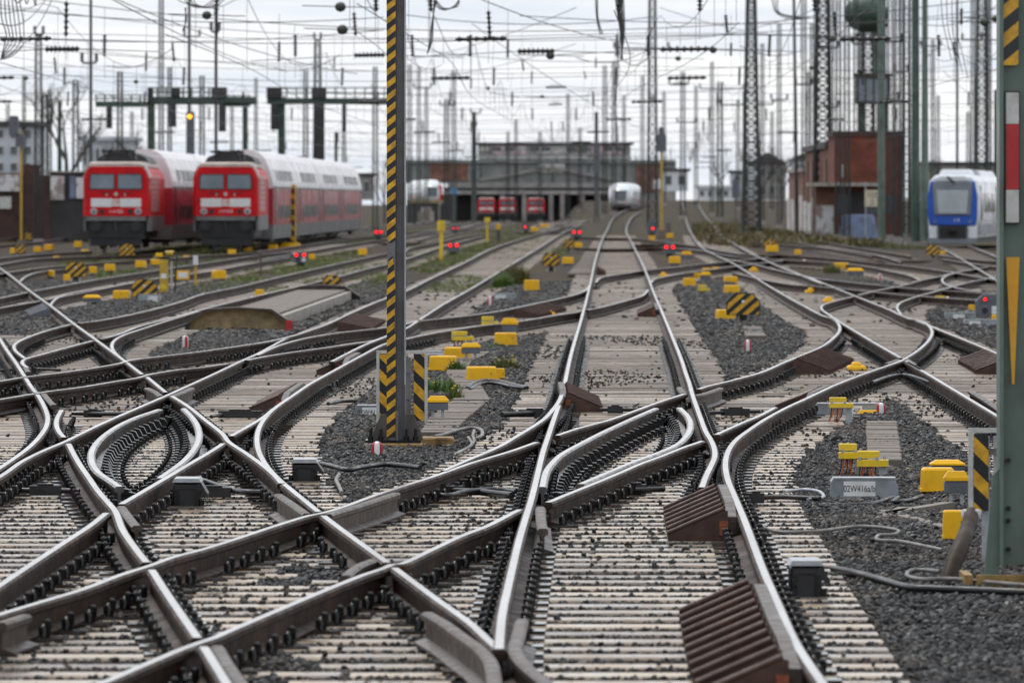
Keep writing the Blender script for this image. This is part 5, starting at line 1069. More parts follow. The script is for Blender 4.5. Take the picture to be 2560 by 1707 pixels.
def locomotive(loc, rz, num, label, panto=True):
    e = empty('locomotive', loc, rz, label, 'locomotive'); Ln = 16.4
    w0, w1 = 1.44, 1.40
    def ring(y, s=1.0, zt=3.66, dz=0): return [(-w0*s, y, 1.48), (w0*s, y, 1.48), (w0*s, y, 3.15+dz), (w1*s*0.94, y, 3.5+dz), (w1*s*0.80, y, zt+dz), (-w1*s*0.80, y, zt+dz), (-w1*s*0.94, y, 3.5+dz), (-w0*s, y, 3.15+dz)]
    b_ = MB(); loft(b_, [ring(0.0, 0.93), ring(0.14, 1.0), ring(Ln, 1.0)], M['locred']); b_.build('body', e)
    r_ = MB(); loft(r_, [[(-1.16, 0.05, 3.655), (1.16, 0.05, 3.655), (1.05, 0.05, 3.80), (-1.05, 0.05, 3.80)], [(-1.22, 0.35, 3.655), (1.22, 0.35, 3.655), (1.15, 0.35, 3.86), (-1.15, 0.35, 3.86)], [(-1.22, Ln-0.2, 3.655), (1.22, Ln-0.2, 3.655), (1.15, Ln-0.2, 3.86), (-1.15, Ln-0.2, 3.86)]], M['roofpale']); r_.build('roof', e)
    for sx in (-1, 1): MB().prism([(1.36*sx, 3.45), (1.40*sx, 3.18), (1.47*sx, 3.18), (1.24*sx, 3.72), (1.12*sx, 3.72)], 0.12, 2.4, M['roofpale']).build('roof_shoulder', e)
    for sx in (-1, 1):
        p_ = MB(); x0, x1 = sx*0.06, sx*1.14
        p_.prism([(x0, 2.64), (x1, 2.64), (sx*1.17, 2.75), (sx*1.15, 3.25), (sx*1.08, 3.34), (x0, 3.34)], -0.03, 0.0, M['black']); f_ = p_.build('window_frame', e)
        MB().prism([(sx*0.10, 2.69), (sx*1.10, 2.69), (sx*1.12, 2.78), (sx*1.10, 3.22), (sx*1.05, 3.29), (sx*0.10, 3.29)], -0.05, -0.028, M['glassl']).build('pane', f_)
        MB().box((sx*0.64, -0.012, 2.07), (0.92, 0.03, 0.37), M['white']).build('white_bar', e)
        MB().lathe([(0.15, 0), (0.15, 0.05), (0.12, 0.05)], M['offwhite'], (sx*0.97, 0.0, 1.68), 16, mtx=Matrix.Rotation(R(90), 4, 'X')).lathe([(0.10, 0.0), (0.09, 0.07)], M['glassl'], (sx*0.97, 0.0, 1.68), 14, mtx=Matrix.Rotation(R(90), 4, 'X')).build('headlight', e)
        MB().lathe([(0.11, 0), (0.11, 0.04)], M['black'], (sx*0.62, 0.0, 1.68), 14, mtx=Matrix.Rotation(R(90), 4, 'X')).build('tail_lamp', e)
        MB().lathe([(0.08, 0.0), (0.08, 0.45), (0.24, 0.46), (0.24, 0.52)], M['under'], (sx*0.88, 0.25, 1.04), 14, mtx=Matrix.Rotation(R(90), 4, 'X')).build('buffer', e)
        MB().box((sx*0.4, -0.05, 2.42), (0.05, 0.06, 0.12), M['offwhite']).build('handle', e)
        MB().tube([(sx*0.25, -0.07, 2.52), (sx*0.75, -0.08, 2.50)], 0.02, M['black'], 6).build('wiper', e)
        g_ = MB()
        for j in range(14): g_.box((sx*1.45, 6.4, 1.72+j*0.115), (0.03, 7.6, 0.055), M['coachwhite' if j % 2 else 'roofpale'])
        g_.build('louvre_panel', e); MB().box((sx*1.442, 0.95, 2.9), (0.02, 0.55, 0.7), M['glassd']).build('side_window', e)
        MB().box((sx*1.39, 8.2, 1.15), (0.12, 15.6, 0.66), M['skirt']).build('side_skirt', e)
        for k, yy in enumerate((2.3, 5.6, 10.8, 14.1)):
            w_ = MB().lathe([(0.6, -0.07), (0.62, 0.0), (0.58, 0.07)], M['under'], (sx*0.75, yy, 0.62), 18, mtx=Matrix.Rotation(R(90), 4, 'Y')); w_.build('wheel', e)
    MB().box((0, 0.09, 1.38), (2.6, 0.12, 0.2), M['skirt']).build('buffer_beam', e)
    u_ = MB(); u_.box((0, 8.2, 0.95), (2.3, 15.2, 0.9), M['under']); u_.box((0, 0.4, 0.85), (2.5, 0.5, 0.75), M['under']); u_.box((0, 0.2, 0.35), (2.2, 0.1, 0.36), M['under']); u_.box((0.55, 0.5, 0.12), (0.14, 0.4, 0.5), M['under']).box((-0.55, 0.5, 0.12), (0.14, 0.4, 0.5), M['under']); u_.build('underframe', e)
    MB().tube([(0, 0.05, 1.2), (0, -0.3, 1.15), (0.02, -0.35, 0.8)], 0.05, M['under'], 8).build('coupling_hook', e)
    MB().box((0, -0.012, 2.07), (0.34, 0.03, 0.30), M['white']).build('emblem', e); lettering(e, 'DB', 0.27, (0, -0.03, 2.07), M['locred']); lettering(e, num, 0.19, (0, -0.006, 1.68), M['white'])
    MB().lathe([(0.09, 0), (0.07, 0.08)], M['offwhite'], (0, 0.0, 2.44), 12, mtx=Matrix.Rotation(R(90), 4, 'X')).build('top_lamp', e)
    if panto:
        q_ = MB()
        for sx in (-.55, .55):
            for yy in (1.4, 2.6, 3.8): q_.lathe([(0.05, 0), (0.09, 0.05), (0.05, 0.1), (0.09, 0.15), (0.05, 0.2), (0.09, 0.25), (0.05, 0.32)], M['insul'], (sx, yy, 3.86), 8)
        for sx in (-.5, .5): q_.tube([(sx, 1.2, 4.18), (sx*0.9, 4.2, 4.22)], 0.05, M['dirtyroof'], 6); q_.tube([(sx, 3.8, 4.2), (sx*0.6, 1.6, 4.36), (sx, 3.2, 4.42)], 0.04, M['dirtyroof'], 6)
        q_.box((0, 2.2, 4.34), (1.5, 0.35, 0.10), M['dirtyroof']); q_.box((0.1, 2.9, 4.1), (1.3, 1.5, 0.3), M['dirtyroof']); q_.build('pantograph', e)
        MB().prism([(-1.15, 3.86), (1.2, 3.86), (1.02, 4.12), (0.5, 4.32), (-0.5, 4.32), (-1.0, 4.12)], 5.5, 14.5, M['dirtyroof']).build('roof_equipment', e)
    return e
def coach(p, q, label):
    d = Vector(q)-Vector(p); rz = math.atan2(-d.x, d.y); Ln = d.length-0.5
    e = empty('double_deck_coach', p, rz, label, 'coach', 'double deck coaches behind the red locomotives')
    def pr(nm, poly, m_, a=0.0, b=Ln): return MB().prism(poly, a, b, m_).build(nm, e)
    pr('skirt', [(-1.36, 0.35), (1.36, 0.35), (1.40, 1.02), (-1.40, 1.02)], M['skirt'])
    pr('lower_body', [(-1.40, 1.02), (1.40, 1.02), (1.40, 2.75), (-1.40, 2.75)], M['coachred'])
    pr('upper_body', [(-1.40, 2.75), (1.40, 2.75), (1.37, 3.05), (1.22, 3.65), (0.98, 4.15), (-0.98, 4.15), (-1.22, 3.65), (-1.37, 3.05)], M['coachwhite'])
    pr('roof', [(-0.98, 4.15), (0.98, 4.15), (0.70, 4.42), (0.3, 4.55), (-0.3, 4.55), (-0.70, 4.42)], M['coachwhite'], 0.1, Ln-0.1)
    n_ = 10
    for sx in (-1, 1):
        A = Matrix.Rotation(-sx*math.atan2(0.15, 0.60), 4, 'Y')
        for j in range(n_):
            yy = 4.6+(Ln-9.2)*(j+0.5)/n_; wl = (Ln-9.2)/n_*0.84
            MB().box((sx*1.305, yy, 3.36), (0.03, wl, 0.50), M['coachglass'], mtx=A).build('upper_window', e)
            MB().box((sx*1.405, yy, 1.62), (0.02, wl, 0.62), M['coachglass']).build('lower_window', e)
        for yy in (2.2, Ln-2.2): MB().box((sx*1.404, yy, 1.95), (0.03, 1.3, 1.75), M['coachglass']).build('door', e)
        MB().box((sx*1.403, Ln/2, 2.78), (0.025, Ln, 0.10), M['skirt']).build('band', e)
        for yy in (2.6, 5.1, Ln-5.1, Ln-2.6): MB().lathe([(0.45, -0.06), (0.46, 0.06), (0.2, 0.1)], M['galv'], (sx*0.80, yy, 0.46), 16, mtx=Matrix.Rotation(R(90), 4, 'Y')).build('wheel', e)
    for yy in (3.85, Ln-3.85): MB().box((0, yy, 0.45), (2.3, 3.4, 0.5), M['under']).build('bogie', e)
    return e
L1, L2 = PT(290, 627, 281), PT(564, 625, 284)
locomotive((L1.x, 281, 0), 0.012, '114 022', 'left red electric locomotive with white bars and twin windscreens')
locomotive((L2.x, 284, 0), 0.010, '114 018', 'right red electric locomotive, just left of the yellow striped column')
ys_ = [301, 327.4, 353.8, 380.2, 406.6]
xr_ = [-12.62, -12.3, -11.93, -11.5, -10.9]
nm_ = ['first double deck coach behind the right red locomotive', 'second double deck coach behind the right red locomotive', 'third double deck coach behind the right red locomotive', 'last double deck coach of the right red train']
for i in range(4): coach((xr_[i]+0.0, ys_[i], 0), (xr_[i+1], ys_[i+1], 0), nm_[i])
for i in range(2): coach((xr_[i]-4.6, ys_[i]-2.5, 0), (xr_[i+1]-4.6, ys_[i+1]-2.5, 0), ['first pale double deck coach between the two red locomotives', 'second double deck coach behind the left red locomotive, mostly hidden'][i])
for i, x in enumerate((1268, 1340, 1216)):
    p_ = PT(x, 540, 1040); locomotive((p_.x, 1040, -1.3), 0, '', ['distant red locomotive under the bridge, left of two', 'distant red locomotive under the bridge, right of two', 'distant red locomotive half hidden behind a bridge pillar'][i], False)

def rounded_front(b_, secs, m_):
    """secs: (y, half width, z0, z1, roundness) rings of a streamlined nose"""
    rings = []
    for y, hw, z0, z1, k in secs:
        r_ = []
        for j in range(20):
            a = 2*math.pi*j/20; c_, s_ = math.cos(a), math.sin(a)
            r_.append((hw*math.copysign(abs(c_)**k, c_), y, (z0+z1)/2+(z1-z0)/2*math.copysign(abs(s_)**k, s_)))
        rings.append(r_)
    return loft(b_, rings, m_, sm=True)
def express(loc, label, red=False, rz=0.0):
    e = empty('express_train', loc, rz, label, 'train')
    rounded_front(MB(), [(0, 0.55, 0.9, 2.0, 0.8), (0.5, 1.0, 0.5, 2.7, 0.75), (1.6, 1.3, 0.35, 3.2, 0.7), (3.2, 1.45, 0.3, 3.55, 0.65), (6, 1.48, 0.3, 3.7, 0.6), (46, 1.48, 0.3, 3.7, 0.6)], M['trainwhite']).build('body', e)
    w_ = MB(); loft(w_, [[(-0.66, -0.45, 1.45), (0.66, -0.45, 1.45), (0.74, 0.02, 2.65), (-0.74, 0.02, 2.65)], [(-0.72, 0.35, 1.4), (0.72, 0.35, 1.4), (0.76, 0.9, 2.6), (-0.76, 0.9, 2.6)]], M['glassd']); w_.build('windscreen', e)
    for sx in (-1, 1): MB().box((sx*1.475, 24, 2.2), (0.03, 40, 0.7), M['glassd']).build('window_band', e); MB().box((sx*1.48, 25, 1.3), (0.03, 40, 0.14), M['red']).build('red_stripe', e)
    MB().lathe([(0.13, 0), (0.1, 0.1)], REDL, (0.6, 0.35, 1.05), 12, mtx=Matrix.Rotation(R(90), 4, 'X')).build('tail_light', e)
    MB().box((0, 24, 0.35), (2.2, 44, 0.6), M['under']).build('underframe', e)
    if red: MB().prism([(0.6, 0.6), (1.2, 0.5), (1.46, 1.2), (1.4, 2.7), (1.0, 3.2), (1.15, 2.0)], 0.9, 1.7, M['locred']).build('red_cheek', e)
    return e
p_ = PT(1551, 500, 735); express((p_.x, 735, ramp(735)-0.1), 'white streamlined express train coming round the curve on the main track', rz=-0.04).scale = (1, 1, 0.84)
p_ = PT(1081, 500, 900); express((p_.x, 900, 1.35), 'white and red train on the viaduct at the left end of the bridge', True, 0.06)

def railcar():
    Y0 = 312; p = PT(2381, 613, Y0); e = empty('railcar_train', (p.x, Y0, 0), -0.125, 'blue and white diesel railcar waiting beside the green masts at right', 'train'); hw = 1.25; Ln = 40
    sec = lambda y, k, zt, z0=0.35: [(-hw*k*0.96, y, z0), (hw*k*0.96, y, z0), (hw*k, y, 1.2), (hw*k, y, 2.5), (hw*k*0.93, y, 3.1), (hw*k*0.70, y, zt), (-hw*k*0.70, y, zt), (-hw*k*0.93, y, 3.1), (-hw*k, y, 2.5), (-hw*k, y, 1.2)]
    loft(MB(), [sec(0.35, 0.93, 3.30), sec(1.0, 1.0, 3.40), sec(Ln, 1.0, 3.40)], M['trainwhite']).build('body', e)
    MB().prism([(-1.12, 0.95), (1.12, 0.95), (1.20, 1.35), (1.22, 2.4), (1.08, 3.1), (-1.08, 3.1), (-1.22, 2.4), (-1.20, 1.35)], 0.12, 0.42, M['trainblue']).build('blue_front', e, bevel=0.05)
    MB().prism([(-0.88, 1.45), (0.88, 1.45), (0.98, 2.95), (0.85, 3.12), (-0.85, 3.12), (-0.98, 2.95)], 0.02, 0.16, M['traingrey']).build('windscreen_surround', e, bevel=0.04)
    MB().prism([(-0.70, 1.52), (0.70, 1.52), (0.80, 2.66), (-0.80, 2.66)], -0.02, 0.04, mat('windscreen_bright', (0.42, 0.46, 0.48), (0.34, 0.38, 0.40), 0.06, 0.3, 1, spec=1.0)).build('windscreen', e, bevel=0.02)
    MB().prism([(-0.80, 3.13), (0.80, 3.13), (0.62, 3.34), (-0.62, 3.34)], 0.08, 0.7, M['trainwhite']).build('roof_brow', e)
    for sx in (-1, 1):
        MB().rbox((sx*0.93, 0.35, 0.62), (0.46, 0.4, 0.62), M['trainwhite'], 0.08).build('white_cheek', e); MB().lathe([(0.09, 0), (0.07, 0.06)], M['glassl'], (sx*0.85, 0.14, 1.12), 12, mtx=Matrix.Rotation(R(90), 4, 'X')).build('headlight', e)
        for j in range(9): MB().box((sx*(hw+0.004), 3.4+j*3.9, 2.05), (0.03, 3.1 if j % 4 else 1.4, 0.95 if j % 4 else 1.7), M['glassd']).build('side_window', e)
        MB().box((sx*(hw+0.003), 20, 0.75), (0.03, 38, 0.5), M['traingrey']).build('side_skirt', e)
    MB().box((0, 0.25, 0.62), (1.3, 0.5, 0.62), M['under']).box((0, 20, 0.3), (2.1, 38, 0.5), M['under']).build('coupler_bay', e)
    MB().lathe([(0.16, 0), (0.16, 0.3), (0.1, 0.35)], M['iron'], (0, 0.0, 0.68), 12, mtx=Matrix.Rotation(R(90), 4, 'X')).build('coupler', e)
    MB().prism([(-1.15, 0.08), (1.15, 0.08), (1.22, 0.34), (-1.22, 0.34)], 0.05, 0.5, M['traingrey']).build('snow_plough', e)
    for yy, ll in ((4, 3.0), (9, 4.0), (16, 5), (24, 4)): MB().rbox((0, yy, 3.52), (1.7, ll, 0.34), M['trainwhite' if yy != 9 else 'traingrey'], 0.1, 0.85).build('roof_unit', e)
    MB().tube([(0.1, 0.0, 3.0), (-0.1, -0.02, 3.2), (-0.25, 0.05, 3.32)], 0.05, M['black'], 6).build('wiper', e); lettering(e, '3 8', 0.22, (0.2, 0.112, 1.2), M['white']);
railcar()

# ================================================================ buildings, bridge, walls
def brick_mat(name, c1, c2, cm, sx=1.0):
    m = bpy.data.materials.new(name); m.use_nodes = True; t = m.node_tree; n, l = t.nodes, t.links; b = n['Principled BSDF']; b.inputs['Roughness'].default_value = 0.85
    g = n.new('ShaderNodeNewGeometry'); sp_ = n.new('ShaderNodeSeparateXYZ'); l.new(g.outputs['Position'], sp_.inputs[0])
    ad = n.new('ShaderNodeMath'); ad.operation = 'ADD'; l.new(sp_.outputs[0], ad.inputs[0]); l.new(sp_.outputs[1], ad.inputs[1])
    cb = n.new('ShaderNodeCombineXYZ'); l.new(ad.outputs[0], cb.inputs[0]); l.new(sp_.outputs[2], cb.inputs[1])
    bt = n.new('ShaderNodeTexBrick'); bt.inputs['Scale'].default_value = 1; bt.inputs['Brick Width'].default_value = 0.25; bt.inputs['Row Height'].default_value = 0.08; bt.inputs['Mortar Size'].default_value = 0.008
    bt.inputs['Color1'].default_value = (*c1, 1); bt.inputs['Color2'].default_value = (*c2, 1); bt.inputs['Mortar'].default_value = (*cm, 1); l.new(cb.outputs[0], bt.inputs['Vector'])
    z = n.new('ShaderNodeTexNoise'); z.inputs['Scale'].default_value = 0.9; z.inputs['Detail'].default_value = 6; l.new(g.outputs['Position'], z.inputs['Vector'])
    rr = n.new('ShaderNodeMapRange'); rr.inputs[1].default_value = 0.3; rr.inputs[2].default_value = 0.7; rr.inputs[3].default_value = 0.6; rr.inputs[4].default_value = 1.2; l.new(z.outputs[0], rr.inputs[0])
    mm = n.new('ShaderNodeMix'); mm.data_type = 'RGBA'; mm.blend_type = 'MULTIPLY'; mm.inputs[0].default_value = 1; l.new(bt.outputs[0], mm.inputs[6]); l.new(rr.outputs[0], mm.inputs[7]); l.new(mm.outputs[2], b.inputs['Base Color']); return m
M['brick'] = brick_mat('red_brick', (0.23, 0.055, 0.03), (0.16, 0.038, 0.022), (0.11, 0.065, 0.045)); M['brickdark'] = brick_mat('sooty_brick', (0.10, 0.045, 0.035), (0.06, 0.03, 0.025), (0.05, 0.04, 0.035))
M['brickpale'] = brick_mat('worn_brick', (0.26, 0.115, 0.075), (0.20, 0.085, 0.058), (0.20, 0.14, 0.11))
M['graf'] = mat('graffiti_white', (0.66, 0.64, 0.64), (0.30, 0.24, 0.22), 0.7, 0, 1.6, lo=0.42, hi=0.52, c3=(0.42, 0.5, 0.42), s3=0.8)
M['graf2'] = mat('graffiti_blue', (0.20, 0.26, 0.40), (0.12, 0.13, 0.18), 0.7, 0, 1.6)
M['graf3'] = mat('graffiti_pink', (0.62, 0.45, 0.48), (0.30, 0.29, 0.28), 0.7, 0, 0.8, lo=.45, hi=.55)
M['plaster'] = mat('pale_plaster', (0.60, 0.63, 0.66), (0.50, 0.53, 0.56), 0.8, 0, 0.6); M['roofdark'] = mat('dark_roof', (0.07, 0.065, 0.065), (0.045, 0.04, 0.04), 0.7, 0, 1)
M['girder'] = mat('bridge_girder', (0.27, 0.29, 0.275), (0.17, 0.185, 0.175), 0.7, 0, 0.5); M['conc2'] = mat('bridge_concrete', (0.36, 0.335, 0.31), (0.22, 0.20, 0.185), 0.85, 0, 0.4); M['soffit'] = mat('bridge_dark', (0.06, 0.055, 0.055), (0.035, 0.033, 0.033), 0.8, 0, 0.5)  # girder and concrete tones lightened: distance haze put into their colour
gb = lambda X, Yv: float(ground_z(np.array([X]), np.array([Yv]))[0])
# brick signal building on the right
e = empty('brick_building', (20.3, 400, -0.4), 0, 'red brick railway building with pilasters, graffiti and a flat canopy on the right', 'building')
MB().box((2.0, 4.0, 3.35), (4.3, 8, 6.9), M['brick']).build('gable_block', e); MB().box((2.0, 4.0, 6.72), (4.5, 8.2, 0.34), M['brickdark']).build('parapet', e)
MB().box((0.65, 24, 2.95), (1.6, 32, 6.0), M['brickpale']).build('wing', e); MB().box((0.6, 24, 6.05), (1.9, 32.3, 0.35), M['roofdark']).build('wing_roof', e)
MB().box((0.35, 52, 2.3), (1.2, 24, 4.6), M['brickpale']).build('far_wing', e); MB().box((0.35, 52, 4.65), (1.5, 24.2, 0.25), M['concrete']).build('far_roof', e)
for j in range(9):
    MB().box((-0.165, 9.5+j*6.4, 2.6 if j < 5 else 2.2), (0.12, 1.0, 5.2 if j < 5 else 4.4), M['brickpale' if j % 2 else 'brickdark']).build('pilaster', e)
    MB().box((-0.20, 12.7+j*6.4, 1.1+0.25*(j % 3)), (0.12, 4.6, 2.3+0.3*(j % 2)), M['graf']).build('graffiti_field', e)
MB().box((0.4, -1.2, 3.55), (4.6, 2.6, 0.22), M['concrete']).build('canopy', e); MB().box((1.25, -0.03, 1.6), (1.1, 0.1, 3.0), M['soffit']).build('doorway', e)
MB().box((-0.75, 0.6, 1.8), (1.2, 1.2, 3.6), M['brickpale']).build('porch', e); MB().box((-0.75, -0.03, 1.15), (1.1, 0.06, 2.2), M['graf']).build('graffiti_field', e)
MB().rbox((1.25, -1.6, 0.95), (2.5, 1.0, 1.5), M['graf2'], 0.15, 0.8).build('tarpaulin', e)
MB().box((0.3, -0.05, 4.4), (0.18, 0.1, 0.8), M['galv']).build('vent_pipe', e); MB().box((2.9, 0, 5.2), (0.06, 0.1, 2.8), M['galv']).build('downpipe', e)
for wx in (0.4, 2.2, 3.4): MB().box((wx, -0.02, 2.3), (0.7, 0.08, 1.2), M['glassd']).build('window', e)
ns = empty('number_sign', PT(2179, 600, 392)+Vector((0, 0, 0)), 0, 'cream kilometre sign with black digits before the brick building', 'sign')
MB().box((0, 0, 2.55), (0.84, 0.05, 1.0), mat('cream_sign', (0.66, 0.60, 0.44), (0.56, 0.5, 0.36), 0.6)).build('plate', ns); MB().box((-0.36, 0.05, 1.6), (0.07, 0.06, 3.9), M['galv']).build('post', ns)
lettering(ns, '122', 0.42, (0.02, -0.03, 2.75), M['ink']); lettering(ns, '2', 0.40, (0.05, -0.03, 2.3), M['ink'])
# left boundary wall with graffiti
e = empty('graffiti_wall', (0, 0, 0), 0, 'dark brick boundary wall with painted letters behind the left locomotive', 'wall')
Yw = 372; sW = F/Yw
def wall_panel(x0, x1, yt, yb, m_, nm, d=0.0, th=0.5):
    a, b = PT(x0, yt, Yw), PT(x1, yb, Yw); MB().box(((a.x+b.x)/2, Yw-d, (a.z+b.z)/2), (b.x-a.x, th, a.z-b.z), m_).build(nm, e)
for x0, x1, yt, m_ in ((-160, 60, 432, 'brickdark'), (60, 100, 412, 'brickdark'), (100, 126, 438, 'brickdark'), (126, 215, 430, 'soffit'), (215, 330, 436, 'brickdark'), (330, 480, 438, 'soffit'), (480, 700, 440, 'brickdark')): wall_panel(x0, x1, yt, 605, M[m_], 'wall_bay', 0.001*x0)
for x0, x1, yt, yb, m_ in ((0, 50, 435, 478, 'graf'), (128, 162, 440, 500, 'graf'), (176, 190, 440, 496, 'graf2'), (192, 212, 444, 496, 'graf'), (0, 30, 492, 522, 'offwhite')): wall_panel(x0, x1, yt, yb, M[m_], 'painted_field', 0.55, 0.05)
wall_panel(100, 214, 428, 432, M['concrete'], 'coping', 0.1, 0.8)
# houses
def house(x0, x1, yt, yb, Yv, label, wall, roofm, rows_, cols, dp=12, pitched=False):
    a, b = PT(x0, yt, Yv), PT(x1, yb, Yv); wd, ht = b.x-a.x, a.z-b.z; e = empty('house', ((a.x+b.x)/2, Yv, b.z), 0, label, 'building')
    MB().box((0, dp/2, ht/2), (wd, dp, ht), M[wall]).build('wall', e)
    if pitched: MB().prism([(-wd/2-0.5, ht), (wd/2+0.5, ht), (0, ht+wd*0.32)], -0.5, dp+0.5, M[roofm]).build('roof', e)
    else: MB().box((0, dp/2, ht+0.2), (wd+0.8, dp+0.8, 0.4), M[roofm]).build('roof', e)
    for i in range(rows_):
        for j in range(cols):
            f_ = MB().box((-wd/2+wd*(j+0.5)/cols, -0.04, ht*(i+0.55)/rows_), (wd/cols*0.5, 0.1, ht/rows_*0.5), M['offwhite']).build('window', e); MB().box((-wd/2+wd*(j+0.5)/cols, -0.1, ht*(i+0.55)/rows_), (wd/cols*0.42, 0.06, ht/rows_*0.42), M['glassd']).build('pane', f_)
    return e
house(-120, 86, 316, 440, 520, 'pale blue grey house with dark windows behind the left signal', 'plaster', 'roofdark', 3, 6)
house(205, 330, 352, 440, 640, 'low pale hall behind the left red locomotive', 'plaster', 'plaster', 1, 8)
house(1985, 2040, 400, 500, 900, 'tiny pale house far behind the brick building', 'plaster', 'roofdark', 2, 3, pitched=True)
house(1875, 1965, 410, 500, 1150, 'distant grey house with dark pitched roof right of the main line', 'conc2', 'roofdark', 2, 4, pitched=True)
house(1830, 1900, 432, 500, 1100, 'distant white house right of the main line', 'plaster', 'roofdark', 2, 3)
house(1655, 1720, 428, 478, 1000, 'white container building left of the distant houses', 'trainwhite', 'roofdark', 1, 2)
house(1745, 1845, 470, 500, 900, 'low white container at the end of the right hand track', 'trainwhite', 'trainwhite', 1, 5, 3)
house(2300, 2560, 412, 500, 900, 'long grey hall on the horizon behind the blue train', 'conc2', 'roofdark', 1, 10)
house(690, 930, 440, 500, 900, 'grey brown hall behind the end of the red train', 'conc2', 'roofdark', 1, 9)
# road bridge
e = empty('road_bridge', (0, 0, 0), 0, 'wide road bridge with grey green girders, pillars and a painted hall on top', 'bridge'); Yb = 1080
def br(nm, x0, x1, yt, yb, m_, d=0.0, th=8.0):
    a, b = PT(x0, yt, Yb), PT(x1, yb, Yb); return MB().box(((a.x+b.x)/2, Yb+th/2-d, (a.z+b.z)/2), (b.x-a.x, th, a.z-b.z), M[m_]).build(nm, e)
br('parapet', 1010, 1690, 400, 408, 'girder', 0.6); br('girder', 1010, 1690, 408.5, 458, 'girder'); br('brick_pier_panel', 1075, 1170, 406, 452, 'brickpale', 0.3, 1); br('brick_pier_panel', 1590, 1650, 412, 480, 'brickpale', 0.3, 1)
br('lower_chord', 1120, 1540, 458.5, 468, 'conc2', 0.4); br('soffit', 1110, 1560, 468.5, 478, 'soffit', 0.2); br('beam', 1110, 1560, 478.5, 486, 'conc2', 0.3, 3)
for xa, xb, ya, yb_ in ((1200, 1380, 450, 418), (1380, 1540, 418, 450)):
    a, b = PT(xa, ya, Yb-0.7), PT(xb, yb_, Yb-0.7); MB().bar(a, b, 0.4, M['conc2']).build('diagonal', e)
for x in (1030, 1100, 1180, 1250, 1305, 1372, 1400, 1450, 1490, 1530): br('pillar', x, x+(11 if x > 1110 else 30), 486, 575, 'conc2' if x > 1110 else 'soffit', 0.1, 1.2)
for k_ in range(22): br('panel_rib', 1020+k_*30, 1023+k_*30, 409, 457, 'conc2' if k_ % 3 else 'greendark', 0.25, 0.3)
for k_ in range(12): br('hall_window', 1200+k_*31, 1222+k_*31, 366+(k_ % 2)*2, 378, 'glassd' if k_ % 3 else 'offwhite', -2.85, 0.2)
for k_ in range(40): br('parapet_post', 1014+k_*17, 1016+k_*17, 394, 400, 'girder', 0.5, 0.2)
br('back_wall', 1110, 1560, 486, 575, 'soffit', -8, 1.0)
br('abutment', 1545, 1690, 458.5, 560, 'conc2', 0.0, 6)
br('hall_wall', 1195, 1577, 362, 399, 'conc2', -3, 8); br('hall_roof', 1190, 1585, 356, 362, 'roofdark', -2.5, 9); br('painted_band', 1230, 1315, 364, 386, 'graf3', -2.9, 0.2); br('painted_band', 1340, 1420, 366, 384, 'graf', -2.9, 0.2); br('painted_band', 1470, 1560, 364, 384, 'graf3', -2.9, 0.2); br('ledge', 1195, 1577, 390, 397, 'offwhite', -2.7, 0.3); br('white_panel', 1345, 1412, 410, 432, 'graf', 0.4, 0.3)
e = empty('viaduct_wall', (0, 0, 0), 0, 'brown viaduct wall with a pale arch carrying the white and red train', 'wall')
for nm, x0, x1, yt, yb_, m_, d in (('wall', 1018, 1095, 506, 570, 'soffit', 0), ('coping', 1015, 1110, 500, 508, 'tanconc', 0.3), ('arch_infill', 1045, 1085, 528, 568, 'concrete', 0.3), ('arch_infill', 1052, 1078, 518, 528.5, 'concrete', 0.3)):
    a, b = PT(x0, yt, 890), PT(x1, yb_, 890); MB().box(((a.x+b.x)/2, 893-d, (a.z+b.z)/2), (b.x-a.x, 4, a.z-b.z), M[m_]).build(nm, e)
# ================================================================ masts, gantries, signals
def lattice_mast(x, yt, yb, w0, w1, Yv, label, m_='lattice', seg=None, arms=(), group='lattice masts', xt=None):
    """four-legged lattice mast; w0/w1 width in photo px at foot and top"""
    a, b = PT(x, yb, Yv), PT(x if xt is None else xt, yt, Yv); s = F/Yv; W0, W1 = w0/s/2, w1/s/2; zb = gb(a.x, Yv)-0.1
    if yb > 380: zb = min(zb, a.z)
    else: zb = min(a.z, gb(a.x, Yv)-0.1)
    e = empty('lattice_mast', (a.x, Yv, zb), 0, label, 'mast', group); h_ = b.z-zb; dx = b.x-a.x
    P = lambda sx, sy, t_: Vector((dx*t_+sx*(W0+(W1-W0)*t_), sy*(W0+(W1-W0)*t_), h_*t_)); lw = max(0.06, (W0+W1)*(0.15 if Yv < 400 else 0.20))
    for sx in (-1, 1):
        for sy in (-1, 1): MB().bar(P(sx, sy, 0), P(sx, sy, 1), lw, M[m_]).build('leg', e)
    n_ = seg or max(6, int(h_/((W0+W1)*1.25))); b_ = MB()
    for i in range(n_):
        t0, t1 = i/n_, (i+1)/n_
        for (s0, s1) in (((-1, -1), (1, -1)), ((1, 1), (-1, 1)), ((-1, 1), (-1, -1)), ((1, -1), (1, 1))):
            b_.bar(P(*(s0 if i % 2 else s1), t0), P(*(s1 if i % 2 else s0), t1), lw*0.6, M[m_])
            if s0[1] == s1[1]: b_.bar(P(*s0, t1), P(*s1, t1), lw*0.55, M[m_])
    b_.build('bracing', e); MB().box((0, 0, 0.2), (W0*2.6, W0*2.6, 0.6), M['conc2']).build('footing', e)
    for zy, l0, l1 in arms:
        z_ = H-(zy-HY)*Yv/F-zb; MB().box(((l0+l1)/2/s, 0, z_), ((l1-l0)/s, 0.10, 0.12), M[m_]).build('cross_arm', e)
        for xx in (l0, l1): MB().lathe([(0.05, 0), (0.12, 0.08), (0.05, 0.14), (0.12, 0.22), (0.05, 0.28), (0.12, 0.36), (0.04, 0.42)], M['insul'], (xx/s, 0, z_+0.06), 8).build('insulator', e)
    return e
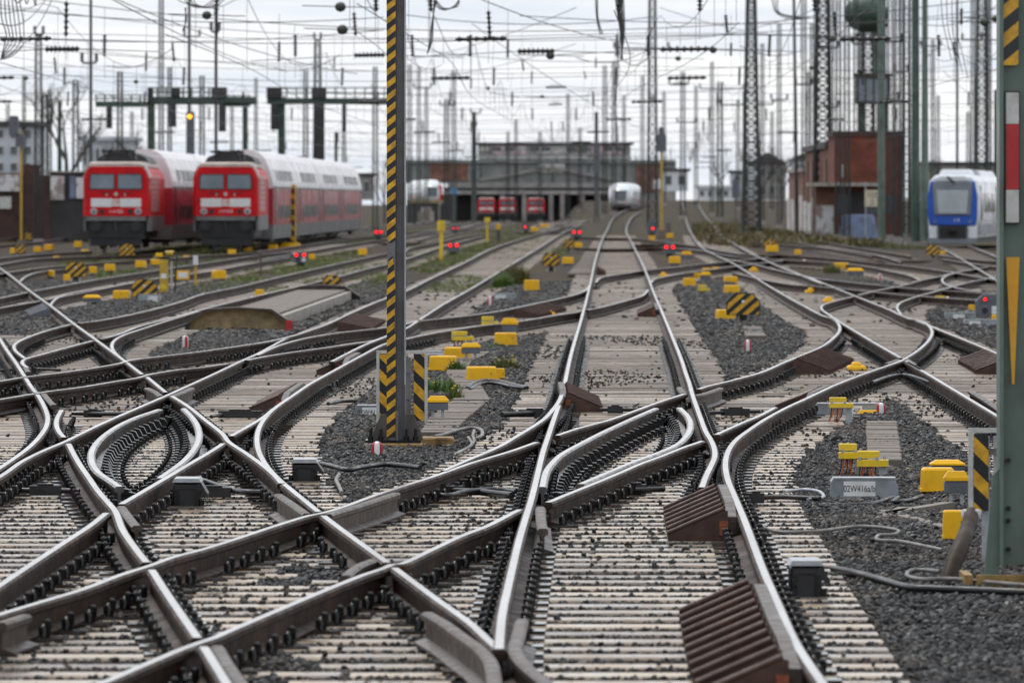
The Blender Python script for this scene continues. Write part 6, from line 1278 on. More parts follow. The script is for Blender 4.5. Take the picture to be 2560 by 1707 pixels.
def pole(x, yt, yb, w0, w1, Yv, label, m_='lattice', xt=None, arms=(), group='steel poles', cap=None):
    a, b = PT(x, yb, Yv), PT(x if xt is None else xt, yt, Yv); s = F/Yv; zb = min(a.z, gb(a.x, Yv)-0.1); e = empty('steel_pole', (a.x, Yv, zb), 0, label, 'pole', group); h_ = b.z-zb
    MB().tube([(0, 0, 0), ((b.x-a.x)*.5, 0, h_*.5), (b.x-a.x, 0, h_)], [w0/s/2, (w0+w1)/s/4, w1/s/2], M[m_], 10).build('shaft', e); MB().box((0, 0, 0.15), (w0/s*2.2, w0/s*2.2, 0.5), M['conc2']).build('footing', e)
    for zy, l0, l1 in arms:
        z_ = H-(zy-HY)*Yv/F-zb; MB().box(((l0+l1)/2/s, 0, z_), ((l1-l0)/s, 0.09, 0.10), M[m_]).build('cross_arm', e)
        for xx in (l0, l1): MB().lathe([(0.05, 0), (0.11, 0.08), (0.05, 0.14), (0.11, 0.22), (0.05, 0.28), (0.11, 0.36), (0.04, 0.42)], M['insul'], (xx/s, 0, z_+0.05), 8).build('insulator', e)
    if cap: MB().lathe([(0.06, 0), (0.13, 0.1), (0.06, 0.2), (0.13, 0.3), (0.06, 0.4)], M['insul'], (b.x-a.x, 0, h_), 8).build('insulator', e)
    return e
LM = lattice_mast; PL = pole
LM(96, 86, 430, 19, 13, 340, 'dark lattice mast left of the red locomotives, topped by insulators', 'latticedark', arms=((88, -9, 12),))
PL(227, -60, 402, 10, 7, 300, 'tall pale tapered pole rising behind the left locomotive', 'lattice', arms=((158, -22, 14),))
LM(403, -60, 392, 11, 9, 432, 'slim lattice mast left of the orange lit signal', 'latticedark')
PL(473, -60, 392, 10, 7, 426, 'tall dark pole directly above the orange lit signal', 'latticedark', arms=((92, -12, 26),))
PL(540, 38, 392, 9, 8, 310, 'dark pole with twin insulators above the right locomotive', 'latticedark', arms=((80, -12, 8),), cap=True)
LM(794, 104, 402, 22, 13, 432, 'lattice mast carrying the right signal gantry', 'latticedark', arms=((100, -8, 8),))
LM(300, 180, 392, 13, 11, 360, 'lattice mast between the tall pale pole and the gantry leg', 'latticedark')
LM(704, 240, 395, 15, 13, 436, 'lattice leg at the left end of the right gantry', 'lattice')
PL(149, 252, 432, 12, 10, 380, 'green pipe mast standing behind the graffiti wall', 'greendark')
LM(189, 202, 422, 15, 12, 400, 'blurred greenish mast among bare branches at left', 'lattice')
LM(112, 236, 432, 12, 10, 420, 'second dark mast just right of the left lattice mast', 'latticedark'); LM(124, 225, 432, 9, 7, 440, 'thin mast beside the left lattice mast', 'lattice')
LM(764, 178, 395, 12, 9, 420, 'thin mast behind the right gantry, left of its lattice mast', 'lattice'); LM(938, 168, 395, 13, 9, 430, 'mast right behind the striped mast strip', 'lattice'); LM(860, 262, 400, 9, 7, 480, 'thin distant mast between the gantry mast and striped mast', 'lattice'); PL(840, 330, 420, 9, 8, 470, 'dark signal pole left of the striped mast', 'latticedark')
LM(424, 170, 392, 10, 8, 420, 'thin lattice mast behind the left gantry platform', 'lattice'); LM(505, 190, 392, 12, 10, 400, 'lattice mast behind the orange lit signal', 'lattice')
LM(1631, -60, 556, 24, 14, 470, 'tall lattice mast beside the main track with a signal at its side', 'latticedark', arms=((122, -95, 40), (246, -8, 8)))
PL(1185, 280, 556, 15, 11, 640, 'grey green tubular mast with short cross arms left of the bridge hall', 'lattice', arms=((284, -8, 16), (316, -6, 6)))
PL(1491, 280, 545, 11, 9, 600, 'dark pole with long black signal in front of the bridge', 'latticedark')
LM(1116, 250, 505, 13, 9, 640, 'lattice mast in front of the bridge end, left group', 'latticedark', arms=((264, -16, 20),)); LM(1135, 178, 500, 10, 8, 560, 'thin lattice mast with insulator top left of the bridge', 'lattice', arms=((198, -5, 5),)); LM(1024, 162, 470, 11, 8, 560, 'lattice mast just right of the striped mast', 'lattice'); LM(1047, 168, 470, 9, 7, 600, 'second lattice mast right of the striped mast', 'lattice', arms=((220, -12, 30),)); LM(1066, 218, 480, 9, 7, 640, 'third lattice mast right of the striped mast', 'lattice')
LM(1512, 165, 440, 10, 8, 640, 'lattice mast above the right end of the bridge hall', 'latticedark'); LM(1535, 156, 420, 10, 8, 680, 'thin mast beside the hanging black cables', 'latticedark'); LM(1606, 190, 440, 9, 7, 700, 'thin mast left of the tall lattice mast', 'latticedark'); LM(1707, 180, 478, 12, 9, 620, 'mast with cross arms right of the tall lattice mast', 'latticedark', arms=((212, -34, 14), (306, -14, 34))); LM(1780, 155, 430, 9, 7, 660, 'thin mast left of the tapering lattice tower', 'lattice'); LM(1800, 205, 440, 14, 11, 600, 'mast with wide cross arm before the tapering tower', 'latticedark', arms=((222, -50, 60), (262, 0, 60)))
LM(1878, -60, 440, 44, 16, 420, 'tapering lattice tower left of the brick building', 'lattice', seg=34); LM(1862, 228, 440, 9, 8, 520, 'thin dark mast inside the outline of the tapering tower', 'latticedark')
PL(1993, -60, 372, 10, 7, 400, 'slightly leaning dark pole left of the brick building', 'latticedark', xt=1984)
LM(2057, -60, 350, 42, 26, 420, 'broad lattice tower rising behind the brick building wing', 'latticedark', seg=30)
LM(2096, -60, 570, 14, 10, 380, 'dark lattice mast in front of the brick gable, left', 'latticedark'); LM(2117, -60, 590, 15, 11, 365, 'dark lattice mast before the canopy of the brick building', 'latticedark'); LM(2140, -60, 350, 12, 10, 430, 'slim mast behind the brick gable, left', 'lattice'); LM(2170, -60, 345, 30, 24, 440, 'wide lattice mast behind the brick gable', 'latticedark', seg=36)
PL(2203, -60, 600, 20, 17, 350, 'stout pale green post in front of the brick building', 'green'); LM(2244, -60, 600, 14, 11, 360, 'dark lattice mast at the right corner of the brick building', 'latticedark'); LM(2266, -60, 590, 20, 14, 355, 'lattice mast with cross bars left of the stout dark green post', 'latticedark'); PL(2289, -60, 610, 24, 18, 335, 'stout dark green post left of the blue train', 'greendark'); PL(2312, -60, 560, 22, 14, 345, 'pale green post left of the blue train', 'green')
LM(2454, -60, 445, 28, 20, 420, 'lattice mast behind the blue train', 'lattice', seg=40); PL(2393, -60, 430, 7, 6, 400, 'thin dark pole above the roof of the blue train', 'latticedark'); LM(2474, -60, 445, 8, 6, 430, 'slim mast beside the lattice mast behind the blue train', 'latticedark'); PL(2490, 225, 445, 12, 10, 420, 'green grey post behind the blue train', 'lattice')
for i, (x, yt, Yv) in enumerate(((640, 196, 700), (985, 230, 760), (1290, 300, 900), (1420, 235, 820), (1560, 240, 860), (1660, 230, 840), (1740, 215, 780), (1845, 250, 760), (1930, 280, 700), (2020, 180, 600), (2345, 240, 700), (2420, 280, 760), (2520, 250, 700), (580, 260, 800), (330, 280, 800), (60, 190, 520), (20, 260, 700), (1270, 330, 1000), (1350, 330, 1000), (1450, 320, 950))):
    LM(x, yt, 480, 9, 6, Yv, 'faint distant mast on the skyline '+between(x), 'latticedark', group='faint distant masts')
for i, (x, yt, yb, w0, w1, Yv, m_, arms) in enumerate(((2010, -60, 380, 12, 9, 470, 'latticedark', ((212, -20, 20),)), (2030, 60, 380, 10, 8, 500, 'lattice', ()), (2078, -60, 360, 12, 9, 450, 'latticedark', ((120, -30, 18), (268, -18, 18))), (2155, -60, 345, 13, 10, 460, 'latticedark', ((110, -24, 30),)), (2188, -60, 345, 12, 10, 470, 'latticedark', ()), (2226, -60, 470, 15, 12, 380, 'latticedark', ((105, -40, 30), (250, -20, 20))), (2256, -60, 560, 12, 10, 400, 'lattice', ((180, -18, 14),)), (2277, -60, 560, 12, 9, 390, 'latticedark', ()), (2332, 100, 430, 9, 7, 520, 'lattice', ((116, -30, 20),)), (2432, -60, 430, 9, 8, 480, 'latticedark', ((100, -26, 22),)), (1948, 60, 400, 10, 8, 520, 'lattice', ((250, -20, 20),)), (1906, 110, 430, 9, 7, 560, 'latticedark', ((262, -14, 26),)))):
    LM(x, yt, yb, w0, w1, Yv, 'dark mast in the right cluster, '+between(x), m_, arms=arms, group='crowded masts on the right')
# cabin tower behind the brick building
e = empty('cabin_tower', PT(2182, 345, 432)*1.0, 0, 'green steel tower with glazed cabin and bulging top behind the brick building', 'tower'); e.location.z = gb(e.location.x, 432)-0.1; zc = lambda y: H-(y-HY)*432/F-e.location.z
for sx in (-1, 1): MB().box((sx*0.75, 0, zc(262)/2), (0.5, 0.6, zc(262)), M['greendark']).build('leg', e)
MB().box((0, 0, zc(226)), (2.3, 2.2, 1.9), M['lattice']).build('cabin', e)
for j in range(4): MB().box((-0.83+j*0.55, -1.12, zc(226)), (0.42, 0.06, 1.5), M['glassl']).build('cabin_window', e)
MB().box((0, 0, zc(188)), (2.6, 2.5, 0.18), M['rust']).build('cabin_roof', e); MB().box((0.5, 0.3, (zc(188)+zc(-40))/2), (0.8, 0.7, zc(-40)-zc(188)), M['greendark']).build('upper_column', e)
MB().lathe([(0.3, -1.2), (1.0, -0.9), (1.5, -0.2), (1.5, 0.4), (0.9, 1.1), (0.3, 1.3)], M['greendark'], (-0.45, 0, zc(38)), 14).build('drum', e); MB().box((-0.2, 0, zc(64)), (2.3, 1.6, 0.25), M['soffit']).build('platform', e)
# signal gantries
def gantry(Yv, beams, legs, rails, boxes, label):
    e = empty('signal_gantry', (0, 0, 0), 0, label, 'gantry'); s = F/Yv
    for x0, x1, yt, yb in beams: a, b = PT(x0, yt, Yv), PT(x1, yb, Yv); MB().box(((a.x+b.x)/2, Yv, (a.z+b.z)/2), (b.x-a.x, 1.2, a.z-b.z), M['greendark']).build('beam', e)
    for x, w_, yt, yb in legs: a, b = PT(x-w_/2, yt, Yv), PT(x+w_/2, yb, Yv); z0 = gb(a.x, Yv)-0.1; MB().box(((a.x+b.x)/2, Yv, (a.z+z0)/2), (b.x-a.x, 0.5, a.z-z0-0.004), M['greendark']).build('leg', e)
    for x0, x1, yt, yb, n_ in rails:
        a, b = PT(x0, yt, Yv), PT(x1, yb, Yv)
        for yy in (-0.55, 0.55):
            for zz in (a.z, (a.z+b.z)/2): MB().bar((a.x, Yv+yy, zz), (b.x, Yv+yy, zz), 0.06, M['greendark']).build('handrail', e)
            for j in range(n_+1): x_ = a.x+(b.x-a.x)*j/n_; MB().bar((x_, Yv+yy, b.z), (x_, Yv+yy, a.z), 0.055, M['greendark']).build('railing_post', e)
    for x0, x1, yt, yb in boxes: a, b = PT(x0, yt, Yv), PT(x1, yb, Yv); MB().box(((a.x+b.x)/2, Yv-0.75, (a.z+b.z)/2), (b.x-a.x, 0.4, a.z-b.z), M['soffit']).build('hanging_signal', e)
gantry(422, [(240, 378, 254, 268), (370, 640, 243, 262), (560, 625, 258, 267)], [(378, 18, 262, 390), (613, 13, 268, 390)], [(240, 372, 238, 254, 6), (371, 566, 220, 243, 9), (566, 625, 240, 258, 3)], [(424, 442, 262, 318), (268, 282, 268, 322), (548, 566, 262, 330), (372, 385, 220, 243), (428, 452, 222, 243), (530, 566, 219, 243)], 'left dark green signal gantry with railed platform above the red locomotives')
gantry(428, [(668, 985, 246, 261)], [(704, 14, 261, 395), (794, 16, 261, 395)], [(668, 985, 220, 246, 13)], [(678, 698, 261, 325), (788, 812, 261, 400), (668, 706, 219, 246), (780, 815, 222, 246), (858, 866, 262, 330)], 'right dark green signal gantry reaching behind the striped mast')
# tall signals
def tall_signal(x, yg, parts, lamp, label, polec='yellowdirty', pw=6, Yv=300, ytop=300):
    s = F/Yv; p = PT(x, yg, Yv); zb = gb(p.x, Yv)-0.05; e = empty('main_signal', (p.x, Yv, zb), 0, label, 'signal'); zt = lambda y: H-(y-HY)*Yv/F-zb
    MB().box((0, 0, zt(ytop)/2), (pw/s, pw/s, zt(ytop)), M[polec]).build('post', e); MB().box((0, 0, 0.3), (20/s, 0.3, 0.7), M['wood']).build('foot_cabinet', e)
    for x0, x1, y0, y1 in parts: MB().prism([((x0-x)/s, zt(y1)), ((x1-x)/s, zt(y1)), ((x1-x)/s, zt(y0)-0.1), ((x1-x)/s-0.08, zt(y0)), ((x0-x)/s+0.08, zt(y0)), ((x0-x)/s, zt(y0)-0.1)], -0.35, -0.12, M['slate']).build('signal_head', e)
    if lamp: MB().lathe([(0.15, 0), (0.13, 0.06), (0.05, 0.09)], YELL, ((lamp[0]-x)/s, -0.36, zt(lamp[1])), 14, mtx=Matrix.Rotation(R(90), 4, 'X')).build('amber_lamp', e)
tall_signal(476, 600, [(466, 487, 279, 388)], (475, 292), 'tall signal showing one orange light above the red trains', 'slate', 6, 420, 300)
tall_signal(53, 548, [(24, 48, 290, 340), (40, 63, 336, 368)], None, 'signal with two black heads on a yellow post at the left', 'yellowdirty', 6, 300, 330)
tall_signal(1654, 570, [(1642, 1666, 336, 380), (1646, 1660, 318, 336)], None, 'signal with black head on a thin yellow post beside the tall lattice mast', 'yellowdirty', 6, 400, 350)
tall_signal(1491, 545, [(1484, 1499, 358, 438)], None, 'long black signal on a dark pole before the bridge', 'slate', 5, 590, 330)
tall_signal(1838, 510, [(1830, 1846, 448, 495)], None, 'small black signal on the right before the distant houses', 'slate', 4, 560, 470)
# striped column right of the right locomotive
sY = F*(H-GZ)/(621-HY); p = gp(727, 621); e = empty('striped_column', (p.x, p.y, GZ-0.05), 0, 'yellow column with black slanting stripes right of the right locomotive', 'column'); MB().box((0, 0, 1.6), (0.44, 0.4, 3.25), stripes_mat('column_stripes', (0.80, 0.46, 0.012), BLK, (0.6, 0.0, 0.8), 0.42, 0.42, 0.45)).build('shaft', e); MB().box((0, 0, 0.18), (1.3, 0.9, 0.32), M['yellow'], taper=0.6).build('foot', e); MB().box((0.225, 0, 1.6), (0.05, 0.42, 3.2), M['yellow']).build('edge_plate', e)
post_thing(1103, 552, 652, 0.24, (('stem', 0, 0.98, 0.62, 'yellow2'), ('head', 0.74, 1, 1.3, 'yellow2')), 'marker_post', 'pale yellow post in the weeds right of the striped mast, nearer one')
post_thing(1218, 544, 606, 0.26, (('stem', 0, 0.98, 0.5, 'yellow2'), ('head', 0.8, 1, 1.3, 'yellow2')), 'marker_post', 'pale yellow post farther right of the striped mast')
post_thing(1246, 560, 604, 0.24, (('stem', 0, 0.7, 0.8, 'mastbrown'), ('head', 0.7, 1, 1, 'yellow')), 'marker_post', 'brown post with yellow top left of centre')
post_thing(1671, 555, 590, 0.36, (('cabinet', 0, 1, 1.0, 'wood'),), 'cabinet', 'brown cabinet at the foot of the thin yellow signal post', 'cabinet')
post_thing(2176, 552, 596, 0.55, (('trunk', 0, 1, 0.9, 'offwhite'),), 'boundary_stone', 'pale painted post in the scrub before the brick building', 'post')
post_thing(100, 540, 570, 0.3, (('plate', 0.1, 1, 1.0, 'white'), ('stem', 0, 0.1, 0.3, 'slate')), 'small_sign', 'small white sign left of the left locomotive', 'sign')
post_thing(36, 415, 545, 0.2, (('stem', 0, 0.8, 0.5, 'galv'), ('plate', 0.8, 1, 1.6, 'white')), 'small_sign', 'white plate on grey post in front of the graffiti letters', 'sign')
for x, yt, yb, Yv, c_, lab in ((1135, 470, 486, 800, (0.12, 0.35, 0.7), 'small blue sign hanging under the left bridge end'), (1645, 448, 472, 560, (0.75, 0.76, 0.76), 'white square sign on the tall lattice mast'), (1886, 418, 448, 560, (0.7, 0.72, 0.74), 'white number plate on a mast right of the main line')):
    a = PT(x, (yt+yb)/2, Yv); s = F/Yv; sg = empty('plate_sign', a, 0, lab, 'sign'); MB().box((0, -0.4, 0), ((yb-yt)/s, 0.05, (yb-yt)/s), mat('sign_'+str(x), c_, c_, 0.5)).build('plate', sg); MB().box((0, -0.2, -(a.z-gb(a.x, Yv))/2), (0.08, 0.08, a.z-gb(a.x, Yv)), M['galv']).build('post', sg)

# ================================================================ overhead line
def polyline(b_, pts, r_, m_=None): b_.tube(pts, r_, m_ or M['wire'], 4, cap=False)
def catenary(xf, y0, y1, label, zc_=5.6, zm=7.0, span_=62, ph=0.0):
    e = empty('catenary', (0, 0, 0), 0, label, 'overhead wire', 'catenary wires along the tracks')
    ysv = np.arange(y0, y1, 6.2); cw = MB(); mw = MB(); dr_ = MB(); zmz = lambda Yv: zm-1.15+1.15*((2*(((Yv-ph) % span_)/span_)-1)**2)
    polyline(cw, [(xf(Yv)+0.25*math.sin(Yv/span_*math.pi), Yv, zc_+ramp(Yv)*0.8) for Yv in ysv], 0.0105); polyline(mw, [(xf(Yv), Yv, zmz(Yv)+ramp(Yv)*0.8) for Yv in ysv], 0.0105)
    for k, Yv in enumerate(ysv):
        if k % 2 == 0: dr_.bar((xf(Yv), Yv, zc_+ramp(Yv)*.8), (xf(Yv), Yv, zmz(Yv)+ramp(Yv)*.8), 0.010, M['wire'])
    cw.build('contact_wire', e); mw.build('carrier_wire', e); dr_.build('droppers', e)
def xline(k, lo=60, hi=560):
    p_ = LINE[k]; o_ = np.argsort(p_[:, 1]); yy, xx = p_[o_, 1], p_[o_, 0]
    m0 = (xx[-1]-xx[-6])/(yy[-1]-yy[-6]) if len(yy) > 6 else 0
    return lambda Yv: float(np.interp(Yv, yy, xx)+0.75+(m0*(Yv-yy[-1]) if Yv > yy[-1] else 0))
cats = [(xline('m_left_far'), 'main track'), (xline('k_left'), 'weedy track left of the main track'), (xline('p_left'), 'right hand climbing track'), (lambda Yv: -12.6+(max(Yv-300, 0)/110)**2*1.4, 'right red train'), (lambda Yv: -17.2+(max(Yv-300, 0)/110)**2*1.4, 'left red train'), (lambda Yv: 21.4, 'blue railcar'), (lambda Yv: -7.5+Yv*0.004, 'track right of the red trains'), (lambda Yv: -3.5+Yv*0.002, 'track behind the striped mast'), (lambda Yv: 12.0+0.006*Yv, 'track below the brick building'), (lambda Yv: -22+0.004*Yv, 'far left track'), (lambda Yv: 26.5, 'track right of the blue railcar'), (lambda Yv: 5.0-0.004*Yv, 'track under the bridge')]
for i, (fx_, nm) in enumerate(cats): catenary(fx_, 112 if i < 3 else 128, 820, 'overhead contact line above the '+nm, 5.5+0.12*(i % 3), 7.1+0.2*(i % 4), 62, i*17)
def sausage(b_, p, q, n_=7, r0=0.035, r1=0.085):
    """rod insulator with sheds from p to q"""
    p, q = Vector(p), Vector(q); d = q-p; A = d.to_track_quat('Z', 'Y').to_matrix().to_4x4(); ln = d.length; prof = [(r0, 0)]
    for j in range(n_): prof += [(r0, ln*(j+0.2)/n_), (r1, ln*(j+0.45)/n_), (r0, ln*(j+0.7)/n_)]
    b_.lathe(prof+[(r0, ln)], M['insul'], p, 7, True, A); return b_
def cross_span(Yv, x0, x1, z1, sag, label, low=(7.3, 5.9), hang=()):
    e = empty('cross_span', (0, 0, 0), 0, label, 'cross span', 'cross spans carrying the overhead line'); ln = x1-x0
    zt = lambda X: z1-sag*4*((X-x0)/ln)*(1-(X-x0)/ln); w_ = MB()
    polyline(w_, [(X, Yv, zt(X)) for X in np.linspace(x0, x1, 24)], 0.013)
    for z_ in low: polyline(w_, [(X, Yv, z_+0.1*math.sin(X*0.3)) for X in np.linspace(x0, x1, 16)], 0.009)
    w_.build('span_wires', e); hb = MB(); ib = MB()
    for X in hang:
        hb.bar((X, Yv, zt(X)), (X+random.uniform(-.1, .1), Yv, low[0]+0.1), 0.012, M['wire'])
        ib2 = MB(); sausage(ib2, (X, Yv, low[0]+0.05), (X+random.uniform(-.04, .04), Yv, low[0]-0.62)); ib2.build('insulator', e)
        hb.bar((X, Yv, low[0]-0.6), (X, Yv, low[1]), 0.012, M['wire'])
    if hang: hb.build('hangers', e)
    for X in hang[::3]:
        ib3 = MB(); sausage(ib3, (X+0.6, Yv, low[1]), (X+1.8, Yv, low[1]+0.02), 6, 0.04, 0.075); ib3.build('insulator', e)
    return e
XS = [fx_ for fx_, _ in cats]
for Yv, sg in ((150, 1.6), (198, 2.0), (246, 2.2), (300, 2.4), (356, 2.6), (418, 2.8), (486, 3.0), (560, 3.0), (640, 3.0), (740, 3.0)):
    hs = sorted(fx_(Yv) for fx_ in XS); hw = min(30, 0.085*Yv+4)
    cross_span(Yv, -hw, hw, 10.5 if Yv > 200 else 9.4, sg, 'cross span of wires over the yard, %s' % {150: 'nearest of all', 198: 'second nearest', 246: 'third nearest', 300: 'just behind the red locomotive fronts', 356: 'over the red coaches', 418: 'behind the red coaches', 486: 'in the middle distance', 560: 'before the climbing curve', 640: 'halfway to the bridge', 740: 'closest to the bridge'}[Yv], (7.2+0.05*random.random(), 5.95), [h_ for h_ in hs if abs(h_) < hw])
# single wires seen sweeping across the sky, drawn between two places
SW = [((270, -10), (2100/2.351, 185), 150, 210), ((620/2.351, -10), (720, 180), 120, 260), ((1180, -10), (1640, 112), 130, 240), ((1180, 60), (1620, 330), 170, 300), ((0, 60), (120, -10), 120, 140), ((0, 150), (130, 0), 118, 150), ((268, 165), (430, 122), 190, 190), ((684, 170), (850, 137), 200, 200), ((1015, 142), (1105, 162), 200, 210), ((1440, 145), (1620, 125), 190, 190), ((1560, 152), (1630, 130), 190, 190), ((1225, 232), (1530, 228), 260, 260), ((1850, 115), (2010, 124), 200, 200), ((2360, 180), (2490, 255), 210, 260), ((2300, 118), (2390, 145), 200, 220), ((2410, 148), (2500, 122), 200, 190), ((1300, 40), (2500, 38), 180, 200), ((-10, 20), (960, 44), 170, 180), ((-10, 92), (960, 76), 200, 190), ((1015, 38), (1640, 42), 180, 190), ((-10, 110), (960, 160), 230, 260), ((1015, 120), (1620, 150), 230, 260), ((1650, 20), (2000, 90), 220, 300), ((1660, 100), (2050, 20), 240, 200), ((2300, 60), (2500, 10), 180, 170), ((1020, 200), (1440, 110), 330, 240), ((1015, 150), (1440, 20), 330, 190)]
WL = {}
for i, (a, b, ya, yb) in enumerate(sorted(SW, key=lambda q_: q_[0][1]+q_[1][1])):
    p, q = PT(*a, ya), PT(*b, yb); n_ = 14; w_ = MB()
    pts = [p.lerp(q, t_/n_)-Vector((0, 0, 0.25*4*(t_/n_)*(1-t_/n_))) for t_ in range(n_+1)]; polyline(w_, pts, 0.012)
    nr = lambda x_: min(REFS, key=lambda r_: abs(r_[0]-x_))[1]
    lab = '%s sky wire %s from %s towards %s' % ('steep' if abs(a[1]-b[1]) > 120 else 'slanting' if abs(a[1]-b[1]) > 24 else 'level', 'rising' if b[1] < a[1]-10 else 'falling' if b[1] > a[1]+10 else 'stretching', nr(a[0]), nr(b[0]))
    WL[lab] = WL.get(lab, 0)+1; tag(w_.build('sky_wire'), ('', 'lower ', 'lowest ')[WL[lab]-1]+lab, 'wire', 'single wires against the sky')
# wires with clamps, loops and hanging bundles
LOOPN = {}
def loop(pts, Yv, label, r_=0.011):
    LOOPN[label] = LOOPN.get(label, 0)+1; label += ', '+['first', 'second', 'third', 'fourth', 'fifth', 'sixth', 'seventh', 'eighth', 'ninth'][LOOPN[label]-1]+' strand from the left'
    w_ = MB(); polyline(w_, [PT(x, y, Yv) for x, y in [tuple(p) for p in catmull(pts, 8)]], r_); tag(w_.build('hanging_cable'), label, 'cable', 'cables hanging from the sky wires')
for k in range(6):
    loop([(2+k*9, -8), (4+k*11, 45+k*4), (16+k*8, 90+k*5), (10+k*3, 118+k*5), (2, 150)], 122+k*3, 'thin cables drooping at the upper left corner')
for k in range(3): loop([(30+k*30, -8), (45+k*22, 8+k*4), (62+k*10, -8)], 122+k*3, 'thin cables drooping at the upper left corner')
for k in range(4): loop([(458+k*9, -8), (470+k*6, 10), (500+k*12, 20-k), (545+k*8, -8)], 140+k*2, 'cable loop above the orange lit signal'); loop([(462+k, 20), (466-k, 50), (456+k*2, 78)], 140+k*2, 'cable loop above the orange lit signal')
for k in range(3): loop([(1085+k*2, 0), (1095+k*6, 20), (1112+k*3, 26-k*2), (1135+k*5, 16), (1148, 0)], 135+k*2, 'cable loop right of the striped mast at the top')
for k in range(3): loop([(1085+k*3, 2), (1083-k*2, 60), (1080-k*3, 105), (1068, 136)], 135+k*2, 'cable strand hanging right of the striped mast')
for k in range(5): loop([(1538+k*5, -8), (1545+k*4, 40+k*5), (1552+k*2, 90), (1556-k, 150)], 150+k*3, 'black cable bundle hanging above the distant express train', 0.018)
for k in range(3): loop([(1488+k*3, -8), (1492+k*2, 50), (1500+k*4, 88)], 160+k*3, 'thin strands left of the hanging black bundle')
for k in range(4): loop([(1928+k*6, -8), (1938+k*3, 30), (1955+k*12, 42), (1985+k*15, 48-k*2), (2040, 40)], 170+k*3, 'cable loop left of the broad lattice tower')
for k in range(4): loop([(2352+k*14, -8), (2358+k*12, 60+k*10), (2372+k*10, 120), (2378+k*14, 150+k*16)], 175+k*3, 'thin cables drooping above the blue train')
# drop insulators in the sky
for i, (x, y0, y1, Yv, lab) in enumerate(((166, 5, 92, 150, 'upper left'), (136, 145, 185, 230, 'left'), (698, 105, 155, 190, 'above the right gantry'), (885, 32, 90, 170, 'left of the striped mast'), (366, 132, 178, 240, 'above the left gantry'), (431, 108, 155, 220, 'left of the dark pole'), (836, 146, 172, 300, 'low left of the striped mast'), (1221, 28, 100, 150, 'right of the striped mast'), (1270, 98, 145, 210, 'middle sky'), (1305, 150, 178, 280, 'middle sky lower'), (1330, 178, 210, 330, 'centre'), (1814, 38, 82, 170, 'left of the tapering tower'), (1828, 108, 140, 220, 'beside the tapering tower'), (2384, 105, 140, 200, 'above the blue train'), (2404, 22, 62, 170, 'upper right'), (2085, 30, 90, 200, 'between the right towers'), (1490, 145, 170, 300, 'left of the hanging bundle'), (1460, 178, 198, 340, 'low left of the bundle'), (1178, 196, 222, 300, 'low right of the striped mast'))):
    b_ = MB(); sausage(b_, PT(x, y0, Yv), PT(x+(4 if i % 2 else -1), y1, Yv), 6, 0.03, 0.07); b_.bar(PT(x, y0-70, Yv), PT(x, y0, Yv), 0.012, M['wire']); b_.bar(PT(x, y1, Yv), PT(x, y1+60, Yv), 0.010, M['wire'])
    tag(b_.build('drop_insulator'), 'dark rod insulator hanging in the sky, '+lab, 'insulator', 'hanging rod insulators')
for i, (x0, x1, y, Yv, lab) in enumerate(((113, 198, 124, 165, 'at upper left'), (886, 962, 139, 190, 'left of the striped mast'), (1294, 1386, 129, 175, 'with a green ball, right of the striped mast'), (1650, 1790, 124, 180, 'right of the tall lattice mast'), (1365, 1415, 219, 330, 'low in the centre'), (1372, 1405, 262, 420, 'lower centre'), (1680, 1716, 211, 340, 'right of the tall mast, lower'))):
    b_ = MB(); sausage(b_, PT(x0, y, Yv), PT(x1, y-1, Yv), 8, 0.05, 0.10); b_.bar(PT(x0-260, y+14, Yv), PT(x0, y, Yv), 0.02, M['wire']); b_.bar(PT(x1, y-1, Yv), PT(x1+200, y+6, Yv), 0.02, M['wire'])
    for j in range(4): b_.bar(PT(x0+(x1-x0)*(0.3+0.13*j), y, Yv), PT(x0+(x1-x0)*(0.3+0.13*j), y-9, Yv), 0.03, M['insul'])
    tag(b_.build('bar_insulator'), 'horizontal ribbed insulator '+lab, 'insulator', 'horizontal insulators')
for i, (x, y, r_, Yv, lab) in enumerate(((517, 39, 12, 150, 'above the dark pole'), (851, 18, 14, 150, 'upper of two left of the striped mast'), (856, 75, 14, 150, 'lower of two left of the striped mast'), (1376, 140, 11, 175, 'at the horizontal insulator'), (1695, 147, 7, 220, 'right of the tall lattice mast'), (1783, 126, 9, 180, 'at the right horizontal insulator'), (2462, 57, 12, 160, 'upper right, larger of two'), (2488, 48, 9, 160, 'upper right, smaller of two'), (65, 196, 6, 240, 'at the left edge'), (340, 205, 6, 260, 'left of the gantry'), (2028, 170, 6, 260, 'by the broad tower'), (2083, 98, 8, 220, 'between the right towers'), (2146, 88, 8, 220, 'beneath the tower drum'), (2150, 178, 8, 220, 'above the cabin'), (1355, 242, 5, 300, 'low centre'), (1220, 221, 5, 300, 'low centre left'))):
    s = F/Yv; p = PT(x, y, Yv); e = empty('wire_ball', p, 0, 'round dark green weight on a wire, '+lab, 'weight', 'round weights on the wires'); MB().lathe([(r_/s*math.sin(a), -r_/s*0.9*math.cos(a)) for a in np.linspace(0.12, math.pi-0.12, 9)], M['ball'], n=14).build('ball', e); MB().lathe([(r_/s*1.04, -0.015), (r_/s*1.04, 0.015)], M['insul'], n=14).build('band', e); MB().bar((-0.9, 0, 0.03), (0.9, 0, -0.02), 0.02, M['wire']).build('wire', e)

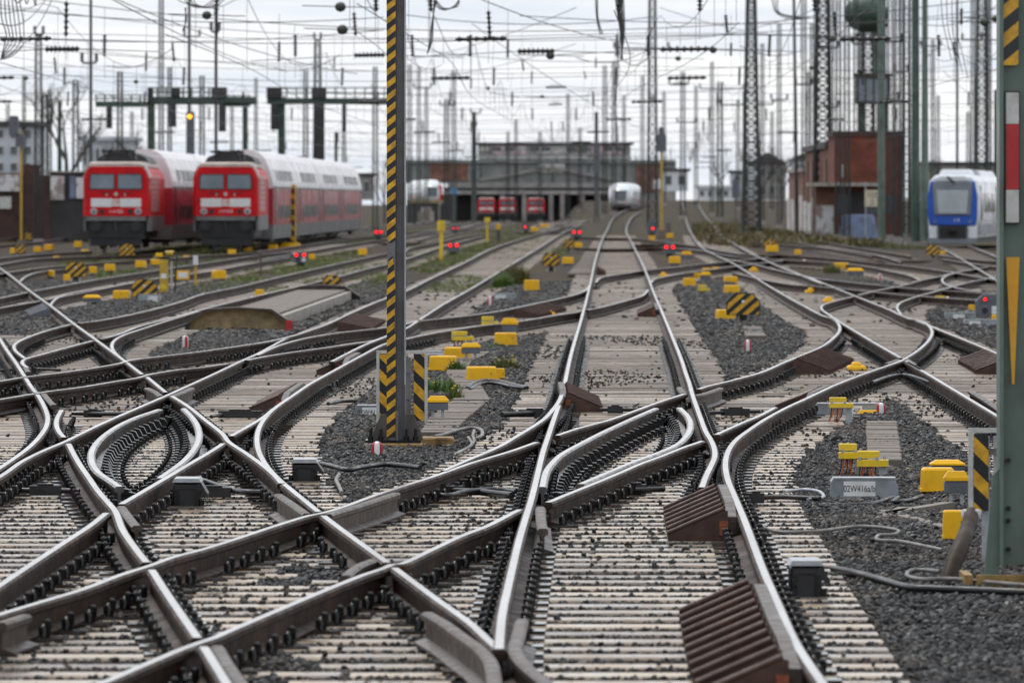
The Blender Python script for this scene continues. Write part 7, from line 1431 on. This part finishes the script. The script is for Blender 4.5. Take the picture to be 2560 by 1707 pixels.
# ================================================================ vegetation
LEAF = mat('weed_leaf', (0.10, 0.17, 0.035), (0.06, 0.11, 0.025), 0.5, 0, 20); LEAF2 = mat('dry_grass', (0.22, 0.18, 0.06), (0.12, 0.095, 0.035), 0.7, 0, 6); LEAF3 = mat('bright_leaf', (0.16, 0.26, 0.04), (0.09, 0.17, 0.03), 0.5, 0, 20); PETAL = mat('yellow_petal', (0.80, 0.55, 0.01), (0.7, 0.45, 0.01), 0.5); SCRUB = mat('brown_scrub', (0.12, 0.095, 0.035), (0.055, 0.04, 0.02), 0.8, 0, 3, c3=(0.13, 0.13, 0.03), s3=0.4)
def blades(b_, c, n_, rad, hgt, mats, wd=0.008, lean=0.5):
    for _ in range(n_):
        a = random.uniform(0, 6.28); r_ = rad*math.sqrt(random.random()); x, y = c[0]+r_*math.cos(a), c[1]+r_*math.sin(a); h_ = hgt*random.uniform(0.5, 1.1)*(1-0.4*r_/max(rad, 1e-6)); d = random.uniform(0, 6.28); q_ = h_*lean*random.random(); m_ = random.choice(mats); u = Vector((math.cos(d+1.57), math.sin(d+1.57), 0))*wd
        p0 = Vector((x, y, c[2])); p1 = p0+Vector((math.cos(d)*q_*0.4, math.sin(d)*q_*0.4, h_*0.6)); p2 = p0+Vector((math.cos(d)*q_, math.sin(d)*q_, h_))
        b_.add([p0-u, p0+u, p1+u*0.8, p1-u*0.8, p2], [(0, 1, 2, 3), (3, 2, 4)], m_)
def weed(x, yb, wpx, hpx, label, mats=(LEAF, LEAF3), flowers=0, n_=160):
    s = sc(yb); c = gp(x, yb); e = empty('weed', (c.x, c.y, GZ-0.02), 0, label, 'weed'); b_ = MB(); blades(b_, (0, 0, 0), int(n_*1.5), wpx/s/2*1.1, hpx/s*1.25, mats, 0.011, 0.9); b_.build('leaves', e)
    for j in range(flowers):
        X_, Y_, Z_ = random.uniform(-.45, .45)*wpx/s, random.uniform(-.1, .1), hpx/s*random.uniform(0.7, 1.15); MB().lathe([(0.003, -0.012), (0.02, 0), (0.012, 0.01)], PETAL, (X_, Y_, Z_), 8).build('flower', e); MB().bar((X_*0.6, Y_, 0), (X_, Y_, Z_), 0.004, LEAF).build('stem', e)
weed(1105, 985, 85, 42, 'green rosette weed at the right edge of the striped board', (LEAF, LEAF, LEAF3), 3, 320); weed(1262, 928, 62, 38, 'weed with yellow flowers right of the yellow boxes', (LEAF, LEAF2), 9, 220); weed(1140, 935, 40, 40, 'weed between two yellow boxes', (LEAF,), 3, 140); weed(1138, 1010, 32, 48, 'spindly weed with reddish leaves on the slab path', (LEAF, LEAF3, LEAF2), 2, 90); weed(1240, 872, 40, 20, 'low dark weed under the yellow box by the red marker', (LEAF,), 0, 120); weed(2300, 1184, 90, 16, 'strip of moss and grass behind the box 02W416a/b', (LEAF, LEAF3), 1, 400); weed(2330, 1262, 70, 10, 'low moss patch under the big yellow box', (LEAF, LEAF2), 0, 160)
weed(1290, 715, 60, 58, 'tall dry yellowish weeds left of the main track', (LEAF2, LEAF2, LEAF), 0, 420); weed(1255, 722, 45, 40, 'green weeds beside the tall dry ones', (LEAF, LEAF3), 0, 260); weed(562, 618, 20, 46, 'single upright weed in front of the right locomotive', (LEAF3, LEAF), 0, 60); weed(2080, 682, 40, 26, 'dark dry weed beside the rusty yellow box', (LEAF2, LEAF), 0, 160); weed(2290, 606, 50, 14, 'grass tuft left of the blue train', (LEAF3, LEAF2), 0, 120)
# grass growing on and between the left-hand tracks, one mass
def grass_area(polys, name, mats, dens, hgt, wd=0.02):
    b_ = MB()
    for (x0, x1, y0, y1) in polys:
        a, c = gp(x0, y1), gp(x1, y0); Ya, Yb_ = a.y, c.y; n_ = int(dens*(x1-x0)*(y1-y0)/100)
        for _ in range(n_):
            y = random.uniform(y0, y1); x = random.uniform(x0, x1)+(y1-y)*1.2*random.random(); p = gp(x, y)
            if math.sin(p.x*1.9+1.3*math.sin(p.y*0.25))*math.sin(p.y*0.17+p.x) < -0.15: continue
            blades(b_, (p.x, p.y, GZ-0.04), 5, 0.14, hgt*random.uniform(.5, 1.2), mats, wd, 0.8)
    tag(b_.build(name), kind='stuff')
grass_area([(470, 720, 690, 735), (600, 960, 655, 690), (930, 1180, 640, 680), (1000, 1180, 610, 650), (1060, 1230, 690, 735), (150, 470, 640, 662), (380, 680, 612, 632), (860, 960, 690, 720), (700, 1000, 590, 612), (1000, 1350, 560, 600), (1150, 1330, 600, 650), (1330, 1420, 590, 640), (420, 900, 628, 655), (240, 480, 676, 700), (740, 960, 700, 730), (2200, 2330, 600, 622), (2440, 2560, 630, 650)], 'track_grass', (LEAF, LEAF2, LEAF3, LEAF2), 16, 0.20, 0.016)
# scrub bank before the brick building
b_ = MB()
for _ in range(8200):
    Yv = random.uniform(330, 560); x = random.uniform(1740, 2330); p = Vector(((x-CX)*Yv/F, Yv, 0))
    if p.x < 10.2+0.010*(Yv-330)+random.uniform(0, 1.5) or p.x > 19.6: continue
    blades(b_, (p.x, Yv, gb(p.x, Yv)-0.05), 4, 0.5, random.uniform(0.25, 0.8), (SCRUB, SCRUB, SCRUB, LEAF2), 0.05, 1.0)
tag(b_.build('scrub'), kind='stuff')
# bare trees
BARK = mat('bare_bark', (0.12, 0.105, 0.10), (0.08, 0.07, 0.065), 0.8, 0, 2)
def bare_tree(x, yt, Yv, label, seed, dens=5):
    r_ = random.Random(seed); p = PT(x, 500, Yv); zb = gb(p.x, Yv)-0.1; h_ = H-(yt-HY)*Yv/F-zb; e = empty('bare_tree', (p.x, Yv, zb), 0, label, 'tree', 'bare trees on the skyline'); tr = MB(); cr_ = MB()
    tr.tube([(0, 0, 0), (0.1, 0, h_*0.25), (0, 0.1, h_*0.5)], [h_*0.022, h_*0.017, h_*0.010], BARK, 8)
    def br_(p0, d, ln, rad, lvl):
        p1 = p0+d*ln; cr_.tube([p0, (p0+p1)/2+Vector((r_.uniform(-1, 1), r_.uniform(-1, 1), 0))*ln*0.06, p1], [rad, rad*0.8, rad*0.55], BARK, 4 if lvl < 2 else 3, cap=False)
        if lvl >= 4: return
        for _ in range(3 if lvl < 3 else 2):
            dd = (d+Vector((r_.uniform(-1, 1), r_.uniform(-1, 1), r_.uniform(-0.2, 0.7)))*0.75).normalized(); br_(p0.lerp(p1, r_.uniform(0.55, 1.0)), dd, ln*r_.uniform(0.55, 0.8), rad*0.58, lvl+1)
    for k in range(dens):
        a = 6.28*k/dens+r_.random(); br_(Vector((0, 0, h_*r_.uniform(0.22, 0.5))), Vector((math.cos(a)*0.55, math.sin(a)*0.55, 0.9)).normalized(), h_*0.24, h_*0.010, 0)
    tr.build('trunk', e); cr_.build('crown', e)
for i, (x, yt, Yv, lab) in enumerate(((165, 190, 520, 'bare tree behind the graffiti wall'), (345, 300, 620, 'bare tree left of the gantry leg'), (1900, 350, 700, 'bare tree below the tapering tower'), (1955, 368, 620, 'bare tree touching the brick building'), (1800, 390, 900, 'bare tree right of the main line'), (2330, 380, 700, 'bare tree behind the blue train'), (960, 380, 800, 'bare tree at the end of the red coaches'), (2500, 400, 800, 'bare tree at the right edge'))): bare_tree(x, yt, Yv, lab, 30+i)

# labels that came out alike: say which one from the left
same = {}
for o in bpy.data.objects:
    if o.parent is None and o.get('label'): same.setdefault(o['label'], []).append(o)
for lab, os_ in same.items():
    if len(os_) > 1:
        os_.sort(key=lambda o: (o.location.x/max(o.location.y, 1), o.name))
        for i, o in enumerate(os_): o['label'] = lab+', '+('leftmost', 'second from left', 'third from left', 'fourth from left')[min(i, 3)] if len(lab.split()) < 14 else lab+(' left', ' middle', ' right', ' last')[min(i, 3)]
